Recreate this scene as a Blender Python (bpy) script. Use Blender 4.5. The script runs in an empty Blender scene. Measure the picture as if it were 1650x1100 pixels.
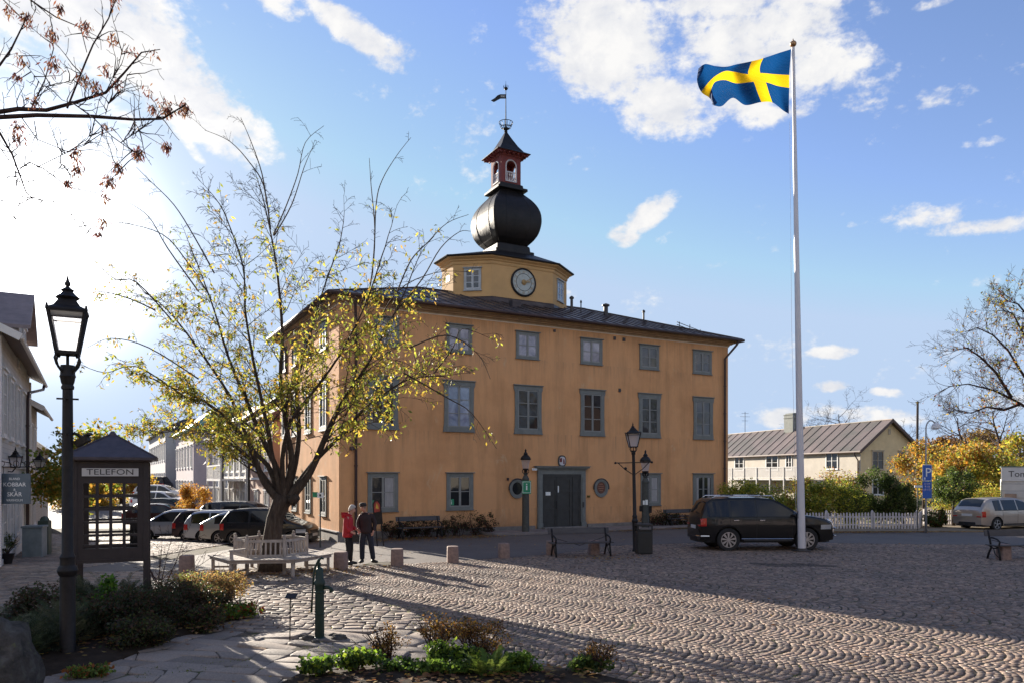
import bpy, bmesh, math, random
import numpy as np
from mathutils import Vector, Matrix, noise as mnoise
random.seed(7); RNG = np.random.default_rng(11)
C = bpy.context.scene
R = math.radians
# ------------------------------------------------------------------ camera
F, HZ, EYE = 1225.0, 768.0, 2.45          # focal length in photo pixels, horizon row, eye height
cam = bpy.data.cameras.new('camera'); camo = bpy.data.objects.new('camera', cam)
C.collection.objects.link(camo); C.camera = camo
camo.location = (0, 0, EYE); camo.rotation_euler = (R(90), 0, 0)
cam.sensor_width = 36; cam.lens = 36*F/1650
cam.shift_y = (HZ-550)/1650
cam.clip_start = .1; cam.clip_end = 6000
C.view_settings.view_transform = 'Standard'; C.view_settings.look = 'None'
C.view_settings.exposure = 1.5; C.view_settings.gamma = 1
C.cycles.max_bounces = 8; C.cycles.transparent_max_bounces = 12
C.cycles.use_denoising = True
# ------------------------------------------------------------------ sun
SAZ, SEL = math.atan2(-940, F), R(15.5)       # azimuth from +Y (negative = left), elevation
sdir = Vector((math.sin(SAZ)*math.cos(SEL), math.cos(SAZ)*math.cos(SEL), math.sin(SEL)))
sl = bpy.data.lights.new('sun', 'SUN'); sl.energy = 5.0; sl.angle = R(.5); sl.color = (1, .9, .76)
so = bpy.data.objects.new('sun', sl); C.collection.objects.link(so)
so.rotation_euler = (-sdir).to_track_quat('-Z', 'Y').to_euler(); so.location = (-40, 50, 60)
# ------------------------------------------------------------------ world
W = bpy.data.worlds.new('World'); C.world = W; W.use_nodes = True
nt = W.node_tree; nt.nodes.clear()
def nd(t, **k):
    n = nt.nodes.new(t)
    for a, b in k.items(): setattr(n, a, b)
    return n
def lk(a, b): nt.links.new(a, b)
def mth(op, a, b=None, c=None, clamp=False):
    n = nd('ShaderNodeMath', operation=op); n.use_clamp = clamp
    for i, v in enumerate((a, b, c)):
        if v is None: continue
        if isinstance(v, (int, float)): n.inputs[i].default_value = v
        else: lk(v, n.inputs[i])
    return n.outputs[0]
def vmth(op, a, b=None):
    n = nd('ShaderNodeVectorMath', operation=op)
    for i, v in enumerate((a, b)):
        if v is None: continue
        if isinstance(v, (tuple, Vector)): n.inputs[i].default_value = tuple(v)
        else: lk(v, n.inputs[i])
    return n
tc = nd('ShaderNodeTexCoord'); D = tc.outputs['Generated']
sky = nd('ShaderNodeTexSky', sky_type='NISHITA'); sky.sun_disc = False
sky.sun_elevation = SEL; sky.sun_rotation = SAZ % (2*math.pi)
sky.air_density = 1.0; sky.dust_density = .05; sky.ozone_density = 2.2
sep = nd('ShaderNodeSeparateXYZ'); lk(D, sep.inputs[0])
az = mth('ARCTAN2', sep.outputs[0], sep.outputs[1]); el = mth('ARCSINE', sep.outputs[2])
def azel(px, py):
    v = Vector((px-825, F, HZ-py)).normalized()
    return math.atan2(v.x, v.y), math.asin(v.z)
nz = nd('ShaderNodeTexNoise'); nz.inputs['Scale'].default_value = 6.5; nz.inputs['Detail'].default_value = 12
nz.inputs['Roughness'].default_value = .6; nz.inputs['Distortion'].default_value = .1
strv = vmth('MULTIPLY', D, (1, 1, 1.7)); lk(strv.outputs[0], nz.inputs['Vector'])
nz2 = nd('ShaderNodeTexNoise'); nz2.inputs['Scale'].default_value = 19; nz2.inputs['Detail'].default_value = 10
nz2.inputs['Roughness'].default_value = .62; nz2.inputs['Distortion'].default_value = .15
lk(vmth('MULTIPLY', D, (1, 1, 1.4)).outputs[0], nz2.inputs['Vector'])
BLOBS = [  # px, py, rx, ry (photo pixels), tilt deg (down to the right positive), strength
 (110, 30, 330, 80, 16, 1.25), (275, 105, 215, 66, 42, 1.2), (390, 205, 95, 36, 30, .9), (70, 120, 140, 45, 10, .7), (308, 238, 40, 10, 45, .6),
 (560, 45, 135, 30, 25, 1.1), (450, 5, 60, 24, 10, .9), (640, 88, 45, 22, 0, .7),
 (970, 60, 165, 95, 12, 1.3), (960, 110, 130, 60, 28, 1.2), (1060, 170, 120, 55, 10, 1.2), (1230, 55, 200, 80, -4, 1.1), (1190, 140, 120, 50, -10, .9),
 (1340, 95, 110, 50, 8, .85), (1180, -10, 260, 60, 0, 1.0), (1500, 162, 70, 22, 0, .62), (1400, 150, 60, 40, 20, .55), (1240, 190, 60, 18, 0, .6), (1580, 230, 35, 9, 0, .4),
 (1045, 345, 62, 24, -28, 1.15), (1005, 378, 32, 22, 0, 1.0), (1480, 350, 80, 26, 6, .8), (1570, 366, 110, 14, 5, .7), (1400, 362, 50, 8, 5, .5),
 (1345, 567, 42, 12, 2, 1.0), (1340, 622, 30, 11, 0, .95), (1430, 632, 32, 9, 8, .95), (1262, 672, 48, 17, 0, 1.0), (1400, 668, 110, 18, 6, .9), (1620, 648, 60, 20, 0, .6),
 (1500, 8, 40, 9, 0, .6), (150, 450, 110, 12, 4, .65), (230, 700, 130, 26, 5, .7), (620, 690, 120, 20, 0, .5),
]
mask = None
for (px, py, rx, ry, tl, st) in BLOBS:
    a0, e0 = azel(px, py); k = 1/math.hypot(F, math.hypot(px-825, HZ-py))*1.05
    rx_, ry_ = rx*k, ry*k; t = R(tl)
    da = mth('SUBTRACT', az, a0); de = mth('SUBTRACT', el, e0)
    u = mth('ADD', mth('MULTIPLY', da, math.cos(t)/rx_), mth('MULTIPLY', de, -math.sin(t)/rx_))
    v = mth('ADD', mth('MULTIPLY', da, math.sin(t)/ry_), mth('MULTIPLY', de, math.cos(t)/ry_))
    r2 = mth('ADD', mth('MULTIPLY', u, u), mth('MULTIPLY', v, v))
    b = mth('MULTIPLY', mth('SUBTRACT', 1.0, mth('MULTIPLY', r2, .85)), st)
    mask = b if mask is None else mth('SMOOTH_MAX', mask, b, .18)
# unseen cloud bank added behind the viewer to fill the shaded facade
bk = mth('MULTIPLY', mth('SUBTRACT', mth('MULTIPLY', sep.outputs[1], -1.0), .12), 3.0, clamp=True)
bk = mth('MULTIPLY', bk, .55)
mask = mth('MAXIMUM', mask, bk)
nz3 = nd('ShaderNodeTexNoise'); nz3.inputs['Scale'].default_value = 62; nz3.inputs['Detail'].default_value = 6; nz3.inputs['Roughness'].default_value = .6
lk(vmth('MULTIPLY', D, (1, 1, 1.6)).outputs[0], nz3.inputs['Vector'])
nsum = mth('ADD', mth('ADD', mth('MULTIPLY', nz.outputs['Fac'], 1.9), mth('MULTIPLY', nz2.outputs['Fac'], 1.75)), mth('MULTIPLY', mth('SUBTRACT', nz3.outputs['Fac'], .5), 1.15))
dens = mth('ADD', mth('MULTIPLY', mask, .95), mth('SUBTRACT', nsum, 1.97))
mr = nd('ShaderNodeMapRange'); mr.interpolation_type = 'SMOOTHSTEP'
mr.inputs['From Min'].default_value = .08; mr.inputs['From Max'].default_value = .74
lk(dens, mr.inputs['Value'])
# cloud colour: brilliant edges, soft lavender-grey thick parts
cr = nd('ShaderNodeValToRGB'); lk(nz2.outputs['Fac'], cr.inputs[0])
cr.color_ramp.elements[0].position = .36; cr.color_ramp.elements[0].color = (.80, .82, .88, 1)
cr.color_ramp.elements[1].position = .62; cr.color_ramp.elements[1].color = (1.02, 1.01, 1.0, 1)
CL = 3.9
ccol = vmth('SCALE', cr.outputs[0]); ccol.inputs['Scale'].default_value = CL
# the added fill bank behind the viewer is made brighter
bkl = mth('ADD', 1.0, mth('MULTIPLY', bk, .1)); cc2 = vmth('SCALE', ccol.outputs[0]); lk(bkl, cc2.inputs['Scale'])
skt = vmth('MULTIPLY', sky.outputs[0], (.92, .84, .96))
hb = mth('SUBTRACT', 1.0, mth('MULTIPLY', mth('ABSOLUTE', sep.outputs[2]), 2.6), clamp=True)
hadd = vmth('SCALE', None); hadd.inputs[0].default_value = (.9, 1.45, 2.5); lk(mth('MULTIPLY', mth('POWER', hb, 1.5), .14), hadd.inputs['Scale'])
skc = vmth('MINIMUM', vmth('ADD', skt.outputs[0], hadd.outputs[0]).outputs[0], (2.15, 2.75, 3.7))
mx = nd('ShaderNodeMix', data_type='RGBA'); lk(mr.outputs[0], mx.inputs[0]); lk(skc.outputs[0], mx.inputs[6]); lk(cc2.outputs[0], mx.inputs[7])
# aureole of thin bright haze round the sun
gd = Vector((45-825, F, HZ-385)).normalized()
dt = vmth('DOT_PRODUCT', D, gd).outputs['Value']; dt = mth('MAXIMUM', dt, 0)
g1 = mth('MULTIPLY', mth('POWER', dt, 300), 24); g2 = mth('MULTIPLY', mth('POWER', dt, 50), 1.1); g3 = mth('MULTIPLY', mth('POWER', dt, 10), .12)
gs = mth('ADD', mth('ADD', g1, g2), g3)
gl = vmth('SCALE', None); gl.inputs[0].default_value = (1.0, .97, .93); lk(gs, gl.inputs['Scale'])
add = vmth('ADD', mx.outputs[2], gl.outputs[0])
bg = nd('ShaderNodeBackground'); bg.inputs[1].default_value = .086; lk(add.outputs[0], bg.inputs[0])
wo = nd('ShaderNodeOutputWorld'); lk(bg.outputs[0], wo.inputs[0])
# ------------------------------------------------------------------ placement helpers
def ground_z(x, y):
    """the square is level; the side street on the left dips gently and rises again further off"""
    q = -((x+6.83)*.876+(y-30)*.482)
    s = min(1, max(0, (q+1.2)/2.8)); s = s*s*(3-2*s)
    d = np.interp(y, (20, 31, 35, 43, 52, 62, 120, 400), (0, .30, .55, .85, .75, .3, -1.2, -2))
    return -float(d)*s
def G(px, py, dz=0.0):                       # ground point seen at a photo pixel (level ground)
    y = F*(EYE-dz)/(py-HZ); return ((px-825)/F*y, y)
def PX(px, Y): return (px-825)/F*Y
def ZY(py, Y): return EYE+(HZ-py)/F*Y
# ------------------------------------------------------------------ mesh builder
class MB:
    def __init__(s): s.v = []; s.f = []; s.m = []; s.c = []; s.M = Matrix(); s.mi = 0; s.col = None
    def V(s, p):
        s.v.append(tuple(s.M @ Vector(p))); return len(s.v)-1
    def F(s, idx):
        s.f.append(tuple(idx)); s.m.append(s.mi); s.c.append(s.col or (1, 1, 1))
    def poly(s, pts): s.F([s.V(p) for p in pts]); return s
    def box(s, x0, x1, y0, y1, z0, z1):
        if x0 > x1: x0, x1 = x1, x0
        if y0 > y1: y0, y1 = y1, y0
        if z0 > z1: z0, z1 = z1, z0
        a = [s.V(p) for p in ((x0,y0,z0),(x1,y0,z0),(x1,y1,z0),(x0,y1,z0),(x0,y0,z1),(x1,y0,z1),(x1,y1,z1),(x0,y1,z1))]
        for q in ((0,3,2,1),(4,5,6,7),(0,1,5,4),(1,2,6,5),(2,3,7,6),(3,0,4,7)): s.F([a[i] for i in q])
        return s
    def cbox(s, c, sz): return s.box(c[0]-sz[0]/2, c[0]+sz[0]/2, c[1]-sz[1]/2, c[1]+sz[1]/2, c[2]-sz[2]/2, c[2]+sz[2]/2)
    def bar(s, a, b, w, h=None, up=(0, 0, 1)):
        a, b = Vector(a), Vector(b); d = (b-a)
        if d.length < 1e-6: return s
        d = d.normalized(); u = Vector(up)
        if abs(d.dot(u)) > .98: u = Vector((1, 0, 0))
        x = d.cross(u).normalized(); z = x.cross(d); h = h or w
        idx = []
        for p in (a, b):
            for (i, j) in ((-1,-1),(1,-1),(1,1),(-1,1)): idx.append(s.V(p+x*(i*w/2)+z*(j*h/2)))
        for q in ((0,3,2,1),(4,5,6,7),(0,1,5,4),(1,2,6,5),(2,3,7,6),(3,0,4,7)): s.F([idx[i] for i in q])
        return s
    def tube(s, pts, rad, n=8, cap=True):
        pts = [Vector(p) for p in pts]; L = len(pts)
        if isinstance(rad, (int, float)): rad = [rad]*L
        prev = None; rings = []
        for i, p in enumerate(pts):
            d = (pts[min(i+1, L-1)]-pts[max(i-1, 0)])
            if d.length < 1e-9: d = Vector((0, 0, 1))
            d.normalize()
            if prev is None:
                x = d.cross(Vector((0, 0, 1)) if abs(d.z) < .9 else Vector((1, 0, 0))).normalized()
            else:
                x = prev-d*prev.dot(d)
                x = x.normalized() if x.length > 1e-6 else d.orthogonal().normalized()
            prev = x; y = d.cross(x)
            rings.append([s.V(p+(x*math.cos(k*2*math.pi/n)+y*math.sin(k*2*math.pi/n))*rad[i]) for k in range(n)])
        for i in range(L-1):
            for k in range(n):
                s.F((rings[i][k], rings[i][(k+1)%n], rings[i+1][(k+1)%n], rings[i+1][k]))
        if cap and n > 2:
            s.F(rings[0][::-1]); s.F(rings[-1])
        return s
    def lathe(s, prof, c=(0, 0, 0), n=16, rot=0.0, cap=True):
        rings = []
        for (r, z) in prof:
            rings.append([s.V((c[0]+r*math.cos(rot+k*2*math.pi/n), c[1]+r*math.sin(rot+k*2*math.pi/n), c[2]+z)) for k in range(n)])
        for i in range(len(prof)-1):
            for k in range(n):
                s.F((rings[i][k], rings[i][(k+1)%n], rings[i+1][(k+1)%n], rings[i+1][k]))
        if cap: s.F(rings[0][::-1]); s.F(rings[-1])
        return s
    def loft(s, rings, cap=True, close=True):
        R_ = [[s.V(p) for p in r] for r in rings]; n = len(R_[0])
        for i in range(len(R_)-1):
            for k in range(n if close else n-1):
                s.F((R_[i][k], R_[i][(k+1)%n], R_[i+1][(k+1)%n], R_[i+1][k]))
        if cap: s.F(R_[0][::-1]); s.F(R_[-1])
        return s
    def prism(s, poly, y0, y1):      # polygon in local x,z extruded along local y
        a = [s.V((x, y0, z)) for x, z in poly]; b = [s.V((x, y1, z)) for x, z in poly]; n = len(poly)
        s.F(a); s.F(b[::-1])
        for i in range(n): s.F((a[i], b[i], b[(i+1)%n], a[(i+1)%n]))
        return s
    def slab(s, poly, z0, z1):       # polygon in x,y extruded along z
        a = [s.V((x, y, z0)) for x, y in poly]; b = [s.V((x, y, z1)) for x, y in poly]; n = len(poly)
        s.F(a[::-1]); s.F(b)
        for i in range(n): s.F((a[i], a[(i+1)%n], b[(i+1)%n], b[i]))
        return s
    def ball(s, c, r, n=10, m=7, sc=(1, 1, 1)):
        prof = [(max(1e-4, math.sin(math.pi*i/m)), -math.cos(math.pi*i/m)) for i in range(m+1)]
        M0 = s.M; s.M = M0 @ Matrix.Translation(c) @ Matrix.Diagonal((r*sc[0], r*sc[1], r*sc[2], 1))
        s.lathe(prof, n=n); s.M = M0; return s
    def ring(s, c, r, rad, n=20, k=6, axis='y', a0=0, a1=2*math.pi):
        pts = []
        full = abs(a1-a0-2*math.pi) < 1e-6
        for i in range(n+1):
            a = a0+(a1-a0)*i/n; p = (math.cos(a)*r, math.sin(a)*r)
            pts.append(Vector(c)+Vector({'y': (p[0], 0, p[1]), 'z': (p[0], p[1], 0), 'x': (0, p[0], p[1])}[axis]))
        return s.tube(pts, rad, k, cap=not full)
    def build(s, name, mat, parent=None, smooth=False, bevel=0, fixn=True, loc=None, edge=None):
        me = bpy.data.meshes.new(name); me.from_pydata(s.v, [], s.f)
        mats = mat if isinstance(mat, (list, tuple)) else [mat]
        for m in mats: me.materials.append(m)
        if len(mats) > 1: me.polygons.foreach_set('material_index', s.m)
        if any(c != (1, 1, 1) for c in s.c):
            at = me.attributes.new('Col', 'FLOAT_COLOR', 'FACE')
            at.data.foreach_set('color', [x for c in s.c for x in (c[0], c[1], c[2], 1)])
        if fixn and len(s.f) < 40000:
            bm = bmesh.new(); bm.from_mesh(me); bmesh.ops.recalc_face_normals(bm, faces=bm.faces); bm.to_mesh(me); bm.free()
        if smooth: me.polygons.foreach_set('use_smooth', [True]*len(me.polygons))
        me.update()
        o = bpy.data.objects.new(name, me); C.collection.objects.link(o)
        if parent: o.parent = parent
        if loc: o.location = loc
        if bevel:
            b = o.modifiers.new('bevel', 'BEVEL'); b.width = bevel; b.segments = 2; b.limit_method = 'ANGLE'; b.angle_limit = R(40)
        if smooth and edge:
            e = o.modifiers.new('split', 'EDGE_SPLIT'); e.split_angle = R(edge)
        return o
def tag(o, label=None, cat=None, group=None, kind=None):
    if label: o['label'] = label
    if cat: o['category'] = cat
    if group: o['group'] = group
    if kind: o['kind'] = kind
    return o
def thing(name, label, cat, loc=(0, 0, 0), rz=0.0, group=None):
    o = bpy.data.objects.new(name, None); C.collection.objects.link(o); o.empty_display_size = .3
    o.location = loc; o.rotation_euler = (0, 0, rz); return tag(o, label, cat, group)
def copy_tree(o, parent=None):
    c = o.copy(); C.collection.objects.link(c)
    if parent: c.parent = parent
    for ch in list(o.children): copy_tree(ch, c)
    return c
def np_mesh(name, V, FQ, mat, cols=None, parent=None, smooth=False):
    """fast mesh of quads (or equal-sized polygons) from numpy arrays"""
    me = bpy.data.meshes.new(name); nv = len(V); nf, k = FQ.shape
    me.vertices.add(nv); me.vertices.foreach_set('co', V.astype(np.float32).ravel())
    me.loops.add(nf*k); me.loops.foreach_set('vertex_index', FQ.astype(np.int32).ravel())
    me.polygons.add(nf); me.polygons.foreach_set('loop_start', np.arange(0, nf*k, k, dtype=np.int32))
    me.polygons.foreach_set('loop_total', np.full(nf, k, dtype=np.int32))
    if smooth: me.polygons.foreach_set('use_smooth', np.ones(nf, dtype=bool))
    me.update(calc_edges=True); me.validate()
    if cols is not None:
        at = me.attributes.new('Col', 'FLOAT_COLOR', 'FACE')
        c4 = np.concatenate([cols, np.ones((nf, 1))], 1); at.data.foreach_set('color', c4.astype(np.float32).ravel())
    me.materials.append(mat)
    o = bpy.data.objects.new(name, me); C.collection.objects.link(o)
    if parent: o.parent = parent
    return o
# ------------------------------------------------------------------ materials
class NT:
    def __init__(s, name):
        s.mat = bpy.data.materials.new(name); s.mat.use_nodes = True; s.t = s.mat.node_tree
        s.b = s.t.nodes['Principled BSDF']; s.out = s.t.nodes['Material Output']
    def n(s, t, **k):
        x = s.t.nodes.new(t)
        for a, b in k.items():
            if a[0].isupper() or a in ('in0',): continue
            setattr(x, a, b)
        return x
    def l(s, a, b): s.t.links.new(a, b)
    def noise(s, scale, detail=6, rough=.6, vec=None, dist=0):
        x = s.n('ShaderNodeTexNoise'); x.inputs['Scale'].default_value = scale; x.inputs['Detail'].default_value = detail
        x.inputs['Roughness'].default_value = rough; x.inputs['Distortion'].default_value = dist
        if vec is not None: s.l(vec, x.inputs['Vector'])
        return x.outputs['Fac']
    def obj(s, scale=(1, 1, 1), gen='Object'):
        t = s.n('ShaderNodeTexCoord'); m = s.n('ShaderNodeMapping'); m.inputs['Scale'].default_value = scale
        s.l(t.outputs[gen], m.inputs[0]); return m.outputs[0]
    def ramp(s, fac, stops):
        r = s.n('ShaderNodeValToRGB'); s.l(fac, r.inputs[0]); e = r.color_ramp.elements
        while len(e) < len(stops): e.new(.5)
        for i, (p, c) in enumerate(stops): e[i].position = p; e[i].color = (c[0], c[1], c[2], 1)
        return r.outputs[0]
    def mix(s, fac, a, b, blend='MIX'):
        m = s.n('ShaderNodeMix', data_type='RGBA', blend_type=blend)
        for sock, v in ((m.inputs[0], fac), (m.inputs[6], a), (m.inputs[7], b)):
            if isinstance(v, (int, float)): sock.default_value = v
            elif isinstance(v, (tuple, list)): sock.default_value = (v[0], v[1], v[2], 1)
            else: s.l(v, sock)
        return m.outputs[2]
    def math(s, op, a, b=0.0, clamp=False):
        m = s.n('ShaderNodeMath', operation=op); m.use_clamp = clamp
        for i, v in enumerate((a, b)):
            if isinstance(v, (int, float)): m.inputs[i].default_value = v
            else: s.l(v, m.inputs[i])
        return m.outputs[0]
    def bump(s, h, strength=.3, dist=.02, nrm=None):
        b = s.n('ShaderNodeBump'); b.inputs['Strength'].default_value = strength; b.inputs['Distance'].default_value = dist
        s.l(h, b.inputs['Height'])
        if nrm is not None: s.l(nrm, b.inputs['Normal'])
        return b.outputs[0]
    def base(s, c):
        if isinstance(c, (tuple, list)): s.b.inputs['Base Color'].default_value = (c[0], c[1], c[2], 1)
        else: s.l(c, s.b.inputs['Base Color'])
    def set(s, **k):
        for a, v in k.items():
            nm = {'rough': 'Roughness', 'metal': 'Metallic', 'spec': 'Specular IOR Level', 'coat': 'Coat Weight', 'trans': 'Transmission Weight', 'ior': 'IOR', 'alpha': 'Alpha', 'sheen': 'Sheen Weight'}[a]
            s.b.inputs[nm].default_value = v
        return s
MC = {}
def pmat(name, col, rough=.6, var=.18, scale=4, bump=.15, bscale=60, metal=0, spec=.5, stretch=(1, 1, 1), coat=0):
    if name in MC: return MC[name]
    m = NT(name); v = m.obj(stretch)
    n1 = m.noise(scale, 6, .6, v)
    d = tuple(max(0, c*(1-var)) for c in col); l = tuple(min(1, c*(1+var)) for c in col)
    m.base(m.ramp(n1, [(.3, d), (.7, l)]))
    if bump: m.l(m.bump(m.noise(bscale, 4, .6, v), bump, .01), m.b.inputs['Normal'])
    m.set(rough=rough, metal=metal, spec=spec, coat=coat); MC[name] = m.mat; return m.mat
def attr_mat(name, rough=.7, transl=0.0, spec=.3, var=.15, bump=0, bscale=60, gain=1.0):
    if name in MC: return MC[name]
    m = NT(name); a = m.n('ShaderNodeAttribute'); a.attribute_name = 'Col'
    col = a.outputs['Color']
    n = m.noise(bscale*.2, 5, .6, m.obj())
    k = m.ramp(n, [(.3, (1-var,)*3), (.7, (min(1, 1+var),)*3)])
    col = m.mix(1.0, col, k, 'MULTIPLY')
    m.base(col); m.set(rough=rough, spec=spec)
    if bump: m.l(m.bump(m.noise(bscale, 5, .65, m.obj()), bump, .01), m.b.inputs['Normal'])
    if transl:
        tr = m.n('ShaderNodeBsdfTranslucent'); sc = m.mix(1.0, col, (gain, gain, gain*.8), 'MULTIPLY'); m.l(sc, tr.inputs[0])
        mx = m.n('ShaderNodeMixShader'); mx.inputs[0].default_value = transl
        m.l(m.b.outputs[0], mx.inputs[1]); m.l(tr.outputs[0], mx.inputs[2]); m.l(mx.outputs[0], m.out.inputs[0])
    MC[name] = m.mat; return m.mat
def text_obj(name, s, size, mat, parent, M, ext=.003, align='CENTER', xs=1.0):
    cu = bpy.data.curves.new(name, 'FONT'); cu.body = s; cu.size = size; cu.extrude = ext; cu.align_x = align; cu.align_y = 'CENTER'; cu.resolution_u = 3
    t = bpy.data.objects.new(name, cu); C.collection.objects.link(t); bpy.context.view_layer.update()
    me = bpy.data.meshes.new_from_object(t.evaluated_get(bpy.context.evaluated_depsgraph_get()))
    bpy.data.objects.remove(t); bpy.data.curves.remove(cu)
    me.transform(M @ Matrix.Diagonal((xs, 1, 1, 1))); me.materials.clear(); me.materials.append(mat); me.name = name
    o = bpy.data.objects.new(name, me); C.collection.objects.link(o); o.parent = parent; return o
FRONT = Matrix.Rotation(R(90), 4, 'X')        # text standing up, read from -Y
def T(x, y, z): return Matrix.Translation((x, y, z))
def RZ(a): return Matrix.Rotation(a, 4, 'Z')
# shared materials
LEAF = attr_mat('leaf', .55, .5, .35, .2, gain=1.5)
NEEDLE = attr_mat('foliage', .75, .3, .2, .2, gain=1.2)
BARK = NT('bark'); _v = BARK.obj((1, 1, .22)); BARK.base(BARK.ramp(BARK.noise(14, 8, .75, _v, .5), [(.32, (.035, .026, .022)), (.55, (.085, .065, .052)), (.72, (.13, .11, .09))])); BARK.set(rough=.9, spec=.15)
BARK.l(BARK.bump(BARK.math('ADD', BARK.noise(22, 8, .75, _v, .6), BARK.math('MULTIPLY', BARK.noise(5, 4, .6, _v), .8)), 1.0, .05), BARK.b.inputs['Normal']); BARK = BARK.mat
TWIG = pmat('twig_bark', (.045, .026, .022), .8, .3, 6, 0, spec=.2)
IRON = pmat('dark_iron', (.016, .0145, .015), .55, .3, 12, .15, 90, spec=.3)
GREYIRON = pmat('grey_painted_iron', (.070, .072, .064), .6, .2, 8, .15, 60, spec=.3)
WHITE = pmat('white_paint', (.72, .71, .70), .5, .08, 4, .06)
GLASSD = NT('window_glass'); GLASSD.base((.02, .022, .025)); GLASSD.set(rough=.04, spec=.55)
_v = GLASSD.obj(); GLASSD.l(GLASSD.bump(GLASSD.noise(1.3, 2, .5, _v), .12, .05), GLASSD.b.inputs['Normal']); GLASSD = GLASSD.mat
def lampglass():
    m = NT('lamp_glass'); m.base((.85, .85, .86)); m.set(rough=.12, spec=.5)
    tr = m.n('ShaderNodeBsdfTransparent'); tr.inputs[0].default_value = (.93, .93, .95, 1)
    tl = m.n('ShaderNodeBsdfTranslucent'); tl.inputs[0].default_value = (.9, .9, .92, 1)
    a = m.n('ShaderNodeMixShader'); a.inputs[0].default_value = .35; m.l(tr.outputs[0], a.inputs[1]); m.l(tl.outputs[0], a.inputs[2])
    b = m.n('ShaderNodeMixShader'); b.inputs[0].default_value = .12; m.l(a.outputs[0], b.inputs[1]); m.l(m.b.outputs[0], b.inputs[2])
    m.l(b.outputs[0], m.out.inputs[0]); return m.mat
LGLASS = lampglass()
# ------------------------------------------------------------------ ground, street, paving
EDGE = [(-30, 19.0), (-9, 19.6), (-4.5, 20.6), (-1.7, 22), (1.5, 24.2), (3.5, 27), (8, 28.8), (15, 27.6), (40, 26)]  # where the asphalt starts
def edge_y(x): return float(np.interp(x, [e[0] for e in EDGE], [e[1] for e in EDGE]))
def fan_x(y): return float(np.interp(y, (6, 8, 9.8, 17.4, 20.6), (2.2, 1.4, .6, -4.3, -5.4)))    # fan setts lie to the right of this
def grid_sheet(name, pred, dz, mat, label_kind='structure'):
    xs = sorted(set([-900, -500, -250, -120, -80]+[round(-60+1.5*i, 3) for i in range(81)]+[80, 120, 250, 500, 900]))
    ys = sorted(set([-300, -120, -60]+[round(-30+1.5*i, 3) for i in range(101)]+[150, 200, 300, 500, 900, 1800]))
    mb = MB(); idx = {}
    def vid(i, j):
        if (i, j) not in idx: idx[(i, j)] = mb.V((xs[i], ys[j], ground_z(xs[i], ys[j])+dz))
        return idx[(i, j)]
    for i in range(len(xs)-1):
        for j in range(len(ys)-1):
            if pred((xs[i]+xs[i+1])/2, (ys[j]+ys[j+1])/2): mb.F((vid(i, j), vid(i+1, j), vid(i+1, j+1), vid(i, j+1)))
    return tag(mb.build(name, mat, smooth=True), kind=label_kind)
m = NT('earth'); v = m.obj()
m.base(m.ramp(m.noise(.35, 8, .65, v), [(.35, (.075, .062, .04)), (.6, (.06, .075, .03))])); m.set(rough=.95, spec=.1)
m.l(m.bump(m.noise(9, 6, .7, v), .5, .05), m.b.inputs['Normal']); EARTH = m.mat
m = NT('asphalt'); v = m.obj()
n1 = m.noise(.5, 7, .65, v); n2 = m.noise(60, 3, .6, v)
c = m.ramp(n1, [(.3, (.096, .076, .069)), (.55, (.13, .104, .092)), (.72, (.165, .138, .118))])
c = m.mix(.35, c, m.ramp(n2, [(.35, (.07, .065, .06)), (.65, (.24, .225, .21))]))
vo = m.n('ShaderNodeTexVoronoi'); vo.feature = 'DISTANCE_TO_EDGE'; vo.inputs['Scale'].default_value = .33
vv = m.n('ShaderNodeVectorMath', operation='ADD'); m.l(v, vv.inputs[0]); nn = m.n('ShaderNodeTexNoise'); nn.inputs['Scale'].default_value = 1.2; m.l(v, nn.inputs[0]); m.l(nn.outputs['Color'], vv.inputs[1]); m.l(vv.outputs[0], vo.inputs[0])
cr_ = m.math('LESS_THAN', vo.outputs['Distance'], .006)
c = m.mix(m.math('MULTIPLY', cr_, .5), c, (.05, .045, .04))
m.base(c); m.set(rough=.8, spec=.35)
h = m.math('ADD', m.math('MULTIPLY', m.noise(110, 3, .6, v), .7), m.math('MULTIPLY', m.noise(3, 4, .5, v), 1.2))
m.l(m.bump(h, .5, .012), m.b.inputs['Normal']); ASPH = m.mat
m = NT('joint_sand'); v = m.obj()
c = m.ramp(m.noise(1.4, 7, .7, v), [(.42, (.085, .072, .06)), (.58, (.13, .11, .088))])
c = m.mix(m.ramp(m.noise(2.2, 5, .7, v), [(.52, (0, 0, 0)), (.62, (.8, .8, .8))]), c, (.07, .085, .022))
m.base(c); m.set(rough=.95, spec=.1); m.l(m.bump(m.noise(60, 5, .7, v), .6, .01), m.b.inputs['Normal']); BED = m.mat
SETT = NT('sett_stone'); a = SETT.n('ShaderNodeAttribute'); a.attribute_name = 'Col'; v = SETT.obj()
k = SETT.ramp(SETT.noise(38, 6, .7, v), [(.3, (.62, .62, .63)), (.7, (1.28, 1.24, 1.20))]); k2 = SETT.ramp(SETT.noise(.45, 5, .6, v), [(.32, (.78, .78, .80)), (.68, (1.14, 1.10, 1.06))])
SETT.base(SETT.mix(1, SETT.mix(1, a.outputs['Color'], k, 'MULTIPLY'), k2, 'MULTIPLY')); SETT.set(rough=.72, spec=.35)
SETT.l(SETT.bump(SETT.noise(22, 6, .7, v), .8, .012), SETT.b.inputs['Normal']); SETT = SETT.mat
grid_sheet('ground', lambda x, y: True, 0, EARTH)
grid_sheet('street', lambda x, y: -62 < x < 62 and y > edge_y(x)-1.6 and y < 36+max(0, -x-10)*2.2 + (8 if x > 14 else 0) and not (x < -12.5 and y > 60+(-x-12)*6), .004, ASPH)
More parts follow.
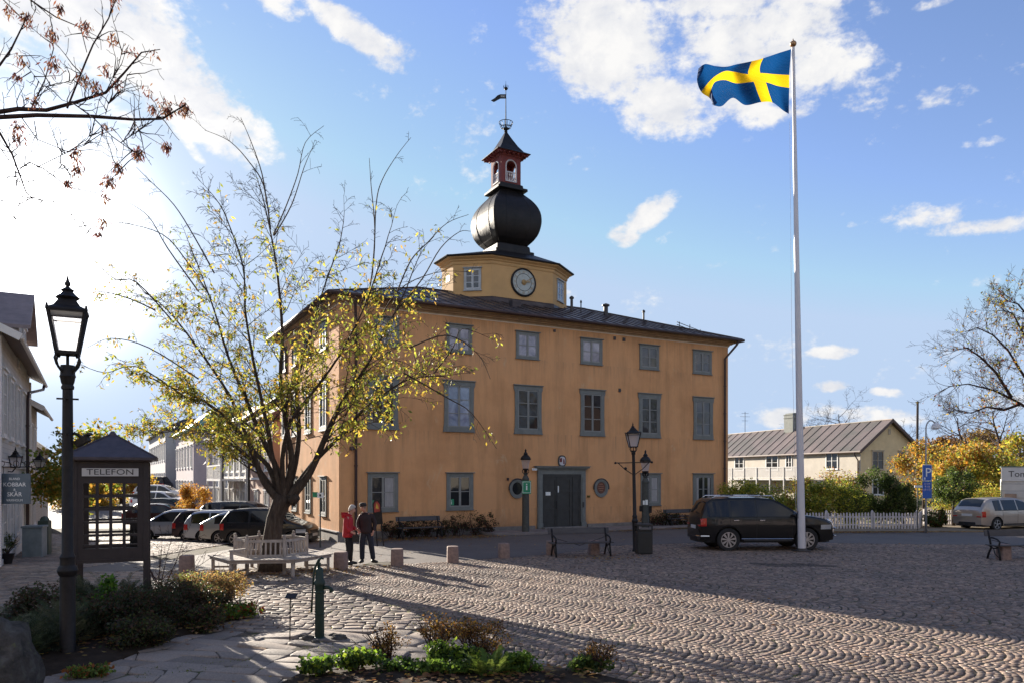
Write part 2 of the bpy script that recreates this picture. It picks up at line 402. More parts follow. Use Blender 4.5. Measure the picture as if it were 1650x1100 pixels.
grid_sheet('paving_bed', lambda x, y: (y <= edge_y(x)+.8 and y > -12 and abs(x) < 40) or (x < -11.2 and y < 48 and x > -60), .008, BED)
# --- sett geometry
def sett_mesh(name, cx, cy, rx, ry, hr, ht, top, cols, z0=.0, zof=None, inset=.11):
    """cx,cy centres; (rx,ry) unit radial axis; hr,ht half sizes"""
    n = len(cx); tx, ty = -ry, rx
    base = np.zeros((n, 8, 3)); zt = top
    for q, (i, j) in enumerate(((-1, -1), (1, -1), (1, 1), (-1, 1))):
        jr = 1+RNG.uniform(-.14, .06, n); jt = 1+RNG.uniform(-.14, .06, n)
        base[:, q, 0] = cx+rx*i*hr*jr+tx*j*ht*jt; base[:, q, 1] = cy+ry*i*hr*jr+ty*j*ht*jt; base[:, q, 2] = z0
        si = 1-inset
        base[:, 4+q, 0] = cx+rx*i*hr*jr*si+tx*j*ht*jt*si; base[:, 4+q, 1] = cy+ry*i*hr*jr*si+ty*j*ht*jt*si
        base[:, 4+q, 2] = zt+RNG.uniform(-.0022, .0022, n)
    # crowned top: centre vertex
    V = np.zeros((n, 9, 3)); V[:, :8] = base
    V[:, 8, 0] = base[:, 4:8, 0].mean(1); V[:, 8, 1] = base[:, 4:8, 1].mean(1); V[:, 8, 2] = base[:, 4:8, 2].mean(1)+.002
    if zof is not None: V[:, :, 2] += zof[:, None]
    tr = []
    for a_, b_ in ((0, 1), (1, 2), (2, 3), (3, 0)): tr += [(a_, b_, 4+b_), (a_, 4+b_, 4+a_), (4+a_, 4+b_, 8)]
    T_ = (np.array(tr)[None]+np.arange(n)[:, None, None]*9).reshape(-1, 3)
    return np_mesh(name, V.reshape(-1, 3), T_, SETT, np.repeat(cols, 12, 0), smooth=False)
# fan pattern
e1 = np.array((.83, -.557)); e2 = np.array((.557, .83)); SW, RAD, PIT = 1.30, .94, .100
th = math.asin(SW/2/RAD); nS = 14
ths = (np.arange(nS)+.5)/nS*2*th-th
K = np.arange(-290, 370); S_ = np.arange(-17, 27)
kk, ss, tt = np.meshgrid(K, S_, ths, indexing='ij')
kk = kk.ravel().astype(float); ss = ss.ravel().astype(float); tt = tt.ravel()
tt = tt+RNG.normal(0, .010, tt.shape); wob = np.sin(ss*2.1+kk*.07)*.03+RNG.normal(0, .012, kk.max().astype(int)*2+900)[(kk+300+ss*7).astype(int) % 900]
s_ = kk*PIT+(ss % 2)*PIT*.5+RAD*np.cos(tt)-RAD+RNG.normal(0, .007, tt.shape)+wob; w_ = ss*SW+RAD*np.sin(tt)*(1+.03*np.sin(kk*.11+ss*3))+np.sin(kk*.05+ss)*.07
X_ = 6+s_*e1[0]+w_*e2[0]; Y_ = 14+s_*e1[1]+w_*e2[1]
ey = np.interp(X_, [e[0] for e in EDGE], [e[1] for e in EDGE]); fx = np.interp(Y_, (6, 8, 9.8, 17.4, 20.6), (2.2, 1.4, .6, -4.3, -5.4))
ok = (Y_ > 7.4) & (np.abs(X_) < .72*Y_+1.2) & (Y_ < ey) & (X_ > fx)
X_, Y_, tt = X_[ok], Y_[ok], tt[ok]; n = len(X_)
rx = np.cos(tt)*e1[0]+np.sin(tt)*e2[0]; ry = np.cos(tt)*e1[1]+np.sin(tt)*e2[1]
pal = np.array([(.36, .30, .27), (.31, .27, .25), (.40, .32, .28), (.27, .245, .235), (.34, .29, .28), (.42, .36, .32)])*np.array([.77, .70, .615])
ci = RNG.integers(0, len(pal), n); cols = pal[ci]*RNG.uniform(.62, 1.22, (n, 1))*np.where(RNG.uniform(0, 1, (n, 1)) < .07, .6, 1)
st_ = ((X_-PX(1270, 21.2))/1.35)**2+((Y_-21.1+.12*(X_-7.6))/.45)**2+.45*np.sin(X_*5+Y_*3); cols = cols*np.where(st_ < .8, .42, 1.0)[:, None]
sag = np.array([mnoise.noise(Vector((x*.55, y*.55, 0)))*.008+mnoise.noise(Vector((x*1.7, y*1.7, 5)))*.004 for x, y in zip(X_, Y_)])
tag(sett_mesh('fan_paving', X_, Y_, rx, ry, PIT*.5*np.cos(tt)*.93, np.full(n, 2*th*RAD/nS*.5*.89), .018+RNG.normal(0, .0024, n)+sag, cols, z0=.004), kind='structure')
# irregular cobbles and slabs on the left, laid on a jittered lattice
def lattice(name, x0, x1, y0, y1, cw, ch, pred, jit, colpal, top=.03, gap=.93, rot=0.0, merge=.0, cut_=(.08, .22)):
    nx, ny = int((x1-x0)/cw), int((y1-y0)/ch)
    off = RNG.uniform(0, cw, ny+1)
    gx = x0+np.arange(nx+1)[:, None]*cw+RNG.normal(0, jit*cw, (nx+1, ny+1)); gy = y0+np.arange(ny+1)[None]*ch+RNG.normal(0, jit*ch*.7, (nx+1, ny+1))
    if rot:
        mx_, my_ = (x0+x1)/2, (y0+y1)/2; c_, s2 = math.cos(rot), math.sin(rot)
        gx, gy = mx_+(gx-mx_)*c_-(gy-my_)*s2, my_+(gx-mx_)*s2+(gy-my_)*c_
    vs, cs, fs = [], [], []
    j = 0
    for j in range(ny):
        i = 0
        while i < nx:
            step = 1 if random.random() > merge else 2
            i2 = min(nx, i+step)
            P = np.array([(gx[i, j], gy[i, j]), (gx[i2, j], gy[i2, j]), (gx[i2, j+1], gy[i2, j+1]), (gx[i, j+1], gy[i, j+1])]); i = i2
            c = P.mean(0)
            if not pred(c[0], c[1]): continue
            # eight-sided stone: corners cut
            E = []
            for q in range(4):
                a_, b_ = P[q], P[(q+1) % 4]; cut = random.uniform(*cut_)
                E += [a_+(b_-a_)*cut, a_+(b_-a_)*(1-random.uniform(*cut_))]
            E = np.array(E); zc = ground_z(c[0], c[1]); b0 = len(vs); h = top*random.uniform(.65, 1.2); tlx, tly = random.gauss(0, .03), random.gauss(0, .03)
            for sc_, z in ((gap, .006), (gap-.02, h*.8), (gap-.10, h)):
                for e in E:
                    p = c+(e-c)*sc_; vs.append((p[0], p[1], zc+.004+z+((p[0]-c[0])*tlx+(p[1]-c[1])*tly if z > .007 else 0)))
            col = np.array((.82, .74, .675))*np.array(random.choice(colpal))*random.uniform(.75, 1.2)
            for r_ in range(2):
                for q in range(8):
                    fs.append((b0+r_*8+q, b0+r_*8+(q+1) % 8, b0+r_*8+8+(q+1) % 8, b0+r_*8+8+q)); cs.append(col)
            vs.append((c[0], c[1], zc+.004+h*1.12)); ce = len(vs)-1
            for q in range(0, 8, 2):
                fs.append((b0+16+q, b0+16+(q+1) % 8, b0+16+(q+2) % 8, ce)); cs.append(col)
    return tag(np_mesh(name, np.array(vs), np.array(fs), SETT, np.array(cs), smooth=True), kind='structure')
greys = [(.34, .31, .28), (.29, .27, .25), (.38, .34, .30), (.25, .235, .22), (.36, .31, .27)]
inview = lambda x, y: abs(x) < .72*y+1.0
def slab_zone(x, y): return (y < 12.6 and x > -6.5 and ((x+2.6)/3.9)**2+((y-10.2)/2.0)**2 < 1) or (y < 12 and x > -5.6 and x < -2.2)
lattice('cobble_paving', -16, 2.5, 7.2, 20.5, .17, .13, lambda x, y: inview(x, y) and x < fan_x(y)-.04 and y < edge_y(x) and not slab_zone(x, y), .16, greys, .034, .93, merge=.25)
lattice('slab_paving', -7.5, 2.2, 6.6, 14, .50, .33, lambda x, y: x < fan_x(y)-.2 and slab_zone(x, y), .13, [(.33, .31, .29), (.29, .275, .26), (.36, .33, .30)], .024, .972, rot=R(-14), merge=.4, cut_=(.03, .12))
lattice('street_setts', -36, -11.4, 19.2, 44, .22, .15, lambda x, y: inview(x, y) and y >= edge_y(x)-.05 and x > -16.6-.483*(y-25.6)/.875, .10, greys, .028, .92, merge=.1)

# ribbon of asphalt that meets the setts, with a row of kerb setts
b = MB(); rows = []
xs_ = np.arange(-20, 40.1, .5)
for x in xs_:
    y0 = edge_y(x)+.06; rows.append([b.V((x, y, ground_z(x, y)+.013)) for y in (y0, y0+.7, y0+1.4, y0+2.1, y0+2.8, y0+3.6)])
for i in range(len(rows)-1):
    for j in range(5): b.F((rows[i][j], rows[i+1][j], rows[i+1][j+1], rows[i][j+1]))
tag(b.build('street_edge', ASPH, None, smooth=True), kind='structure')
# ------------------------------------------------------------------ the town hall
AX, AY = -6.83, 30.0; HR = math.atan2(.482, .876); HL, HD, HZT = 20.77, 10.8, 9.25
def tx(px, off=0.0):                      # facade coordinate of a photo column
    k = (px-825)/F; x0, y0 = AX-.483*off, AY+.875*off
    return (k*y0-x0)/(.876-.482*k)
def ty(px):
    k = (px-825)/F; return (AX-AY*k)/(.483+.875*k)
m = NT('ochre_render'); v = m.obj()
n1 = m.noise(.35, 7, .62, v); n2 = m.noise(1.0, 7, .7, m.obj((1.6, 1.6, .18)))
c = m.ramp(n1, [(.3, (.53, .27, .125)), (.52, (.69, .365, .175)), (.72, (.61, .335, .17))])
c = m.mix(m.ramp(n2, [(.46, (0, 0, 0)), (.66, (.55, .55, .55))]), c, (.42, .23, .11))
n3 = m.noise(1.15, 9, .74, m.obj((1, 1, .5)), .6); c = m.mix(m.ramp(n3, [(.60, (0, 0, 0)), (.66, (.42, .42, .42))]), c, (.62, .46, .30))
sp = m.n('ShaderNodeSeparateXYZ'); m.l(v, sp.inputs[0])
strk = m.noise(1.0, 8, .75, m.obj((7, 7, .22)))
for zb_, ln_ in ((4.40, 1.0), (7.75, .7), (1.06, .5), (9.2, .9)):
    d_ = m.math('SUBTRACT', zb_, sp.outputs[2]); f_ = m.math('SUBTRACT', 1.0, m.math('DIVIDE', d_, ln_), clamp=True); f_ = m.math('MULTIPLY', f_, m.math('GREATER_THAN', d_, 0.0))
    c = m.mix(m.math('MULTIPLY', m.math('MULTIPLY', f_, m.ramp(strk, [(.50, (0, 0, 0)), (.62, (1, 1, 1))])), .42), c, (.25, .17, .11))
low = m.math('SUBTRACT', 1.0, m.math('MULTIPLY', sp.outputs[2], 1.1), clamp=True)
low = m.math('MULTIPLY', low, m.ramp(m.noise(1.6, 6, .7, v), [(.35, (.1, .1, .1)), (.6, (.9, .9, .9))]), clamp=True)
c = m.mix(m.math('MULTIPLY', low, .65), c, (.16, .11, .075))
m.base(c); m.set(rough=.9, spec=.15)
m.l(m.bump(m.math('ADD', m.noise(45, 5, .7, v), m.math('MULTIPLY', m.noise(2.0, 4, .5, v), 1.6)), .35, .02), m.b.inputs['Normal']); RENDER = m.mat
TRIM = pmat('grey_green_trim', (.165, .175, .165), .6, .14, 5, .12)
TRIMD = pmat('dark_trim', (.055, .05, .05), .6, .2, 5, .1)
SASH = pmat('grey_sash', (.23, .235, .225), .55, .1, 5, .1)
m = NT('roof_metal'); v = m.obj((1, 1, 1))
c = m.ramp(m.noise(.9, 8, .7, m.obj((1, 4, 4))), [(.32, (.030, .021, .022)), (.55, (.062, .044, .044)), (.72, (.10, .082, .08))]); m.base(c)
m.set(rough=.42, metal=.35, spec=.5); m.l(m.bump(m.noise(5, 4, .5, v), .25, .03), m.b.inputs['Normal']); ROOFM = m.mat
m = NT('black_sheet'); v = m.obj(); m.base(m.ramp(m.noise(2.2, 7, .7, v), [(.3, (.007, .006, .006)), (.7, (.020, .016, .0155))])); m.set(rough=.48, metal=0, spec=.28)
m.l(m.bump(m.noise(4.5, 4, .5, v), .22, .04), m.b.inputs['Normal']); BLACKM = m.mat
CORN = pmat('cornice_paint', (.36, .235, .13), .85, .2, 3, .15)
TOWERP = pmat('tower_ochre', (.56, .34, .145), .85, .1, 1.2, .12)
CREAMLINE = pmat('cream_line', (.70, .58, .44), .8, .1, 3, 0)
PLINTH = pmat('plinth_stone', (.20, .18, .165), .85, .3, 3, .5, 30)
hall = thing('town_hall', 'large ochre three-storey town hall with grey window surrounds, dark hipped roof and onion-domed clock tower', 'building', (AX, AY, 0), HR)
b = MB(); b.box(0, HL, 0, HD, -1.2, 9.55); b.build('wall', RENDER, hall)
b = MB(); t_ = .07
for (x0, x1) in ((0, tx(862)-.02), (tx(945)+.02, HL)): b.box(x0-(t_ if x0 == 0 else 0), x1+(t_ if x1 == HL else 0), -t_, -.002, -.3, .27)
b.box(-t_, -.002, -.001, HD, -1.2, .27); b.box(HL+.002, HL+t_, -.001, HD, -1.2, .27); b.build('plinth', PLINTH, hall)
b = MB(); b.box(-.13, -.003, -.10, HD, .272, .31); b.build('ledge', pmat('ledge_sheet', (.55, .54, .53), .4, .1, 3, 0, metal=.3), hall)
b = MB(); b.box(-.03, HL+.03, -.03, HD+.03, 9.25, 9.30); b.build('cream_line', CREAMLINE, hall)
b = MB()
for o, z0, z1 in ((.06, 9.302, 9.37), (.16, 9.37, 9.44), (.30, 9.44, 9.56)): b.box(-o, HL+o, -o, HD+o, z0, z1)
b.build('cornice', CORN, hall)
# roof: hipped, with standing seams and a step (lantern-like upper fall)
OV, EZ, RGZ = .52, 9.62, 11.72
def roofmesh():
    b = MB(); x0, x1, y0, y1 = -OV, HL+OV, -OV, HD+OV; rx0, rx1, ym = 5.4, HL-5.4, HD/2
    b.poly([(x0, y0, EZ), (x1, y0, EZ), (rx1, ym, RGZ), (rx0, ym, RGZ)]); b.poly([(x1, y1, EZ), (x0, y1, EZ), (rx0, ym, RGZ), (rx1, ym, RGZ)])
    b.poly([(x0, y1, EZ), (x0, y0, EZ), (rx0, ym, RGZ)]); b.poly([(x1, y0, EZ), (x1, y1, EZ), (rx1, ym, RGZ)])
    b.poly([(x0, y0, EZ-.06), (x0, y1, EZ-.06), (x1, y1, EZ-.06), (x1, y0, EZ-.06)])
    for p, q in (((x0, y0), (x1, y0)), ((x1, y0), (x1, y1)), ((x1, y1), (x0, y1)), ((x0, y1), (x0, y0))):
        b.poly([(p[0], p[1], EZ-.06), (q[0], q[1], EZ-.06), (q[0], q[1], EZ), (p[0], p[1], EZ)])
    n = 36
    for i in range(n+1):                                          # seams on both long falls
        x = x0+(x1-x0)*i/n; xm = min(max(x, rx0), rx1)
        if x < rx0: e = (x-x0)/(rx0-x0)
        elif x > rx1: e = (x1-x)/(x1-rx1)
        else: e = 1.0
        for (ya, s) in ((y0, 1), (y1, -1)):
            b.bar((x, ya, EZ+.015), (x, ya+s*(ym-y0)*e, EZ+(RGZ-EZ)*e+.015), .02, .045)
    for i in range(1, 20):
        y = y0+(y1-y0)*i/20; e = 1-abs(y-ym)/(ym-y0)
        b.bar((x0, y, EZ+.015), (x0+(rx0-x0)*e, y, EZ+(RGZ-EZ)*e+.015), .02, .045); b.bar((x1, y, EZ+.015), (x1-(x1-rx1)*e, y, EZ+(RGZ-EZ)*e+.015), .02, .045)
    for j in range(1, 4):                                          # cross welts, staggered sheet by sheet
        e = j/4.2
        for i in range(n):
            xa = x0+(x1-x0)*i/n; xb = x0+(x1-x0)*(i+1)/n; ee = e+(.06 if i % 2 else -.06); y = y0+(ym-y0)*ee
            if xa < x0+(rx0-x0)*ee or xb > x1-(x1-rx1)*ee: continue
            b.bar((xa, y, EZ+(RGZ-EZ)*ee+.008), (xb, y, EZ+(RGZ-EZ)*ee+.008), .03, .016)
    b.bar((rx0, ym, RGZ+.02), (rx1, ym, RGZ+.02), .14, .07)
    for (xa, xb) in ((x0, rx0), (x1, rx1)):
        for ya in (y0, y1): b.bar((xa, ya, EZ+.02), (xb, ym, RGZ+.02), .1, .06)
    return b
roof = roofmesh().build('roof', ROOFM, hall)
def zr(x, y):                                                     # roof height
    e = min((y+OV)/(HD/2+OV), (HD+OV-y)/(HD/2+OV), (x+OV)/(5.4+OV), (HL+OV-x)/(5.4+OV)); return EZ+(RGZ-EZ)*e
# gutter and downpipes
BROWN = pmat('brown_downpipe', (.045, .022, .02), .5, .2, 5, .1)
b = MB(); g = OV+.05
pts = [(-g, -g, EZ-.05), (HL+g, -g, EZ-.05)]; b.tube(pts, .075, 8); b.tube([(-g, -g, EZ-.05), (-g, HD+g, EZ-.05)], .075, 8); b.tube([(HL+g, -g, EZ-.05), (HL+g, HD+g, EZ-.05)], .075, 8)
b.build('gutter', BROWN, hall, smooth=True)
def pipe(pts, name='downpipe', par=hall, r=.06, mat=BROWN, clips=None):
    b = MB(); b.tube(pts, r, 8)
    p = pts[-2]; q = pts[-1]
    for k in range(1, 6):
        z = p[2]+(q[2]-p[2])*k/6; b.lathe([(r*1.25, -.03), (r*1.25, .03)], (p[0]+(q[0]-p[0])*k/6, p[1]+(q[1]-p[1])*k/6, z), 8)
    return b.build(name, mat, par, smooth=True, edge=40)
xr = tx(1165); pipe([(xr+.55, -OV-.05, EZ-.1), (xr+.45, -OV, EZ-.3), (xr, -.14, EZ-1.0), (xr, -.12, .05)])
xl = tx(572); pipe([(xl-.2, -OV-.05, EZ-.1), (xl-.15, -OV, EZ-.3), (xl, -.14, EZ-1.0), (xl, -.12, .05)])
# roof fittings
def zoff(px, py, off=0): return None
b = MB(); b.box(tx(862)-.1, tx(862)+.35, 1.9, 2.3, zr(9, 2)-.05, zr(9, 2)+.32); b.build('roof_hatch', ROOFM, roof)
for (px_, off, h, r) in ((921, 3.2, .75, .07), (936, 3.0, .62, .03), (976, 3.8, .55, .12), (1037, 3.0, .55, .05)):
    b = MB(); x = tx(px_, off); z = zr(x, off); b.lathe([(r, -.1), (r, h-.1), (r*1.7, h-.1), (r*1.7, h-.02), (r*.3, h+.05)], (x, off, z), 10); b.build('roof_vent', TRIMD, roof, smooth=True, edge=35)
b = MB()
xa, xb = tx(1082, 2), tx(1142, 1.6)
for zz in (.16, .3): b.tube([(xa, 1.6, zr(xa, 1.6)+zz), (xb, 1.2, zr(xb, 1.2)+zz)], .02, 5)
for k in range(4):
    x = xa+(xb-xa)*(k+.3)/3.6; y = 1.6-.4*(k/3.6); b.tube([(x, y, zr(x, y)-.03), (x, y, zr(x, y)+.32)], .022, 5)
b.build('snow_rail', TRIMD, roof)
# ---- windows
DEEP = Matrix()
CURT = [NT('pane_glass_%s' % w) for w in ('lavender', 'blue', 'dim')]
for m_, c0, c1 in zip(CURT, ((.20, .19, .24), (.13, .18, .27), (.03, .03, .035)), ((.42, .40, .46), (.32, .40, .52), (.09, .08, .08))):
    v = m_.obj(); m_.base(m_.ramp(m_.noise(1.7, 5, .6, v, .8), [(.35, c0), (.65, c1)])); m_.set(rough=.06, spec=.8); m_.l(m_.bump(m_.noise(1.5, 2, .5, v), .1, .04), m_.b.inputs['Normal'])
CURT = [m_.mat for m_ in CURT]
def window(par, M, w, h, rows, style='flat', glass=None, trim=None, sash=None, tw=.13, cols=2, label=None):
    """M: origin bottom centre of the window on the wall, local -y outward"""
    trim = trim or TRIM; sash = sash or SASH
    b = MB(); b.M = M
    if style == 'eared':            # moulded surround whose ends flare into ears
        e = .055
        pl = [(-w/2-e, h), (-w/2-e, h-.16), (-w/2, h-.28), (-w/2+.012, h*.45), (-w/2, .30), (-w/2-.03, .12), (-w/2-.03, 0)]
        inn = w/2-tw*1.25
        L = [(x, z) for x, z in pl]
        for s in (1, -1):
            for i in range(len(L)-1):
                (xa, za), (xb, zb) = L[i], L[i+1]
                q = [(s*xa, za), (s*-inn, za), (s*-inn, zb), (s*xb, zb)]
                b.prism(q if s == 1 else q[::-1], -.055, -.002)
        b.box(-inn, inn, -.055, -.002, h-tw*1.5, h); b.box(-inn, inn, -.055, -.002, 0, tw*1.35)
        b.box(-w/2-e-.02, w/2+e+.02, -.11, -.002, h+.001, h+.045); b.box(-w/2-.05, w/2+.05, -.09, -.002, -.05, -.001)
        iw, z0, z1 = inn, tw*1.35, h-tw*1.5
    else:
        b.box(-w/2, -w/2+tw, -.05, -.002, 0, h); b.box(w/2-tw, w/2, -.05, -.002, 0, h); b.box(-w/2+tw, w/2-tw, -.05, -.002, h-tw, h); b.box(-w/2+tw, w/2-tw, -.05, -.002, 0, tw*.9)
        b.box(-w/2-.05, w/2+.05, -.12, -.002, h+.001, h+.04); b.box(-w/2-.03, w/2+.03, -.085, -.002, -.045, -.001)
        iw, z0, z1 = w/2-tw, tw*.9, h-tw
    fr = b.build('window', trim, par, bevel=.006)
    if label: fr['label'] = label
    b = MB(); b.M = M; s = .045
    def leaf_(xa, xb):
        b.box(xa, xa+s, -.038, -.004, z0, z1); b.box(xb-s, xb, -.038, -.004, z0, z1); b.box(xa+s, xb-s, -.038, -.004, z0, z0+s); b.box(xa+s, xb-s, -.038, -.004, z1-s, z1)
        for k in range(1, rows):
            z = z0+(z1-z0)*k/rows; b.box(xa+s, xb-s, -.032, -.004, z-.016, z+.016)
    for k in range(cols): leaf_(-iw+2*iw*k/cols+.004, -iw+2*iw*(k+1)/cols-.004)
    b.build('sash', sash, fr)
    b = MB(); b.M = M; b.poly([(-iw+.01, -.012, z0+.01), (iw-.01, -.012, z0+.01), (iw-.01, -.012, z1-.01), (-iw+.01, -.012, z1-.01)])
    b.build('pane', glass or GLASSD, fr, fixn=False)
    return fr
def fw(p0, p1): a, c_ = tx(p0), tx(p1); return (a+c_)/2, c_-a
# top storey
for i, (p0, p1) in enumerate(((603, 643), (719, 760), (831, 868), (935, 970), (1030, 1061), (1116, 1146))):
    x, w = fw(p0, p1); window(hall, T(x, 0, 7.76), w, 1.17, 2, 'flat', CURT[(0, 0, 0, 0, 2, 2)[i]], tw=.11)
for i, (p0, p1) in enumerate(((592, 641), (715, 763), (829, 872), (935, 973), (1029, 1063), (1117, 1148))):
    x, w = fw(p0, p1); window(hall, T(x, 0, 4.42), w, 2.12, 3, 'eared', CURT[1] if i == 1 else (GLASSD if i != 5 else CURT[2]), tw=.13)
gw = []
for i, (p0, p1) in enumerate(((592, 641), (719, 762), (1032, 1064), (1116, 1149))):
    x, w = fw(p0, p1); gw.append(window(hall, T(x, 0, 1.07), w, 1.55, 2, 'flat', GLASSD, tw=.14))
# left (street) side
LM = lambda y, z: T(0, y, z) @ RZ(-math.pi/2)
for y in (ty(521.5), ty(497), ty(475), ty(459)):
    window(hall, LM(y, .85), 1.0, 1.62, 2, 'flat', GLASSD, tw=.12)
    window(hall, LM(y, 4.42), 1.1, 2.12, 3, 'eared', GLASSD, tw=.12); window(hall, LM(y, 7.76), 1.0, 1.17, 2, 'flat', CURT[0], tw=.1)
pipe([(-OV-.05, ty(466), EZ-.1), (-OV, ty(466), EZ-.3), (-.14, ty(466), EZ-1), (-.12, ty(466), -.3)])
CLOTH = pmat('net_curtain', (.34, .33, .33), .85, .25, 9, 0, stretch=(6, 6, .4))
for k, spans in ((0, ((.06, .36),)), (2, ((-.30, -.06), (.05, .34))), (3, ((-.33, -.22), (.22, .33)))):
    x, w = fw(*((592, 641), (719, 762), (1032, 1064), (1116, 1149))[k])
    for a_, c_ in spans: b = MB(); b.poly([(x+a_*w, -.0135, 1.25), (x+c_*w, -.0135, 1.25), (x+c_*w, -.0135, 2.42), (x+a_*w, -.0135, 2.42)]); b.build('curtain', CLOTH, gw[k], fixn=False)
# green information stickers inside two ground-floor windows
GREEN = pmat('sign_green', (.02, .25, .12), .5, .05, 3, 0); WSIGN = pmat('sign_white', (.80, .82, .80), .5, .03, 3, 0)
for k in (0, 1):
    x, w = fw(*((592, 641), (719, 762))[k]); b = MB(); b.box(x-w*.31-.11, x-w*.31+.11, -.02, -.014, 1.26, 1.52); st = b.build('sticker', GREEN, gw[k])
    text_obj('letter_i', 'i', .26, WSIGN, st, T(x-w*.31, -.022, 1.38) @ FRONT, .001)
# ---- door
x0, x1 = tx(865), tx(942); dc = (x0+x1)/2; dw = x1-x0; dh = 2.86
DOOR = pmat('dark_door_paint', (.035, .036, .035), .55, .25, 4, .1)
b = MB(); tw = .26
for s in (-1, 1):
    xa, xb = sorted((dc+s*(dw/2-tw), dc+s*dw/2)); b.box(xa, xb, -.10, -.002, .12, dh-.28); b.box(xa+.05, xb-.05, -.125, -.1, .4, dh-.4); b.box(xa-.02*(s < 0), xb+.02*(s > 0), -.15, -.002, .1, .36)
b.box(dc-dw/2, dc+dw/2, -.10, -.002, dh-.28, dh-.06); b.box(dc-dw/2-.06, dc+dw/2+.06, -.16, -.002, dh-.06, dh); b.box(dc-dw/2-.14, dc+dw/2+.14, -.24, -.002, dh, dh+.07); b.box(dc-dw/2-.18, dc+dw/2+.18, -.28, -.002, dh+.07, dh+.10)
pf = b.build('door_surround', TRIM, hall, bevel=.008)
b = MB(); ix0, ix1 = dc-dw/2+tw, dc+dw/2-tw; b.box(ix0, ix1, -.04, -.002, .12, dh-.28)
dl = b.build('door', DOOR, hall)
b = MB()
lw = (ix1-ix0)*.36
for (a_, c_) in ((ix0+.03, ix0+lw), (ix0+lw+.03, ix0+2*lw+.04), (ix0+2*lw+.13, ix1-.02)):
    b.box(a_, a_+.07, -.065, -.041, .14, dh-.42); b.box(c_-.07, c_, -.065, -.041, .14, dh-.42)
    for z in (.16, .95, 1.75, dh-.52): b.box(a_+.07, c_-.07, -.065, -.041, z, z+.09)
b.box(ix0, ix1, -.07, -.041, dh-.40, dh-.28)
b.build('panel_frame', DOOR, dl)
b = MB(); b.tube([(ix0+lw-.05, -.07, 1.0), (ix0+lw-.05, -.13, 1.02), (ix0+lw-.05, -.13, 1.35), (ix0+lw-.05, -.07, 1.37)], .014, 6)
b.build('handle', IRON, dl, smooth=True)
b = MB(); b.box(ix0+.16, ix0+.42, -.074, -.068, 1.62, 1.78); b.box(ix0+lw+.06, ix0+lw+.12, -.074, -.068, 1.75, 2.05); b.build('notice', WSIGN, dl)
b = MB(); b.box(ix1+.06, ix1+.14, -.15, -.127, 1.05, 1.3); b.build('entry_pad', TRIMD, pf)
# coat of arms above the door
xc = tx(905); b = MB(); b.M = T(xc, 0, ZY(742, 35)) @ Matrix.Rotation(R(90), 4, 'X')
def ovalpl(a, bb, n=22, p=2.6): return [(a*math.copysign(abs(math.cos(t))**(2/p), math.cos(t)), bb*math.copysign(abs(math.sin(t))**(2/p), math.sin(t))) for t in [2*math.pi*i/n for i in range(n)]]
b.slab(ovalpl(.22, .27), .002, .05); ca = b.build('coat_of_arms', GREYIRON, hall, bevel=.01)
b = MB(); b.M = T(xc, -.05, ZY(742, 35)) @ Matrix.Rotation(R(90), 4, 'X'); b.slab(ovalpl(.16, .20), .002, .012); b.build('shield', pmat('shield_white', (.62, .60, .62), .5), ca)
b = MB(); b.M = T(xc, -.062, ZY(742, 35)) @ Matrix.Rotation(R(90), 4, 'X'); b.slab([(-.15, -.05), (-.02, -.05), (-.02, .15), (-.15, .12)], .001, .008); b.slab([(.05, -.14), (.12, -.14), (.12, .02), (.10, .11), (.06, .11), (.04, .02)], .001, .008); b.build('charge', pmat('shield_red', (.16, .03, .03), .5), ca)
# oval windows either side of the door
for k, px_ in enumerate((833, 968)):
    xc = tx(px_); z = 1.95; a_, b_ = .40, .44
    b = MB(); n = 28
    for (ra, rb, d) in ((a_, a_-.10, .06), (a_-.10, a_-.15, .035)):
        for i in range(n):
            t0, t1 = 2*math.pi*i/n, 2*math.pi*(i+1)/n; q = []
            for (rr, tt_) in ((ra, t0), (ra, t1), (rb, t1), (rb, t0)): q.append((xc+rr*math.cos(tt_), z+rr*1.12*math.sin(tt_)))
            b.prism(q, -d, -.002)
    ow = b.build('oval_window', TRIM, hall)
    b = MB(); b.ring((xc, -.06, z), a_+.03, .03, 14, 6, 'y', R(-10), R(190)); b.build('hood_strip', TRIMD, ow, smooth=True)
    b = MB(); b.M = T(xc, 0, z) @ Matrix.Rotation(R(90), 4, 'X'); b.slab([(a_*.66*math.cos(t), a_*.74*math.sin(t)) for t in [2*math.pi*i/24 for i in range(24)]], .003, .02)
    if k: oo = b.build('plaque', pmat('brown_plaque', (.13, .05, .03), .6, .35, 16, .3), ow)
    else: b.build('pane', GLASSD, ow)
if True:
    TX = pmat('plaque_gilt', (.30, .13, .08), .6); z = 1.95
    b = MB(); xo = tx(968)
    for i, w in enumerate((.11, .16, .15, .10)): b.box(xo-w, xo+w, -.026, -.021, z+.15-.1*i, z+.19-.1*i)
    b.build('relief', TX, oo)
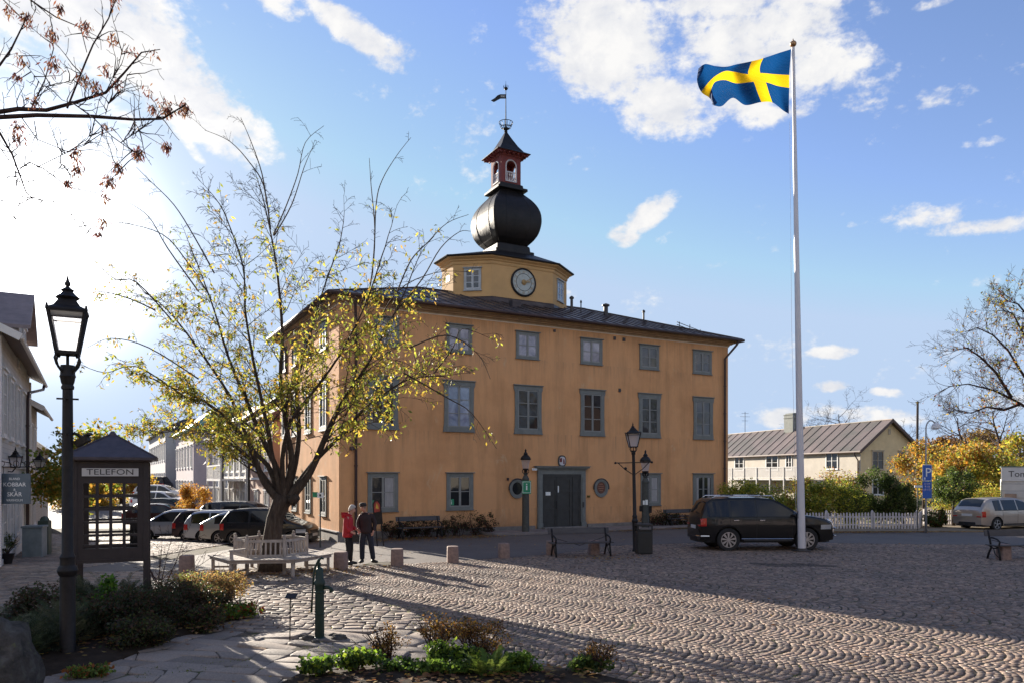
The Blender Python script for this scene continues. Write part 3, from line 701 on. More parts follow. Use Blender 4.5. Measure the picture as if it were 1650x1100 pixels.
# small fittings on the facade
for (px_, py_, Y, w, h, mt, nm) in ((818, 771, 34, .09, .12, BROWN, 'junction_box'), (948, 799, 36, .14, .10, pmat('brass_plate', (.12, .10, .03), .4, metal=.6), 'name_plate'), (893, 533, 35, .1, .12, TRIMD, 'vent_grille'), (990, 545, 37, .12, .16, TRIMD, 'vent_grille'), (1005, 547, 37, .14, .16, TRIMD, 'vent_grille'), (998, 628, 37, .12, .16, TRIMD, 'vent_grille')):
    x = tx(px_); Yr = AY+.482*x; z = ZY(py_, Yr); b = MB(); b.box(x-w/2, x+w/2, -.05, -.002, z-h/2, z+h/2); b.build(nm, mt, hall)
x = tx(859); b = MB(); b.tube([(x-.05, -.003, 2.78), (x-.05, -.18, 2.80)], .015, 6); b.M = T(x-.05, -.22, 2.80) @ RZ(.6); b.box(-.16, .10, -.05, .05, -.05, .05); b.lathe([(.05, 0), (.05, .08)], (.16, 0, -.04), 8); b.build('camera', WSIGN, hall)
x = tx(567); b = MB(); b.box(x-.1, x+.06, -.12, -.002, ZY(722, 30.5)-.07, ZY(722, 30.5)+.07); b.build('junction_box', BROWN, hall)
# doorstep platform with a stone kerb
b = MB(); pl = [(tx(790)-.9, -.09), (tx(770), -1.5), (tx(812), -1.75), (tx(1105), -1.7), (tx(1150), -.09)]; b.M = Matrix.Translation((AX, AY, 0)) @ RZ(HR)
b.slab(pl, .004, .12); b.build('pavement', pmat('pavement_stone', (.20, .17, .16), .85, .25, 1.5, .4, 20), None, bevel=.015)['kind'] = 'structure'
b = MB(); b.box(ix0-.1, ix1+.1, -.42, -.17, .12, .19); b.build('door_step', PLINTH, hall, bevel=.01)
# ------------------------------------------------------------------ clock tower (a part of the hall)
TCX, TCY = 10.4, 5.4
def octo(d):                     # plan of the tower, grown by d
    a_, c36, s36 = 1.75, math.cos(R(36)), math.sin(R(36)); f_ = 1.83; ch = 1.95
    P = [(-a_, -f_), (a_, -f_), (a_+ch*c36, -f_+ch*s36), (a_+ch*c36, f_-ch*s36), (a_, f_), (-a_, f_), (-a_-ch*c36, f_-ch*s36), (-a_-ch*c36, -f_+ch*s36)]
    return [(TCX+x*(1+d/2.9), TCY+y*(1+d/1.9)) for x, y in P]
def oloft(zs): return [[(x, y, z) for x, y in octo(d)] for d, z in zs]
b = MB(); b.loft(oloft([(0, 9.8), (0, 13.02)])); tower = b.build('tower', TOWERP, hall)
b = MB(); b.loft(oloft([(.03, 12.90), (.05, 12.97), (.05, 13.03), (.12, 13.08), (.12, 13.12), (.26, 13.2), (.26, 13.25)])); b.build('tower_cornice', TOWERP, tower)
b = MB(); b.loft(oloft([(.06, 10.9), (.06, 11.26), (.02, 11.30)])); b.build('flashing', ROOFM, tower)
def csq(h, ch, z): # chamfered square ring
    P = [(-h+ch, -h), (h-ch, -h), (h, -h+ch), (h, h-ch), (h-ch, h), (-h+ch, h), (-h, h-ch), (-h, -h+ch)]
    return [(TCX+x, TCY+y, z) for x, y in P]
b = MB(); r0 = oloft([(.34, 13.25), (.36, 13.29), (.34, 13.33)]); b.loft(r0)
b.loft([oloft([(.33, 13.32)])[0], csq(1.15, .2, 13.86)]); b.build('tower_roof', BLACKM, tower)
b = MB(); b.loft([csq(1.12, .1, 13.80), csq(1.12, .1, 14.0), csq(.98, .1, 14.04), csq(.95, .1, 14.30), csq(.88, .1, 14.36)]); b.build('dome_base', BLACKM, tower)
prof = [(.80, 14.34), (.90, 14.44), (1.10, 14.66), (1.28, 14.98), (1.38, 15.38), (1.40, 15.72), (1.35, 16.08), (1.21, 16.42), (1.01, 16.72), (.80, 16.95), (.69, 17.08), (.65, 17.2)]
def smooth_prof(P, n=3):
    out = []
    for i in range(len(P)-1):
        p0, p1, p2, p3 = P[max(0, i-1)], P[i], P[i+1], P[min(len(P)-1, i+2)]
        for k in range(n):
            t = k/n; out.append(tuple(.5*((2*p1[j])+(-p0[j]+p2[j])*t+(2*p0[j]-5*p1[j]+4*p2[j]-p3[j])*t*t+(-p0[j]+3*p1[j]-3*p2[j]+p3[j])*t**3) for j in (0, 1)))
    out.append(P[-1]); return out
b = MB(); b.loft([csq(r, r*.07, z) for r, z in smooth_prof(prof)]); onion = b.build('onion_dome', BLACKM, tower, smooth=True, edge=32)
b = MB()                                          # standing seams of the dome
for (sx, sy) in ((-1, 0), (1, 0), (0, -1), (0, 1)):
    for f_ in (-.33, .33):
        pts = [(TCX+(sx*r if sx else f_*r*1.5), TCY+(sy*r if sy else f_*r*1.5), z) for r, z in smooth_prof(prof, 2)]; b.tube(pts, .014, 4)
for (i_, j_) in ((-1, -1), (1, -1), (1, 1), (-1, 1)):
    b.tube([(TCX+i_*r*.965, TCY+j_*r*.965, z) for r, z in smooth_prof(prof, 2)], .02, 4)
for zc in (15.1, 16.0): 
    r = float(np.interp(zc, [p[1] for p in prof], [p[0] for p in prof])); rr = csq(r, r*.07, zc); 
    for i in range(8): b.tube([rr[i], rr[(i+1) % 8]], .010, 4)
b.build('seam', BLACKM, onion)
b = MB(); b.loft([csq(.62, .06, 17.18), csq(.86, .06, 17.22), csq(.86, .06, 17.32), csq(.70, .06, 17.36), csq(.68, .06, 17.52), csq(.62, .06, 17.56)]); b.build('lantern_base', BLACKM, tower)
RED = pmat('falu_red', (.19, .040, .035), .75, .18, 6, .2)
# lantern: four red walls with arched openings
def arch_wall(M, w, h, ow, zs, zsp, th):
    b = MB(); b.M = M; hw = w/2
    b.box(-hw, -ow, 0, th, 0, h); b.box(ow, hw, 0, th, 0, h); b.box(-ow, ow, 0, th, 0, zs)
    n = 10
    for i in range(n):
        t0, t1 = math.pi*i/n, math.pi*(i+1)/n
        b.prism([(ow*math.cos(t0), zsp+ow*math.sin(t0)), (ow*math.cos(t0), h), (ow*math.cos(t1), h), (ow*math.cos(t1), zsp+ow*math.sin(t1))], 0, th)
    return b
lan = MB(); lh = 1.50; lw_ = 1.14
for k in range(4):
    M = T(TCX, TCY, 17.55) @ RZ(k*math.pi/2) @ T(0, -lw_/2, 0)
    w = arch_wall(M, lw_-(.003 if k % 2 else .12), lh, .27, .12, .92, .06); base = len(lan.v); lan.v += w.v; lan.f += [tuple(i+base for i in f) for f in w.f]; lan.m += w.m; lan.c += w.c
lant = lan.build('lantern', RED, tower)
WFR = pmat('lantern_white', (.55, .52, .53), .6, .12, 6, .1)
for k in range(4):
    M = T(TCX, TCY, 17.55) @ RZ(k*math.pi/2) @ T(0, -lw_/2-.012, 0)
    b = MB(); b.M = M
    pts = [(.30, 0, .10), (.30, 0, .92)]+[(.30*math.cos(t), 0, .92+.30*math.sin(t)) for t in [math.pi*i/10 for i in range(1, 10)]]+[(-.30, 0, .92), (-.30, 0, .10)]
    b.tube(pts, .036, 4); b.bar((-.3, 0, .12), (.3, 0, .12), .07, .06); b.build('arch_frame', WFR, lant)
    b = MB(); b.M = M; b.bar((-.26, .03, .60), (.26, .03, .60), .05, .05)
    for q in range(4):
        x = -.19+.127*q; b.lathe([(.018, .14), (.036, .22), (.03, .30), (.015, .38), (.036, .46), (.018, .58)], (x, .03, 0), 6)
    b.build('balustrade', WFR, lant)
b = MB(); ee = [(.62, 18.96), (.66, 19.06), (.94, 19.10)]
b.loft([csq(h, .02, z) for h, z in ee]); 
for k in range(4):
    for q in range(7):
        x = -.8+1.6*q/6; b.M = T(TCX, TCY, 0) @ RZ(k*math.pi/2); b.box(x-.025, x+.025, -.88, -.62, 19.0, 19.075)
b.M = Matrix(); b.build('lantern_eaves', RED, lant)
b = MB(); pp = [(.96, 19.105), (.96, 19.13), (.70, 19.28), (.48, 19.60), (.24, 20.05), (.06, 20.42)]
b.loft([csq(h, .01, z) for h, z in pp]); b.build('spire', BLACKM, lant)
# finial basket, pole, vane
b = MB(); b.lathe([(.05, 20.40), (.10, 20.46), (.05, 20.52), (.14, 20.58), (.16, 20.64)], (TCX, TCY, 0), 12)
for k in range(14):
    a_ = 2*math.pi*k/14; b.tube([(TCX+math.cos(a_)*r, TCY+math.sin(a_)*r, z) for r, z in ((.12, 20.60), (.26, 20.68), (.33, 20.86), (.36, 20.93))], .012, 4)
b.ring((TCX, TCY, 20.94), .36, .018, 20, 5, 'z'); b.ring((TCX, TCY, 20.72), .27, .014, 20, 5, 'z')
b.tube([(TCX, TCY, 20.4), (TCX, TCY, 22.7)], [.035, .016], 6); b.ball((TCX, TCY, 22.72), .09); 
for k in range(8):
    a_ = 2*math.pi*k/8; b.tube([(TCX+math.cos(a_)*.10, TCY+math.sin(a_)*.10, 22.7), (TCX+math.cos(a_)*.13, TCY+math.sin(a_)*.13, 22.86)], .012, 4)
b.tube([(TCX, TCY, 22.7), (TCX, TCY, 23.12)], [.02, .006], 5); b.build('finial', IRON, lant)
b = MB(); b.M = T(TCX, TCY, 22.0) @ RZ(-HR)
top = [(-.02, .42), (-.30, .42), (-.44, .36), (-.58, .22), (-.78, .10)]; bot = [(-.02, .20), (-.28, .20), (-.44, .12), (-.58, .04), (-.64, .02)]
for i in range(4): b.prism([top[i], top[i+1], bot[i+1], bot[i]], -.012, .012)
b.bar((-.04, 0, .41), (.03, 0, .41), .02); b.bar((-.04, 0, .21), (.03, 0, .21), .02)
va = b.build('weather_vane', IRON, lant)
b = MB(); b.M = T(TCX, TCY, 22.0) @ RZ(-HR)
for q in range(4): b.box(-.26+.055*q, -.24+.055*q, -.016, -.013, .26, .36)
b.build('cut_out', WSIGN, va)
# clock
CZ = 12.17; b = MB(); M = T(TCX, TCY-1.83, CZ) @ Matrix.Rotation(R(90), 4, 'X')
b.M = M; b.lathe([(.72, -.02), (.72, .06), (.66, .09), (.62, .06), (.62, -.01)], n=40); cl = b.build('clock', IRON, tower, smooth=True, edge=35)
FACE = pmat('clock_face', (.42, .45, .42), .55, .2, 5, .1); FACE2 = pmat('clock_inner', (.34, .38, .37), .55, .2, 5, .1); GILT = pmat('gilt', (.32, .20, .08), .4, .2, 9, .2, metal=.5)
b = MB(); b.M = M; b.lathe([(.62, .05), (.62, .068)], n=40); b.build('dial', FACE, cl)
b = MB(); b.M = M
for q in range(60):
    a_ = 2*math.pi*q/60; b.bar((math.cos(a_)*.56, math.sin(a_)*.56, .072), (math.cos(a_)*.60, math.sin(a_)*.60, .072), .012 if q % 5 else .02, .004)
b.ring((0, 0, .072), .43, .012, 40, 4, 'z'); b.build('minute_ring', IRON, cl)
for q, s in enumerate(('XII', 'I', 'II', 'III', 'IIII', 'V', 'VI', 'VII', 'VIII', 'IX', 'X', 'XI')):
    a_ = R(90-30*q); text_obj('numeral', s, .14, GILT, cl, M @ T(math.cos(a_)*.505, math.sin(a_)*.505, .072) @ RZ(a_-R(90)), .003)
b = MB(); b.M = M @ T(0, 0, .075); b.lathe([(.14, 0), (.14, .03), (.07, .05)], n=10); b.build('hub', GILT, cl)
for ang, ln, w in ((28, .52, .035), (8, .34, .05)):
    b = MB(); b.M = M @ T(0, 0, .13); a_ = R(ang); b.bar((-math.cos(a_)*.12, -math.sin(a_)*.12, 0), (math.cos(a_)*ln, math.sin(a_)*ln, 0), w, .01, up=(0, 0, 1)); b.build('clock_hand', GILT, cl)
# tower windows on the two slanted faces
c36, s36 = math.cos(R(36)), math.sin(R(36))
for s in (-1, 1):
    cx_, cy_ = TCX+s*(1.75+1.95*c36*.5), TCY-1.83+1.95*s36*.5
    window(tower, T(cx_, cy_, 11.62) @ RZ(s*R(36)*1.0), .86, 1.08, 3, 'flat', CURT[2] if s < 0 else CURT[1], trim=pmat('tower_window_white', (.36, .38, .39), .5), sash=pmat('tower_sash', (.5, .52, .53), .5), tw=.075)
b = MB(); b.box(TCX-3.34, TCX-3.30, TCY-.25, TCY+.15, 12.2, 12.5); b.build('wall_hatch', BROWN, tower)
# ------------------------------------------------------------------ flagpole and flag
FPX, FPY = PX(1292, 25.0), 25.0
fp = thing('flagpole', 'tall white flagpole with gilt knob standing on the setts in front of the black car', 'flagpole', (FPX, FPY, 0))
Hp = 16.55; lean = (1278-1292)/F*25.0
b = MB(); b.tube([(lean*k/24, 0, Hp*k/24) for k in range(25)], [.125-.075*k/24 for k in range(25)], 24)
b.build('pole', pmat('flagpole_white', (.62, .60, .62), .35, .05, 2, 0), fp, smooth=True, edge=50)
b = MB(); b.lathe([(.30, .03), (.30, .055), (.17, .065), (.16, .12)], (0, 0, 0), 14); b.build('base_plate', TRIMD, fp, smooth=True, edge=35)
b = MB(); b.ball((lean, 0, Hp+.12), .11, 12, 9, (1, 1, .9)); b.lathe([(.04, 0), (.05, .05)], (lean, 0, Hp-.02), 8); b.lathe([(.03, 0), (.02, .05), (.005, .10)], (lean, 0, Hp+.2), 6); b.build('knob', pmat('knob_gilt', (.42, .24, .12), .35, .1, metal=.7), fp, smooth=True)
b = MB(); b.tube([(lean*.85-.16, -.02, 14.1), (lean*.45-.22, -.03, 7.5), (-.20, -.03, 1.3)], .005, 4); b.build('halyard', WHITE, fp)
b = MB(); b.tube([(-.16, -.03, 1.25), (-.13, -.03, 1.35), (-.13, -.03, 1.1)], .015, 5); b.build('cleat', TRIMD, fp)
# flag: control net read off its draped outline, given real folds in depth
def fpt(cx, cy): return (1100+.1818*cx, 40+.1818*cy)
US = [0, .16, .31, .44, .60, .72, .82, .91, 1.0]; VS = [0, .2, .4, .6, .8, 1.0]
ctrl = {0: [(962, 218), (954, 330), (945, 447), (945, 562), (942, 680), (941, 792)],
 1: [(840, 256), (828, 352), (815, 440), (845, 545), (862, 640), (890, 762)],
 2: [(717, 298), (690, 360), (690, 430), (738, 512), (768, 610), (797, 692)],
 3: [(610, 326), (588, 385), (580, 440), (626, 508), (660, 600), (695, 688)],
 4: [(480, 352), (462, 390), (450, 418), (480, 522), (510, 620), (555, 714)],
 5: [(385, 374), (365, 400), (372, 414), (375, 492), (400, 590), (445, 650)],
 6: [(290, 368), (280, 396), (285, 460), (290, 508), (290, 620), (350, 722)],
 7: [(200, 350), (190, 420), (215, 530), (256, 566), (262, 660), (288, 720)],
 8: [(140, 390), (128, 500), (165, 598), (235, 648), (262, 690), (258, 704)]}
dep = [0, .10, -.10, -.05, .28, .10, -.35, -.5, -.30]
def interp2(u, v):
    def cr(P, t):
        n = len(P)-1; i = min(int(t*n), n-1) if False else None
        return None
    j = max(i for i in range(len(VS)) if VS[i] <= v+1e-9); j = min(j, len(VS)-2); tv = (v-VS[j])/(VS[j+1]-VS[j])
    i = max(k for k in range(len(US)) if US[k] <= u+1e-9); i = min(i, len(US)-2); tu = (u-US[i])/(US[i+1]-US[i])
    def cm(p0, p1, p2, p3, t): return .5*((2*p1)+(-p0+p2)*t+(2*p0-5*p1+4*p2-p3)*t*t+(-p0+3*p1-3*p2+p3)*t**3)
    def row(ii, c):
        ii = min(max(ii, 0), len(US)-1); r = [ctrl[ii][min(max(j+q, 0), 5)][c] for q in (-1, 0, 1, 2)]; return cm(*r, tv)
    x = cm(*[row(i+q, 0) for q in (-1, 0, 1, 2)], tu); y = cm(*[row(i+q, 1) for q in (-1, 0, 1, 2)], tu)
    d = cm(*[dep[min(max(i+q, 0), len(US)-1)] for q in (-1, 0, 1, 2)], tu)
    return x, y, d
def flagmat(name, c):
    m = NT(name); m.base(c); m.set(rough=.75, spec=.2, sheen=.2); tr = m.n('ShaderNodeBsdfTranslucent'); tr.inputs[0].default_value = (*c, 1)
    mx = m.n('ShaderNodeMixShader'); mx.inputs[0].default_value = .5; m.l(m.b.outputs[0], mx.inputs[1]); m.l(tr.outputs[0], mx.inputs[2]); m.l(mx.outputs[0], m.out.inputs[0])
    w = m.n('ShaderNodeTexWave'); w.inputs['Scale'].default_value = 2.3; w.inputs['Distortion'].default_value = 7; w.bands_direction = 'DIAGONAL'; m.l(m.obj((1, 1, 2.2)), w.inputs[0]); m.l(m.bump(w.outputs['Fac'], .4, .06), m.b.inputs['Normal'])
    return m.mat
nu, nv = 80, 50; V = []; Yf = 25.0
for i in range(nu+1):
    for j in range(nv+1):
        u, v = i/nu, j/nv; cx, cy, d = interp2(u, v); px_, py_ = fpt(cx, cy)
        d += .05*math.sin(u*17+v*5)*u+.03*math.sin(v*11-u*9)
        Y = Yf+d; V.append((PX(px_, Y)-FPX, Y-FPY, ZY(py_, Y)))
b = MB(); b.v = V
for i in range(nu):
    for j in range(nv):
        u, v = (i+.5)/nu, (j+.5)/nv; b.mi = 1 if (5/16 < u < 7/16 or .4 < v < .6) else 0
        a_ = i*(nv+1)+j; b.F((a_, a_+1, a_+nv+2, a_+nv+1))
b.mi = 0; fl = b.build('flag', [flagmat('flag_blue', (.004, .05, .17)), flagmat('flag_yellow', (.80, .50, .008))], None, smooth=True, fixn=False, loc=(FPX, FPY, 0))
tag(fl, 'blue flag with a yellow cross flying from the top of the white pole', 'flag')
# ------------------------------------------------------------------ lanterns and street lamps
def lantern4(par, z, s, mat=IRON, wb=.155, wt=.26, h=.53, frog=True, X=0, Yo=0):
    """four-sided street lantern: glass cage, hood, finial; s scale"""
    def ring(hw, zz): return [(X+i*hw*s, Yo+j*hw*s, z+zz*s) for i, j in ((-1,-1),(1,-1),(1,1),(-1,1))]
    b = MB()
    for i, j in ((-1,-1),(1,-1),(1,1),(-1,1)): b.bar((X+i*wb*s, Yo+j*wb*s, z), (X+i*wt*s, Yo+j*wt*s, z+h*s), .035*s)
    b.loft([ring(wb+.02, -.03), ring(wb+.02, .01)]); 
    for k in range(4):
        p, q = ring(wt, h)[k], ring(wt, h)[(k+1) % 4]; b.bar(p, q, .045*s)
        p, q = ring(wt-.035, h-.09)[k], ring(wt-.035, h-.09)[(k+1) % 4]; b.bar(p, q, .02*s)
    for i, j in ((-1,-1),(1,-1),(1,1),(-1,1)): b.lathe([(.025*s, 0), (.012*s, .07*s)], (X+i*(wt+.01)*s, Yo+j*(wt+.01)*s, z+h*s), 5)
    lp = b.build('lantern', mat, par)
    b = MB(); b.loft([ring(wt+.03, h), ring(wt+.02, h+.02), ring(wt*.72, h+.07), ring(wt*.5, h+.15), ring(wt*.42, h+.18)]); 
    b.lathe([(.13*s, h*s+.18*s), (.15*s, h*s+.20*s), (.10*s, h*s+.24*s), (.065*s, h*s+.28*s), (.085*s, h*s+.30*s), (.04*s, h*s+.33*s), (.02*s, h*s+.35*s)], (X, Yo, z), 10)
    b.ball((X, Yo, z+h*s+.385*s), .038*s, 8, 6, (1, 1, 1.2)); b.lathe([(.025*s, 0), (.004, .09*s)], (X, Yo, z+h*s+.41*s), 6); b.build('hood', mat, lp)
    b = MB()
    for k in range(4):
        A_, B_ = ring(wb-.005, .01), ring(wt-.012, h-.01); b.poly([A_[k], A_[(k+1) % 4], B_[(k+1) % 4], B_[k]])
    b.build('glass', LGLASS, lp)
    if frog:
        b = MB()
        for k in range(4):
            a_ = math.pi/4+k*math.pi/2; c_, s_ = math.cos(a_), math.sin(a_)
            b.tube([(X+c_*r*s, Yo+s_*r*s, z+zz*s) for r, zz in ((.06, -.34), (.08, -.27), (.17, -.17), (.20, -.09), (.17, -.02), (.14, -.05))], .016*s, 5)
        b.tube([(X, Yo, z-.34*s), (X, Yo, z)], .022*s, 6); b.build('bracket', mat, lp, smooth=True)
    return lp
def post(par, prof, mat, n=16, name='post', X=0, Yo=0):
    b = MB(); b.lathe(prof, (X, Yo, 0), n); return b.build(name, mat, par, smooth=True, edge=32)
LX, LY = G(109, 1062)
sl1 = thing('street_lamp', 'tall dark cast-iron street lamp with a glass lantern beside the phone kiosk', 'street lamp', (LX, LY, 0), R(27))
post(sl1, [(.115, 0), (.115, .06), (.095, .10), (.095, 1.12), (.115, 1.15), (.13, 1.20), (.118, 1.24), (.095, 1.27), (.09, 1.34), (.10, 1.38), (.072, 1.43), (.066, 3.0), (.062, 3.62), (.075, 3.63), (.08, 3.66), (.068, 3.69), (.08, 3.72), (.09, 3.78), (.10, 3.80), (.09, 3.83), (.085, 3.95)], IRON, 12)
for z, w in ((3.50, .13), (3.03, .14)): b = MB(); b.bar((-w, 0, z), (w, 0, z), .032, .022); b.bar((0, -w, z), (0, w, z), .031, .021); b.build('ladder_bar', IRON, sl1)
lantern4(sl1, 4.12, 1.0, wb=.125, wt=.215)
b = MB(); b.M = T(.17, -.02, 2.93) @ RZ(-.5) @ Matrix.Rotation(R(-28), 4, 'Y'); b.box(-.08, .10, -.045, .045, -.04, .045); b.box(.09, .15, -.055, .055, .03, .055); b.M = Matrix(); b.tube([(.07, 0, 3.05), (.17, -.02, 2.98)], .02, 6); b.build('floodlight', IRON, sl1)
# tall lamp with ladder arms in front of the hall
LX, LY = G(1024, 888); sl2 = thing('street_lamp', 'slim dark street lamp with a long crossbar standing beside the litter bin', 'street lamp', (LX, LY, 0)); sl2.rotation_euler = (0, R(-1.2), 0)
post(sl2, [(.11, 0), (.11, .06), (.085, .10), (.085, .95), (.10, .98), (.11, 1.02), (.09, 1.06), (.075, 1.12), (.09, 1.16), (.062, 1.22), (.05, 3.18), (.065, 3.2), (.07, 3.24), (.05, 3.27), (.055, 3.33)], IRON, 12)
b = MB(); b.bar((-.58, 0, 2.93), (.58, 0, 2.93), .04, .03); b.ball((-.60, 0, 2.93), .04); b.ball((.60, 0, 2.93), .04)
for s in (-1, 1): b.tube([(s*.50, 0, 2.92), (s*.30, 0, 2.72), (s*.05, 0, 2.55)], .014, 5)
b.ball((-.27, 0, 2.74), .05); b.build('crossbar', IRON, sl2, smooth=True, edge=40)
lantern4(sl2, 3.45, .72, wb=.17, wt=.30, h=.62)
def infolamp(px_, py_, label, sign):
    Yk = 32.6 if sign else 30.5
    X_ = PX(px_, Yk); t = thing('post_lamp', label, 'street lamp', (X_, Yk, .12 if sign else 0)); z1 = 2.45
    post(t, [(.16, 0), (.16, .25), (.155, .3), (.15, 1.2), (.14, 2.2), (.155, 2.22), (.155, 2.28), (.13, 2.31), (.10, 2.38), (.07, 2.42), (.10, 2.46), (.06, 2.5)], GREYIRON, 14)
    b = MB()
    for k in range(4):
        a_ = k*math.pi/2+.4; b.tube([(math.cos(a_)*r, math.sin(a_)*r, z) for r, z in ((.05, 2.48), (.14, 2.53), (.15, 2.60), (.10, 2.68))], .02, 5)
    b.lathe([(.05, 2.45), (.03, 2.55), (.07, 2.62), (.13, 2.66), (.13, 2.70)], n=12); b.build('bracket', IRON, t, smooth=True, edge=40)
    b = MB(); b.lathe([(.12, 2.70), (.19, 3.07)], n=12); b.build('glass', LGLASS, t)
    b = MB(); b.lathe([(.22, 3.07), (.23, 3.10), (.20, 3.18), (.13, 3.26), (.08, 3.29), (.10, 3.32), (.06, 3.38), (.03, 3.43), (.045, 3.47), (.005, 3.55)], n=14); b.build('hood', IRON, t, smooth=True, edge=40)
    return t
il = infolamp(847, 860, 'squat grey post lamp with a green information sign left of the door', True)
b = MB(); b.box(-.19, .19, -.185, -.165, 1.74, 2.30); sg = b.build('sign', GREEN, il); sg.location = (.04, 0, -.12)
b = MB(); z0, z1 = 1.78, 2.26
for (a_, b_, c_, d_) in ((-.17, .17, z0, z0+.015), (-.17, .17, z1-.015, z1), (-.17, -.155, z0+.015, z1-.015), (.155, .17, z0+.015, z1-.015)): b.box(a_, b_, -.19, -.186, c_, d_)
b.build('border', WSIGN, sg); text_obj('letter_i', 'i', .42, WSIGN, sg, T(0, -.188, 2.03) @ FRONT, .002, xs=1.5)
il2 = infolamp(1040, 860, 'squat grey post lamp with taped notices behind the litter bin', False)
b = MB(); b.box(-.03, .07, -.162, -.15, 1.35, 1.55); b.box(-.13, -.05, -.155, -.14, 1.35, 1.52); b.build('notice', WSIGN, il2)
b = MB(); b.box(-.23, -.13, -.1, .1, 1.08, 1.3); b.box(.13, .24, -.1, .1, 1.02, 1.3); b.build('junction_box', IRON, il2)
# litter bin
LX, LY = G(1037, 892); bn = thing('litter_bin', 'black square litter bin at the foot of the crossbar lamp', 'bin', (LX, LY, 0), R(3))
BINM = pmat('bin_black', (.014, .015, .015), .5, .2, 5, .1)
b = MB(); b.box(-.24, .24, -.24, .24, .03, .72); b.build('body', BINM, bn, bevel=.02)
b = MB(); b.box(-.25, .25, -.25, .25, .90, .97)
for i in (-1, 1):
    for j in (-1, 1): b.box(i*.24-.02*i-.02, i*.24-.02*i+.02, j*.22-.02, j*.22+.02, .72, .90)
b.box(-.20, .20, -.20, .20, .72, .80); b.build('lid', BINM, bn, bevel=.01)
b = MB(); b.box(-.17, .17, -.247, -.243, .80, .87); b.build('bag_edge', pmat('bag_grey', (.10, .10, .11), .4), bn)
# ------------------------------------------------------------------ granite bollards
GRAN = pmat('red_granite', (.24, .165, .14), .8, .25, 14, .5, 50)
desc = ['red granite bollard nearest the phone kiosk, left of the round bench', 'red granite bollard by the woman in the red coat', 'red granite bollard just right of the standing couple', 'red granite bollard left of the dark wooden bench, midway from the couple', 'worn red granite bollard next left of the dark wooden bench', 'red granite bollard behind the left end of the dark wooden bench', 'red granite bollard behind the right end of the dark wooden bench', 'red granite bollard behind the bench at the right edge']
bp = None
for k, (px_, py_, rz) in enumerate(((301, 924, .1), (549, 917, -.1), (640, 911, .05), (729.5, 906, .15), (812, 899, .3), (888, 894, 0), (957, 893, .2), (1617, 901, .1))):
    X_, Y_ = G(px_, py_); 
    if k in (0, 1, 2, 3): sc = 1.0
    else: sc = .97
    if bp is None:
        b = MB(); b.loft([[(x*s, y*s, z) for x, y in ovalpl(1, 1, 16, 5)] for s, z in ((.17, -.02), (.168, .2), (.162, .45), (.15, .475), (.10, .485))]); o = b.build('bollard', GRAN, None, smooth=True, edge=35); bp = o
    else: o = bp.copy(); C.collection.objects.link(o)
    o.location = (X_, Y_, 0); o.rotation_euler = (0, 0, rz); o.scale = (sc, sc, sc); tag(o, desc[k], 'bollard', 'granite bollards along the edge of the square')
# ------------------------------------------------------------------ iron-framed park benches
WOODD = pmat('dark_bench_wood', (.055, .05, .052), .6, .3, 6, .2, stretch=(.3, 1, 1))
def park_bench(px_, py_, rz, label, L=2.0, back=.86, loc=None):
    X_, Y_ = loc or G(px_, py_); t = thing('park_bench', label, 'bench', (X_, Y_, ground_z(X_, Y_)), rz, 'dark park benches round the square')
    for s in (-1, 1):
        x = s*(L/2-.12); b = MB()
        b.tube([(x, -.28, 0), (x, -.25, .2), (x, -.18, .40), (x, -.05, .42)], .030, 6); b.tube([(x, .28, 0), (x, .20, .2), (x, .10, .36), (x, .16, .6), (x, .26, back)], .030, 6)
        b.tube([(x, -.20, .38), (x, .0, .34), (x, .17, .40)], .018, 6); b.tube([(x, .20, .64), (x, .05, .66), (x, -.16, .62), (x, -.26, .55), (x, -.22, .44)], .027, 6)
        b.tube([(x, .0, .34), (x, -.05, .2), (x, -.2, .1)], .014, 5); b.build('end_frame', IRON, t, smooth=True)
    b = MB()
    for k in range(4): y = -.24+.115*k; b.box(-L/2, L/2, y, y+.095, .42, .455)
    b.build('seat', WOODD, t, bevel=.006)
    b = MB(); b.M = T(0, .17, .56) @ Matrix.Rotation(R(-16), 4, 'X'); b.box(-L/2, L/2, -.012, .02, .14, .33); b.box(-L/2, L/2, -.012, .02, -.06, .02) if L < 1.9 else None
    b.build('backrest', WOODD, t, bevel=.005); 
    b = MB(); b.tube([(-L/2+.1, .2, .60), (0, .1, .34), (L/2-.1, .2, .60)], .008, 4); b.build('brace', IRON, t); return t
park_bench(936, 896, R(13), 'dark slatted bench with iron ends between two bollards, facing the square', 1.98)
park_bench(1650, 899, R(4), 'dark slatted bench cut by the right edge of the view', 2.4, loc=G(1657, 901))
park_bench(0, 0, HR, 'dark bench against the ochre wall among the left-hand rose bushes', 1.9, loc=tuple((Matrix.Translation((AX, AY, 0)) @ RZ(HR) @ Vector((tx(675, -1.0), -1.15, 0)))[:2]))
park_bench(0, 0, HR, 'dark bench against the ochre wall behind the back of the black car', 1.8, loc=tuple((Matrix.Translation((AX, AY, 0)) @ RZ(HR) @ Vector((tx(1096, -.9), -.95, 0)))[:2]))
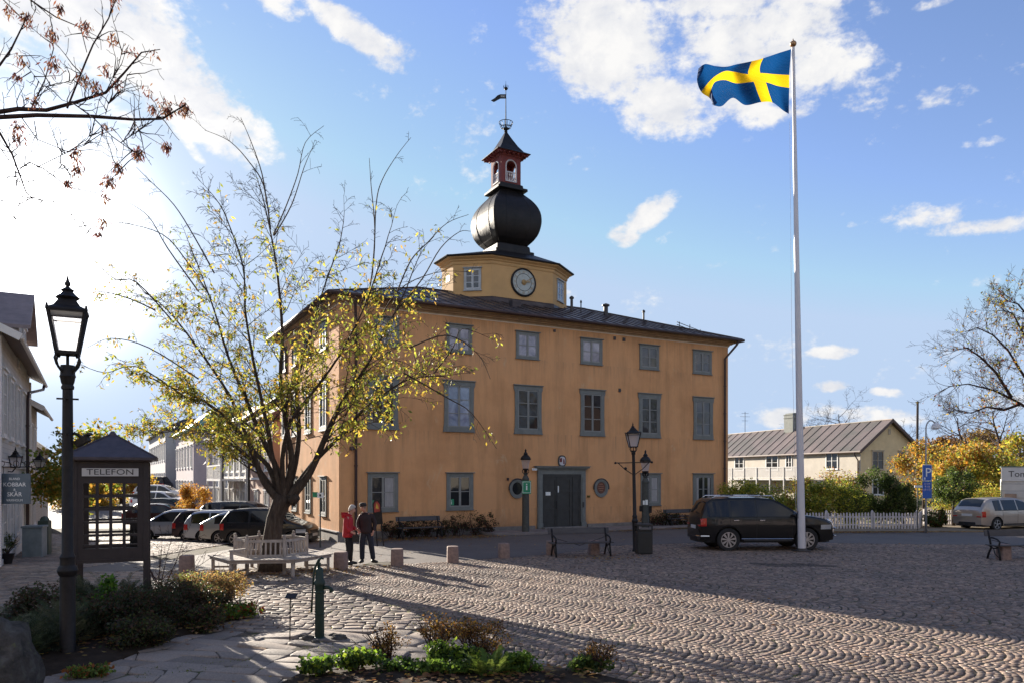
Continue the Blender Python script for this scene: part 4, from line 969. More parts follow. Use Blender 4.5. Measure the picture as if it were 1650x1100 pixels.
# ------------------------------------------------------------------ round bench
TRX, TRY = G(437, 921)
GW = pmat('weathered_teak', (.36, .31, .27), .75, .22, 5, .25, 60, stretch=(1, 1, 1))
rbn = thing('tree_bench', 'six-sided weathered wooden bench built round the trunk of the tree', 'bench', (TRX, TRY, 0), R(8))
seat, back, = MB(), MB()
for k in range(6):
    M = RZ(k*math.pi/3)
    seat = MB(); seat.M = M
    for (r0, r1) in ((.83, .92), (.94, 1.03), (1.05, 1.14), (1.16, 1.25), (1.27, 1.36)):
        w0, w1 = r0*math.tan(R(30))-.008, r1*math.tan(R(30))-.008; seat.slab([(-w0, -r0), (-w1, -r1), (w1, -r1), (w0, -r0)], .44, .468)
    w = 1.30*math.tan(R(30)); seat.box(-w, w, -1.32, -1.29, .37, .439); w = .86*math.tan(R(30)); seat.box(-w, w, -.89, -.86, .37, .439)
    seat.build('seat', GW, rbn)
    bk_ = MB(); bk_.M = M @ T(0, -.80, .47) @ Matrix.Rotation(R(-7), 4, 'X'); w = .80*math.tan(R(30))
    bk_.box(-w+.05, w-.05, -.02, .02, .36, .43); bk_.box(-w+.05, w-.05, -.02, .02, 0, .06)
    for q in range(7):
        x = -w+.11+(2*w-.22)*q/6; bk_.box(x-.02, x+.02, -.012, .012, .06, .36)
    bk_.build('backrest', GW, rbn)
    b = MB(); b.M = RZ(k*math.pi/3+R(30)); b.box(-.035, .035, -.93, -.86, 0, .95); b.lathe([(.03, .95), (.02, .96), (.038, .985), (.025, 1.02)], (0, -.895, 0), 8); b.box(-.035, .035, -1.47, -1.40, 0, .438); b.box(-.03, .03, -1.40, -.93, .36, .44); b.box(-.02, .02, -1.40, -.93, .14, .19); b.build('leg', GW, rbn)
    if k in (2, 5): b = MB(); b.M = RZ(k*math.pi/3+R(30)); b.box(-.035, .035, -1.48, -.92, .66, .70); b.box(-.03, .03, -1.46, -1.40, .438, .66); b.build('armrest', GW, rbn)
# ------------------------------------------------------------------ telephone kiosk
KY = 14.4; KX0, KX1 = PX(121, KY), PX(236, KY); kw = (KX1-KX0)/1.12
KIO = pmat('kiosk_brown', (.030, .023, .024), .6, .2, 5, .15)
kk_ = thing('phone_kiosk', 'dark wooden telephone kiosk with latticed panes, peaked roof and a TELEFON sign', 'phone kiosk', ((KX0+KX1)/2, KY, 0), R(24))
zt = ZY(742, KY); h2 = kw/2
b = MB()
for (i, j) in ((-1, -1), (1, -1), (-1, 1), (1, 1)): b.box(i*h2-.05, i*h2+.05, (0 if j < 0 else 1.0)-.05, (0 if j < 0 else 1.0)+.05, 0, zt-.01)
b.build('corner_post', KIO, kk_, bevel=.006)
zb = ZY(905, KY); zg0, zg1 = ZY(882, KY), ZY(778, KY)
def lattice_panel(M, w, name='glazed_panel', bars=True):
    b = MB(); b.M = M; hw = w/2; b.box(-hw, -hw+.10, -.035, .035, zb, zt-.02); b.box(hw-.10, hw, -.035, .035, zb, zt-.02)
    b.box(-hw+.10, hw-.10, -.035, .035, zg1, zt-.02); b.box(-hw+.10, hw-.10, -.035, .035, zb, zg0)
    b.box(-hw, hw, -.05, -.036, zb, zb+.06); n = 4
    for q in range(1, 4 if bars else 1): x = -hw+.10+(w-.2)*q/4; b.box(x-.026, x+.026, -.03, .03, zg0, zg1)
    for q in range(1, 5): z = zg0+(zg1-zg0)*q/5; b.box(-hw+.10, hw-.10, -.028, .028, z-.022, z+.022)
    b.box(-hw+.1, hw-.1, -.03, .03, zg0+.05, zg0+.075)
    return b.build(name, KIO, kk_)
lattice_panel(T(0, 0, 0), kw-.10)
lattice_panel(T(0, 1.0, 0), kw-.10, 'back_panel', False)
for xx, za_, zb_ in ((h2, zb, zb+.35), (h2, zt-.3, zt-.02), (-h2, zt-.3, zt-.02)): b = MB(); b.box(xx-.03, xx+.03, .05, .95, za_, zb_); b.build('side_panel', KIO, kk_)
b = MB(); zs = zt; ez = zt+.02; ap = ZY(697, KY)+.02
o_ = .19
b.box(-h2-.08, h2+.08, -.08, 1.08, zt-.005, zt+.05)
rg = [(-h2-o_, -o_, ez+.05), (h2+o_, -o_, ez+.05), (h2+o_, 1+o_, ez+.05), (-h2-o_, 1+o_, ez+.05)]; rb = [(x, y, z-.05) for x, y, z in rg]
b.poly(rb[::-1]); tp = (0, .5, ap)
for q in range(4): b.poly([rb[q], rb[(q+1) % 4], rg[(q+1) % 4], rg[q]]); b.poly([rg[q], rg[(q+1) % 4], tp])
b.lathe([(.07, -.05), (.06, .0), (.03, .04)], tp, 6); 
for q in range(4): b.tube([rg[q], tp], .018, 4)
b.build('roof', pmat('kiosk_roof', (.055, .045, .055), .5, .25, 6, .2, 20), kk_)
b = MB(); tz = ZY(760, KY); tw_ = .98*(kw-.10)/1.3; sx = (kw-.26)/2; b.box(-sx, sx, -.07, -.051, tz-.075, tz+.075); ts = b.build('sign', pmat('sign_face', (.55, .54, .53), .6, .06, 5, 0), kk_)
text_obj('lettering', 'TELEFON', .150, pmat('sign_lettering', (.03, .028, .03), .6, 0, 1, 0), ts, T(0, -.073, tz) @ FRONT, .002, xs=1.28)
b = MB(); b.box(.28, .55, .90, .98, 1.05, 1.55); b.tube([(.40, .9, 1.3), (.36, .84, 1.2), (.36, .84, 1.42), (.40, .9, 1.38)], .02, 6); b.build('telephone', IRON, kk_)
# ------------------------------------------------------------------ hand pump and small plaque on a stick
LX, LY = G(515, 1030); PG = pmat('pump_green', (.006, .026, .018), .5, .3, 8, .2, 30)
pu = thing('water_pump', 'old green cast-iron hand water pump standing on the cobbles', 'water pump', (LX, LY, 0))
b = MB(); b.lathe([(.10, 0), (.10, .03), (.072, .05), (.070, .38), (.076, .385), (.076, .40), (.07, .405), (.068, .70), (.076, .71), (.076, .73), (.068, .74), (.070, .82), (.085, .84), (.085, .88), (.06, .92), (.055, 1.05), (.04, 1.08), (.015, 1.10)], n=14); b.build('body', PG, pu, smooth=True, edge=35)
b = MB(); b.tube([(.05, 0, .79), (.13, 0, .79), (.17, 0, .77), (.18, 0, .72)], [.032, .028, .03, .036], 8); b.build('spout', PG, pu, smooth=True)
b = MB(); b.bar((-.02, .03, 1.02), (.0, .03, 1.16), .025); b.tube([(.06, 0, 1.22), (.03, 0, 1.235), (-.02, 0, 1.20), (-.06, -.02, 1.10), (-.085, -.03, .95), (-.10, -.03, .70), (-.115, -.03, .42)], [.016, .02, .02, .018, .015, .012, .018], 6); b.bar((-.03, 0, 1.06), (0, 0, 1.2), .02); b.build('handle', PG, pu, smooth=True)
LX, LY = G(467, 1035); st = thing('plaque_stand', 'small dark plaque on a thin iron rod left of the green pump', 'sign', (LX, LY, 0), R(-4))
b = MB(); b.tube([(0, 0, 0), (.005, 0, .6), (.01, 0, .68)], .009, 5); b.build('rod', IRON, st)
b = MB(); b.M = T(.02, 0, .69) @ Matrix.Rotation(R(28), 4, 'X'); b.box(-.085, .085, -.06, .06, 0, .012); b.build('plaque', IRON, st, bevel=.003)
# ------------------------------------------------------------------ leaning info board and street-side signs
LX, LY = PX(613, 27.0), 27.0; ib = thing('info_board', 'narrow dark leaning information board on two legs beside the standing man', 'sign', (LX, LY, 0), R(6)); ib.rotation_euler = (0, R(-5), R(6))
b = MB(); 
for s in (-1, 1): b.bar((s*.11, 0, 0), (s*.10, 0, .95), .04)
b.build('leg', IRON, ib)
b = MB(); b.prism([(-.16, .78), (.16, .78), (.15, 1.52), (.08, 1.64), (0, 1.68), (-.08, 1.64), (-.15, 1.52)], -.02, .02); bd = b.build('board', IRON, ib)
b = MB(); b.prism([(-.10, 1.22), (.10, 1.22), (.10, 1.48), (.03, 1.60), (-.05, 1.58), (-.10, 1.48)], -.028, -.021); b.build('picture', pmat('poster_red', (.30, .04, .03), .5, .6, 6, 0), bd)
b = MB(); b.prism([(-.05, 1.36), (.06, 1.32), (.05, 1.42), (.0, 1.54)], -.034, -.029); b.build('figure', pmat('poster_yellow', (.55, .36, .06), .5), bd)
LY = 28.6; LX = PX(516, LY); gs = thing('street_sign', 'thin grey post with a small green and white sign by the black hatchback', 'sign', (LX, LY, ground_z(LX, LY)))
b = MB(); b.tube([(0, 0, 0), (0, 0, 2.12)], .028, 8); b.build('post', GREYIRON, gs)
b = MB(); b.box(-.28, -.08, -.04, -.03, 1.90, 2.10); b.build('green_plate', GREEN, gs); b = MB(); b.box(-.10, .14, -.06, -.045, 1.88, 2.08); wp = b.build('white_plate', WSIGN, gs)
b = MB(); b.box(-.02, .05, -.065, -.062, 1.94, 2.02); b.build('symbol', IRON, wp)
# parking sign and curved lamp on the right
PY = 33.4; PXX = PX(1492, PY); ps = thing('parking_sign', 'blue parking sign with a time plate on the foot of the curved grey lamp', 'sign', (PXX, PY-.09, 0))
BLUE = pmat('sign_blue', (.015, .10, .42), .45, .05, 3, 0)
z0 = ZY(774, PY); z1 = ZY(748, PY); hw = .20
b = MB(); b.slab([(x, y) for x, y in ovalpl(hw+.012, (z1-z0)/2+.01, 16, 9)], 0, .012); b.v = [(x, -z, y+(z0+z1)/2) for x, y, z in b.v]; pp_ = b.build('sign_plate', WSIGN, ps)
b = MB(); b.box(-hw+.01, hw-.01, -.018, -.014, z0+.015, z1-.015); b.build('blue_field', BLUE, pp_)
text_obj('letter_p', 'P', .55, WSIGN, pp_, T(.04, -.020, (z0+z1)/2) @ FRONT, .002)
b = MB(); b.ball((-.11, -.021, z0+.12), .035, 6, 5, (1, .3, 1)); b.box(-.15, -.08, -.022, -.019, z0+.05, z0+.07); b.build('pictogram', WSIGN, pp_)
z2 = 0; zz = ZY(802, PY); b = MB(); b.box(-hw, hw, -.012, 0, zz, z0-.02); p2 = b.build('time_plate', BLUE, ps)
for q, s in enumerate(('6 tim', '9-18', '(9-15)')): text_obj('lettering', s, .12, pmat('sign_pale', (.6, .5, .6), .5), p2, T(0, -.015, z0-.12-.13*q) @ FRONT, .001)
b = MB()
for zc_ in (z0+.1, z0+.3, z0-.15): b.box(-.06, .06, -.003, .045, zc_-.02, zc_+.02)
b.build('clamp', GREYIRON, ps)
cl_ = thing('street_lamp', 'grey curved-neck street lamp with a white dome shade near the picket fence', 'street lamp', (PXX, PY, 0))
zt_ = ZY(690, PY); b = MB(); b.tube([(0, 0, 0), (0, 0, 1.0), (-.0, 0, zt_)]+[(.22-.22*math.cos(t), 0, zt_+.36*math.sin(t)) for t in [math.pi*i/10 for i in range(1, 9)]], [.06, .045]+[.03]*9, 8); b.build('post', pmat('galvanised', (.30, .31, .33), .4, .1, metal=.5), cl_, smooth=True)
b = MB(); z = zt_+.02; b.lathe([(.02, .24), (.10, .22), (.17, .14), (.19, .02), (.19, 0)], (.44, 0, z), 14); b.build('shade', WHITE, cl_, smooth=True, edge=60); b = MB(); b.ball((.44, 0, z), .14, 10, 6, (1, 1, .6)); b.build('globe', LGLASS, cl_, smooth=True)
fs = thing('direction_sign', 'white finger sign low on a thin post in front of the parking sign', 'sign', (PX(1479, 34.2), 34.2, 0), 0)
zf = ZY(783, 34.2); b = MB(); b.box(-.15, .52, -.012, .012, zf-.05, zf+.05); b.build('board', WSIGN, fs); b = MB(); b.tube([(0, .03, 0), (0, .03, zf)], .02, 6); b.build('post', GREYIRON, fs)
# utility pole behind the cream house
up = tag(MB().tube([(0, 0, 0), (.1, 0, 10.0)], [.14, .11], 8).build('utility_pole', pmat('pole_wood', (.06, .045, .04), .9), None, loc=(PX(1477, 76), 76, 0)), 'dark wooden utility pole rising beside the gable of the cream house', 'pole')
# ------------------------------------------------------------------ vehicles
TYRE = pmat('tyre', (.013, .013, .014), .8, .2, 20, .2); RIM = pmat('alloy', (.42, .42, .44), .3, .08, 8, 0, metal=.85); DARKP = pmat('black_plastic', (.015, .015, .016), .6, .2, 8, .1)
CGL = NT('car_glass'); CGL.base((.012, .014, .016)); CGL.set(rough=.03, spec=.8)
tr_ = CGL.n('ShaderNodeBsdfTransparent'); tr_.inputs[0].default_value = (.30, .34, .33, 1); mx_ = CGL.n('ShaderNodeMixShader'); mx_.inputs[0].default_value = .35
CGL.l(tr_.outputs[0], mx_.inputs[2]); CGL.l(CGL.b.outputs[0], mx_.inputs[1]); CGL.l(mx_.outputs[0], CGL.out.inputs[0]); CGL = CGL.mat
CGLD = NT('tinted_car_glass'); CGLD.base((.008, .008, .010)); CGLD.set(rough=.05, spec=.45); CGLD = CGLD.mat
REDL = pmat('tail_lens', (.42, .015, .012), .15, .1, 30, 0, coat=.5); HEADL = pmat('head_lens', (.55, .56, .58), .08, .15, 30, 0, metal=.4, coat=.5); CHROME = pmat('chrome', (.65, .65, .67), .12, .03, 5, 0, metal=1); PLATE = pmat('number_plate', (.62, .62, .62), .4, .03, 5, 0)
def paint(name, c, metal=.25): return pmat('paint_'+name, c, .30, .04, 3, 0, metal=metal, coat=.35, spec=.3)
def car(name, label, cat, loc, heading, L, Wd, top, belt, wb, wr, mat, sidewin, windscreen, rearwin, group=None, z=None, rails=False, tint=False, spokes=5, detail=2, cut=.0):
    """local x forward; top = silhouette [(x,z)] from rear to front (x from -L/2 to L/2)"""
    g = CGLD if tint else CGL
    t = thing(name, label, cat, (loc[0], loc[1], ground_z(*loc) if z is None else z), heading, group)
    tx_, tz_ = [p[0] for p in top], [p[1] for p in top]; fT = lambda x: float(np.interp(x, tx_, tz_)); zr_ = max(tz_)
    ra = wr*1.17; bot0 = .24 if wr < .34 else .32
    def bot(x):
        z = bot0+.06*abs(2*x/L)**6
        for xw in wb:
            if abs(x-xw) < ra: z = max(z, wr*.97+math.sqrt(max(0, ra*ra-(x-xw)**2)))
        return min(z, fT(x)-.12)
    def hw(x, z):
        s = abs(2*x/L); w = Wd/2*(1-.13*s**7-.035*s**3)
        zb = fT(x)
        if z < belt:
            w *= 1-.05*((belt*.72-z)/.6)**2
            if abs(z-belt*.78) < .05: w += .008
        else: w *= 1-.05*((belt*.28)/.6)**2-(.24)*(z-belt)/(zr_-belt)*(1.0)
        d = zb-z
        if d < .07: w -= .05*(1-d/.07)**2
        return w
    xs = sorted(set([round(-L/2+L*i/70, 4) for i in range(71)]+[round(xw+ra*math.cos(a), 4) for xw in wb for a in [math.pi*i/12 for i in range(13)]]+[x for x in tx_]))
    nr = 12; b = MB(); grid = {}
    for i, x in enumerate(xs):
        z0, z1 = bot(x), fT(x)
        for sd in (-1, 1):
            for r_ in range(nr+1):
                k_ = r_/nr; z = z0+(z1-z0)*k_; grid[(i, sd, r_)] = b.V((x, sd*hw(x, z), z))
    for i in range(len(xs)-1):
        for sd in (-1, 1):
            for r_ in range(nr):
                q = (grid[(i, sd, r_)], grid[(i+1, sd, r_)], grid[(i+1, sd, r_+1)], grid[(i, sd, r_+1)]); b.F(q if sd < 0 else q[::-1])
    nc = 6; tg = {}
    def topz(x, f): return fT(x)+.025*(1-f*f)
    for i, x in enumerate(xs):
        w = hw(x, fT(x))
        for c in range(nc+1):
            f = -1+2*c/nc; tg[(i, c)] = grid[(i, -1, nr)] if c == 0 else grid[(i, 1, nr)] if c == nc else b.V((x, w*f, topz(x, f)))
    for i in range(len(xs)-1):
        for c in range(nc): b.F((tg[(i, c)], tg[(i+1, c)], tg[(i+1, c+1)], tg[(i, c+1)]))
    for i in (0, len(xs)-1):
        l = [grid[(i, -1, r_)] for r_ in range(nr+1)]+[tg[(i, c)] for c in range(1, nc)]+[grid[(i, 1, r_)] for r_ in range(nr, -1, -1)]; b.F(l)
    b.build('body', mat, t, smooth=True, edge=38)
    # underbody and arches
    b = MB(); b.box(-L/2+.25, L/2-.25, -Wd/2+.22, Wd/2-.22, bot0-.04, belt-.25); 
    for xw in wb:
        for sd in (-1, 1):
            pts = [(xw+ra*1.0*math.cos(a), wr*.97+ra*1.0*math.sin(a)) for a in [math.pi*i/12 for i in range(13)]]
            for i in range(12):
                (xa, za), (xb, zb2) = pts[i], pts[i+1]; y0, y1 = sd*(hw(xw, .7)-.012), sd*(Wd/2-.3); b.poly([(xa, y0, za), (xb, y0, zb2), (xb, y1, zb2), (xa, y1, za)])
    b.build('underbody', DARKP, t)
    # glass
    def side_panel(x0, x1, sd, nm, mt, zlo=None, zhi=None, inset=.075, off=.005):
        bb = MB(); n = max(4, int((x1-x0)/.06)); cols_ = []
        for i in range(n+1):
            x = x0+(x1-x0)*i/n; lo = belt+.02 if zlo is None else zlo; hi = min(fT(x)-inset, zr_-inset-.02) if zhi is None else zhi
            if hi < lo+.03: continue
            cols_.append([bb.V((x, sd*(hw(x, lo+(hi-lo)*k/4)+off), lo+(hi-lo)*k/4)) for k in range(5)])
        for i in range(len(cols_)-1):
            for k in range(4):
                q = (cols_[i][k], cols_[i+1][k], cols_[i+1][k+1], cols_[i][k+1]); bb.F(q if sd < 0 else q[::-1])
        if bb.f: return bb.build(nm, mt, t, smooth=True, fixn=False)
    for (x0, x1) in sidewin:
        for sd in (-1, 1): side_panel(x0, x1, sd, 'side_window', g)
    def top_panel(x0, x1, nm, fr=.86):
        bb = MB(); n = 8; rows_ = []
        for i in range(n+1):
            x = x0+(x1-x0)*i/n; w = hw(x, fT(x)-.03)*fr; rows_.append([bb.V((x+(.012 if x1 > 0 else -.012), w*f, topz(x, f)+.012)) for f in [-1+2*c/6 for c in range(7)]])
        for i in range(n):
            for c in range(6): bb.F((rows_[i][c], rows_[i+1][c], rows_[i+1][c+1], rows_[i][c+1]))
        return bb.build(nm, g, t, smooth=True, fixn=False)
    top_panel(*windscreen, 'windscreen'); top_panel(*rearwin, 'rear_window', .8)
    # trim lines: door gaps, sill strip, handles
    b = MB()
    for sd in (-1, 1):
        for xg in [(a[1]+c[0])/2 for a, c in zip(sidewin, sidewin[1:])]+[sidewin[-1][1]-.12]:
            zs_ = [bot0+.12+(belt-bot0-.12)*k/6 for k in range(7)]; b.tube([(xg, sd*(hw(xg, z)+.001), z) for z in zs_], .006, 4)
        x0, x1 = wb[0]+ra+.05, wb[1]-ra-.05; b.bar((x0, sd*(hw(0, bot0+.1)+.005), bot0+.06), (x1, sd*(hw(0, bot0+.1)+.005), bot0+.06), .02, .07)
        b.tube([(x, sd*(hw(x, belt+.01)+.004), belt+.01) for x in [sidewin[0][0]+(sidewin[-1][1]-sidewin[0][0])*k/8 for k in range(9)]], .012, 4)
    b.build('trim', DARKP, t)
    if detail > 1:
        for sd in (-1, 1):
            for (x0, x1) in sidewin[-2:]:
                b = MB(); xh = x0+.14; b.bar((xh-.08, sd*(hw(xh, belt-.10)+.02), belt-.10), (xh+.10, sd*(hw(xh, belt-.10)+.02), belt-.10), .02, .03); b.build('door_handle', CHROME if rails else mat, t, bevel=.004)
            xm = sidewin[-1][1]-.10; b = MB(); b.ball((xm, sd*(hw(xm, belt)+.10), belt+.07), .10, 8, 6, (.6, 1, .75)); b.bar((xm, sd*hw(xm, belt), belt+.03), (xm, sd*(hw(xm, belt)+.08), belt+.05), .03); b.build('wing_mirror', mat, t, smooth=True)
    # bumpers
    for s, nm in ((-1, 'rear_bumper'), (1, 'front_bumper')):
        b = MB(); pts = []
        n = 12; ring_ = []
        for i in range(n+1):
            a = -1+2*i/n; w = hw(s*L*.46, .45)+.015; x = s*(L/2+.03-.30*abs(a)**4); ring_.append((x, a*w))
        for (z0, z1, o2) in ((bot0-.03, bot0+.16, 0), ):
            lo = [(x, y, z0) for x, y in ring_]+[(x-s*.2, y*.9, z0) for x, y in ring_[::-1]]; hi = [(x, y, z1) for x, y in ring_]+[(x-s*.2, y*.9, z1) for x, y in ring_[::-1]]; b.loft([lo, hi])
        b.build(nm, DARKP, t, bevel=.02)
    xr_ = -L/2; b = MB(); zp = min(belt-.22, .78) if rails else .72
    b.box(xr_-.02, xr_+.01, -.26, .26, zp-.055, zp+.055); b.build('number_plate', PLATE, t)
    b = MB(); b.box(L/2-.02, L/2+.045, -.26, .26, .38, .49); b.build('number_plate', PLATE, t)
    b = MB(); b.box(L/2-.1, L/2+.012, -.42, .42, .54, .64); b.build('grille', DARKP, t)
    for sd in (-1, 1):
        # tail lamp wraps the corner
        zl0, zl1 = belt-.30, belt-.04
        side_panel(-L/2+.02, -L/2+.20, sd, 'tail_light', REDL, zl0, zl1, off=.012)
        b = MB(); w = hw(-L/2+.02, zl0); b.box(xr_-.015, xr_+.06, sd*(w-.24), sd*(w-.01), zl0, zl1 if fT(-L/2) > zl1 else max(zl0+.05, fT(-L/2)-.02)); b.build('tail_light', REDL, t, bevel=.01)
        xh0, xh1 = L/2-.48, L/2-.10; hz = min(fT(xh0), fT(xh1))
        o = side_panel(xh0, xh1, sd, 'headlight', HEADL, hz-.20, hz-.05, off=.012)
        b = MB(); w = hw(L/2-.03, .6); b.box(L/2-.10, L/2+.004, sd*(w-.30), sd*(w-.02), hz-.22, min(hz-.06, fT(L/2)-.01)); b.build('headlight', HEADL, t, bevel=.02)
    for xw in wb:
        for sd in (-1, 1):
            y = sd*(Wd/2-.12); b = MB(); b.M = T(xw, y, wr) @ Matrix.Rotation(R(90), 4, 'X')
            r = wr; b.lathe([(r*.66, -.10), (r*.9, -.105), (r*.985, -.08), (r, -.04), (r, .04), (r*.985, .08), (r*.9, .105), (r*.66, .10)], n=26, cap=False); wh = b.build('wheel', TYRE, t, smooth=True, edge=40)
            b = MB(); b.M = T(xw, y, wr) @ Matrix.Rotation(R(90), 4, 'X'); rr = r*.68; f_ = -sd*-1
            zf = -sd*.085
            b.lathe([(rr, zf-.012), (rr, zf+.012), (rr*.9, zf+.012), (rr*.9, zf-.012)], n=26, cap=False)
            for q in range(spokes):
                a = 2*math.pi*q/spokes+.2
                for dd in (-.09, .09): b.bar((math.cos(a)*rr*.1, math.sin(a)*rr*.1, zf), (math.cos(a+dd)*rr*.95, math.sin(a+dd)*rr*.95, zf), rr*.10, .02, up=(0, 0, 1))
            b.lathe([(rr*.2, zf-.02), (rr*.2, zf+.02)], n=12); b.build('rim', RIM, wh)
            b = MB(); b.M = T(xw, y, wr) @ Matrix.Rotation(R(90), 4, 'X'); b.lathe([(rr, -sd*.02-.01), (rr, -sd*.02+.01)], n=20); b.build('brake_disc', DARKP, wh)
    # cabin: seats and steering side silhouettes
    if not tint:
        b = MB()
        for x in (sidewin[-1][0]+.05, sidewin[0][0]+.35):
            for sd in (-1, 1): b.box(x-.12, x+.04, sd*.36-.22, sd*.36+.22, belt-.2, belt+.18); b.box(x-.10, x+.0, sd*.36-.12, sd*.36+.12, belt+.20, belt+.36)
        b.build('seat', DARKP, t, bevel=.04)
    if rails:
        b = MB()
        for sd in (-1, 1):
            x0, x1 = -L/2+.45, .35; w = hw(0, zr_)-.05; b.tube([(x0, sd*w, fT(x0)+.01), (x0+.12, sd*w, zr_+.045), (x1-.12, sd*w, zr_+.06), (x1, sd*w, fT(x1)+.01)], .022, 6)
        b.build('roof_rail', CHROME, t, smooth=True)
        for x in (-1.1, -.1): b = MB(); b.box(x-.05, x+.05, -hw(0, zr_)+.02, hw(0, zr_)-.02, zr_+.06, zr_+.09); b.build('roof_bar', DARKP, t, bevel=.01)
    return t
# profiles
SUV = [(-2.24, .74), (-2.22, 1.06), (-2.14, 1.28), (-1.98, 1.62), (-1.84, 1.71), (-1.2, 1.765), (-.3, 1.77), (.15, 1.73), (.45, 1.61), (1.0, 1.27), (1.18, 1.19), (1.6, 1.14), (1.95, 1.06), (2.12, .96), (2.22, .80), (2.24, .60)]
HATCH = [(-1.85, .62), (-1.84, .90), (-1.70, 1.12), (-1.50, 1.38), (-1.25, 1.46), (-.5, 1.50), (.1, 1.49), (.45, 1.38), (1.0, 1.02), (1.3, .92), (1.6, .84), (1.78, .70), (1.85, .5)]
SEDANB = [(-2.15, .60), (-2.13, .92), (-1.95, 1.02), (-1.35, 1.32), (-.9, 1.42), (-.2, 1.44), (.3, 1.38), (.95, 1.02), (1.2, .95), (1.7, .86), (2.05, .74), (2.15, .5)]
WAGON = [(-2.30, .62), (-2.28, .95), (-2.16, 1.15), (-1.92, 1.40), (-1.6, 1.46), (-.6, 1.49), (.1, 1.47), (.45, 1.36), (1.05, 1.0), (1.3, .94), (1.85, .84), (2.2, .72), (2.3, .5)]
suv = car('parked_car', 'large black off-road car with roof rails and a chrome nose bar parked behind the flagpole', 'car', (PX(1219, 26.2), 26.0), R(2), 4.48, 1.88, SUV, 1.13, (-1.32, 1.30), .385, paint('black', (.006, .006, .007), .0), [(-2.0, -1.3), (-1.22, -.42), (-.36, .92)], (.38, 1.06), (-2.16, -1.96), tint=True, rails=True, spokes=9)
b = MB(); pts = [(1.85, 0, .42), (2.15, 0, .38), (2.32, 0, .50), (2.34, 0, .75), (2.27, 0, .95), (2.12, 0, 1.04)]
for sd in (-.55, .55): b.tube([(x, sd, z) for x, y, z in pts], .035, 8)
for i in (3, 2): b.tube([(pts[i][0], -.75, pts[i][2]), (pts[i][0]+.03, 0, pts[i][2]), (pts[i][0], .75, pts[i][2])], .03, 8)
b.build('nose_bar', CHROME, suv, smooth=True)
b = MB(); b.tube([(-1.95, -.86, .50), (-2.20, -.80, .50), (-2.28, -.5, .50)], .03, 6); b.tube([(-.9, -.935, .42), (.85, -.935, .42)], .012, 5); b.build('chrome_strip', CHROME, suv)
car('parked_car', 'champagne silver hatchback parked by the yellow shrubs at the right edge', 'car', (23.0, 35.8), R(20), 4.3, 1.74, HATCH if False else [(x*4.3/3.7, z) for x, z in HATCH], .93, (-1.30, 1.30), .31, paint('champagne', (.42, .37, .32), .5), [(-1.45, -1.02), (-.92, -.05), (.02, 1.0)], (.55, 1.12), (-2.0, -1.62))
GR = 'cars parked side by side along the street by the town hall'
car('parked_car', 'small black hatchback nearest the town hall, partly behind the tree trunk', 'car', (PX(436, 31.2), 31.2), R(-4), 3.66, 1.66, HATCH, .93, (-1.18, 1.18), .29, paint('blue_black', (.008, .009, .013), .1), [(-1.5, -.62), (-.52, .95)], (.5, 1.05), (-1.68, -1.40), GR)
car('parked_car', 'silver rounded saloon directly behind the small black hatchback', 'car', (PX(412, 33.4), 33.4), R(0), 4.35, 1.72, [(x*1.01, z) for x, z in SEDANB], .90, (-1.3, 1.3), .30, paint('silver_green', (.36, .38, .38), .6), [(-1.5, -.55), (-.45, .9)], (.35, 1.0), (-1.85, -1.4), GR, spokes=7)
car('parked_car', 'silver-blue estate car with tall red tail lights behind the silver saloon', 'car', (PX(387, 35.3), 35.3), R(2), 4.6, 1.78, WAGON, .92, (-1.38, 1.38), .31, paint('ice_blue', (.36, .40, .47), .55), [(-1.95, -1.15), (-1.08, -.2), (-.12, .95)], (.5, 1.08), (-2.15, -1.94), GR)
car('parked_car', 'dark estate car whose black roof shows above the silver-blue estate', 'car', (PX(400, 38.3), 38.3), R(0), 4.6, 1.78, WAGON, .92, (-1.38, 1.38), .31, paint('graphite', (.05, .055, .065), .4), [(-1.95, -1.15), (-1.08, -.2), (-.12, .95)], (.5, 1.08), (-2.15, -1.94), GR, detail=1, z=-.25)
car('parked_car', 'dark hatchback with red tail lights between the silver-blue estate and the pale small car', 'car', (PX(349, 37.2), 37.2), R(4), 3.75, 1.68, [(x*1.01, z) for x, z in HATCH], .93, (-1.18, 1.18), .29, paint('dark_red', (.035, .02, .03), .4), [(-1.5, -.62), (-.52, .95)], (.5, 1.05), (-1.68, -1.40), GR, detail=1)
car('parked_car', 'pale grey-blue small car nose-out at the left end of the parked row', 'car', (PX(284, 38.6), 38.6), R(190), 3.8, 1.68, [(x*1.02, z) for x, z in HATCH], .93, (-1.18, 1.18), .29, paint('pale_blue', (.30, .34, .42), .5), [(-1.5, -.62), (-.52, .95)], (.5, 1.05), (-1.68, -1.40), GR, detail=1)
GF = 'cars parked further down the street'
car('parked_car', 'dark maroon car in the second row, half hidden by the phone kiosk', 'car', (PX(262, 47), 47), R(8), 4.3, 1.74, SEDANB, .90, (-1.3, 1.3), .30, paint('maroon', (.05, .018, .018), .4), [(-1.5, -.55), (-.45, .9)], (.35, 1.0), (-1.85, -1.4), GF, detail=1, z=-.62)
car('parked_car', 'black low car with a shining roof behind the maroon car', 'car', (PX(272, 53), 53), R(4), 4.4, 1.76, SEDANB, .90, (-1.3, 1.3), .30, paint('black', (.006, .006, .007), .0), [(-1.5, -.55), (-.45, .9)], (.35, 1.0), (-1.85, -1.4), GF, detail=1, z=-.45)
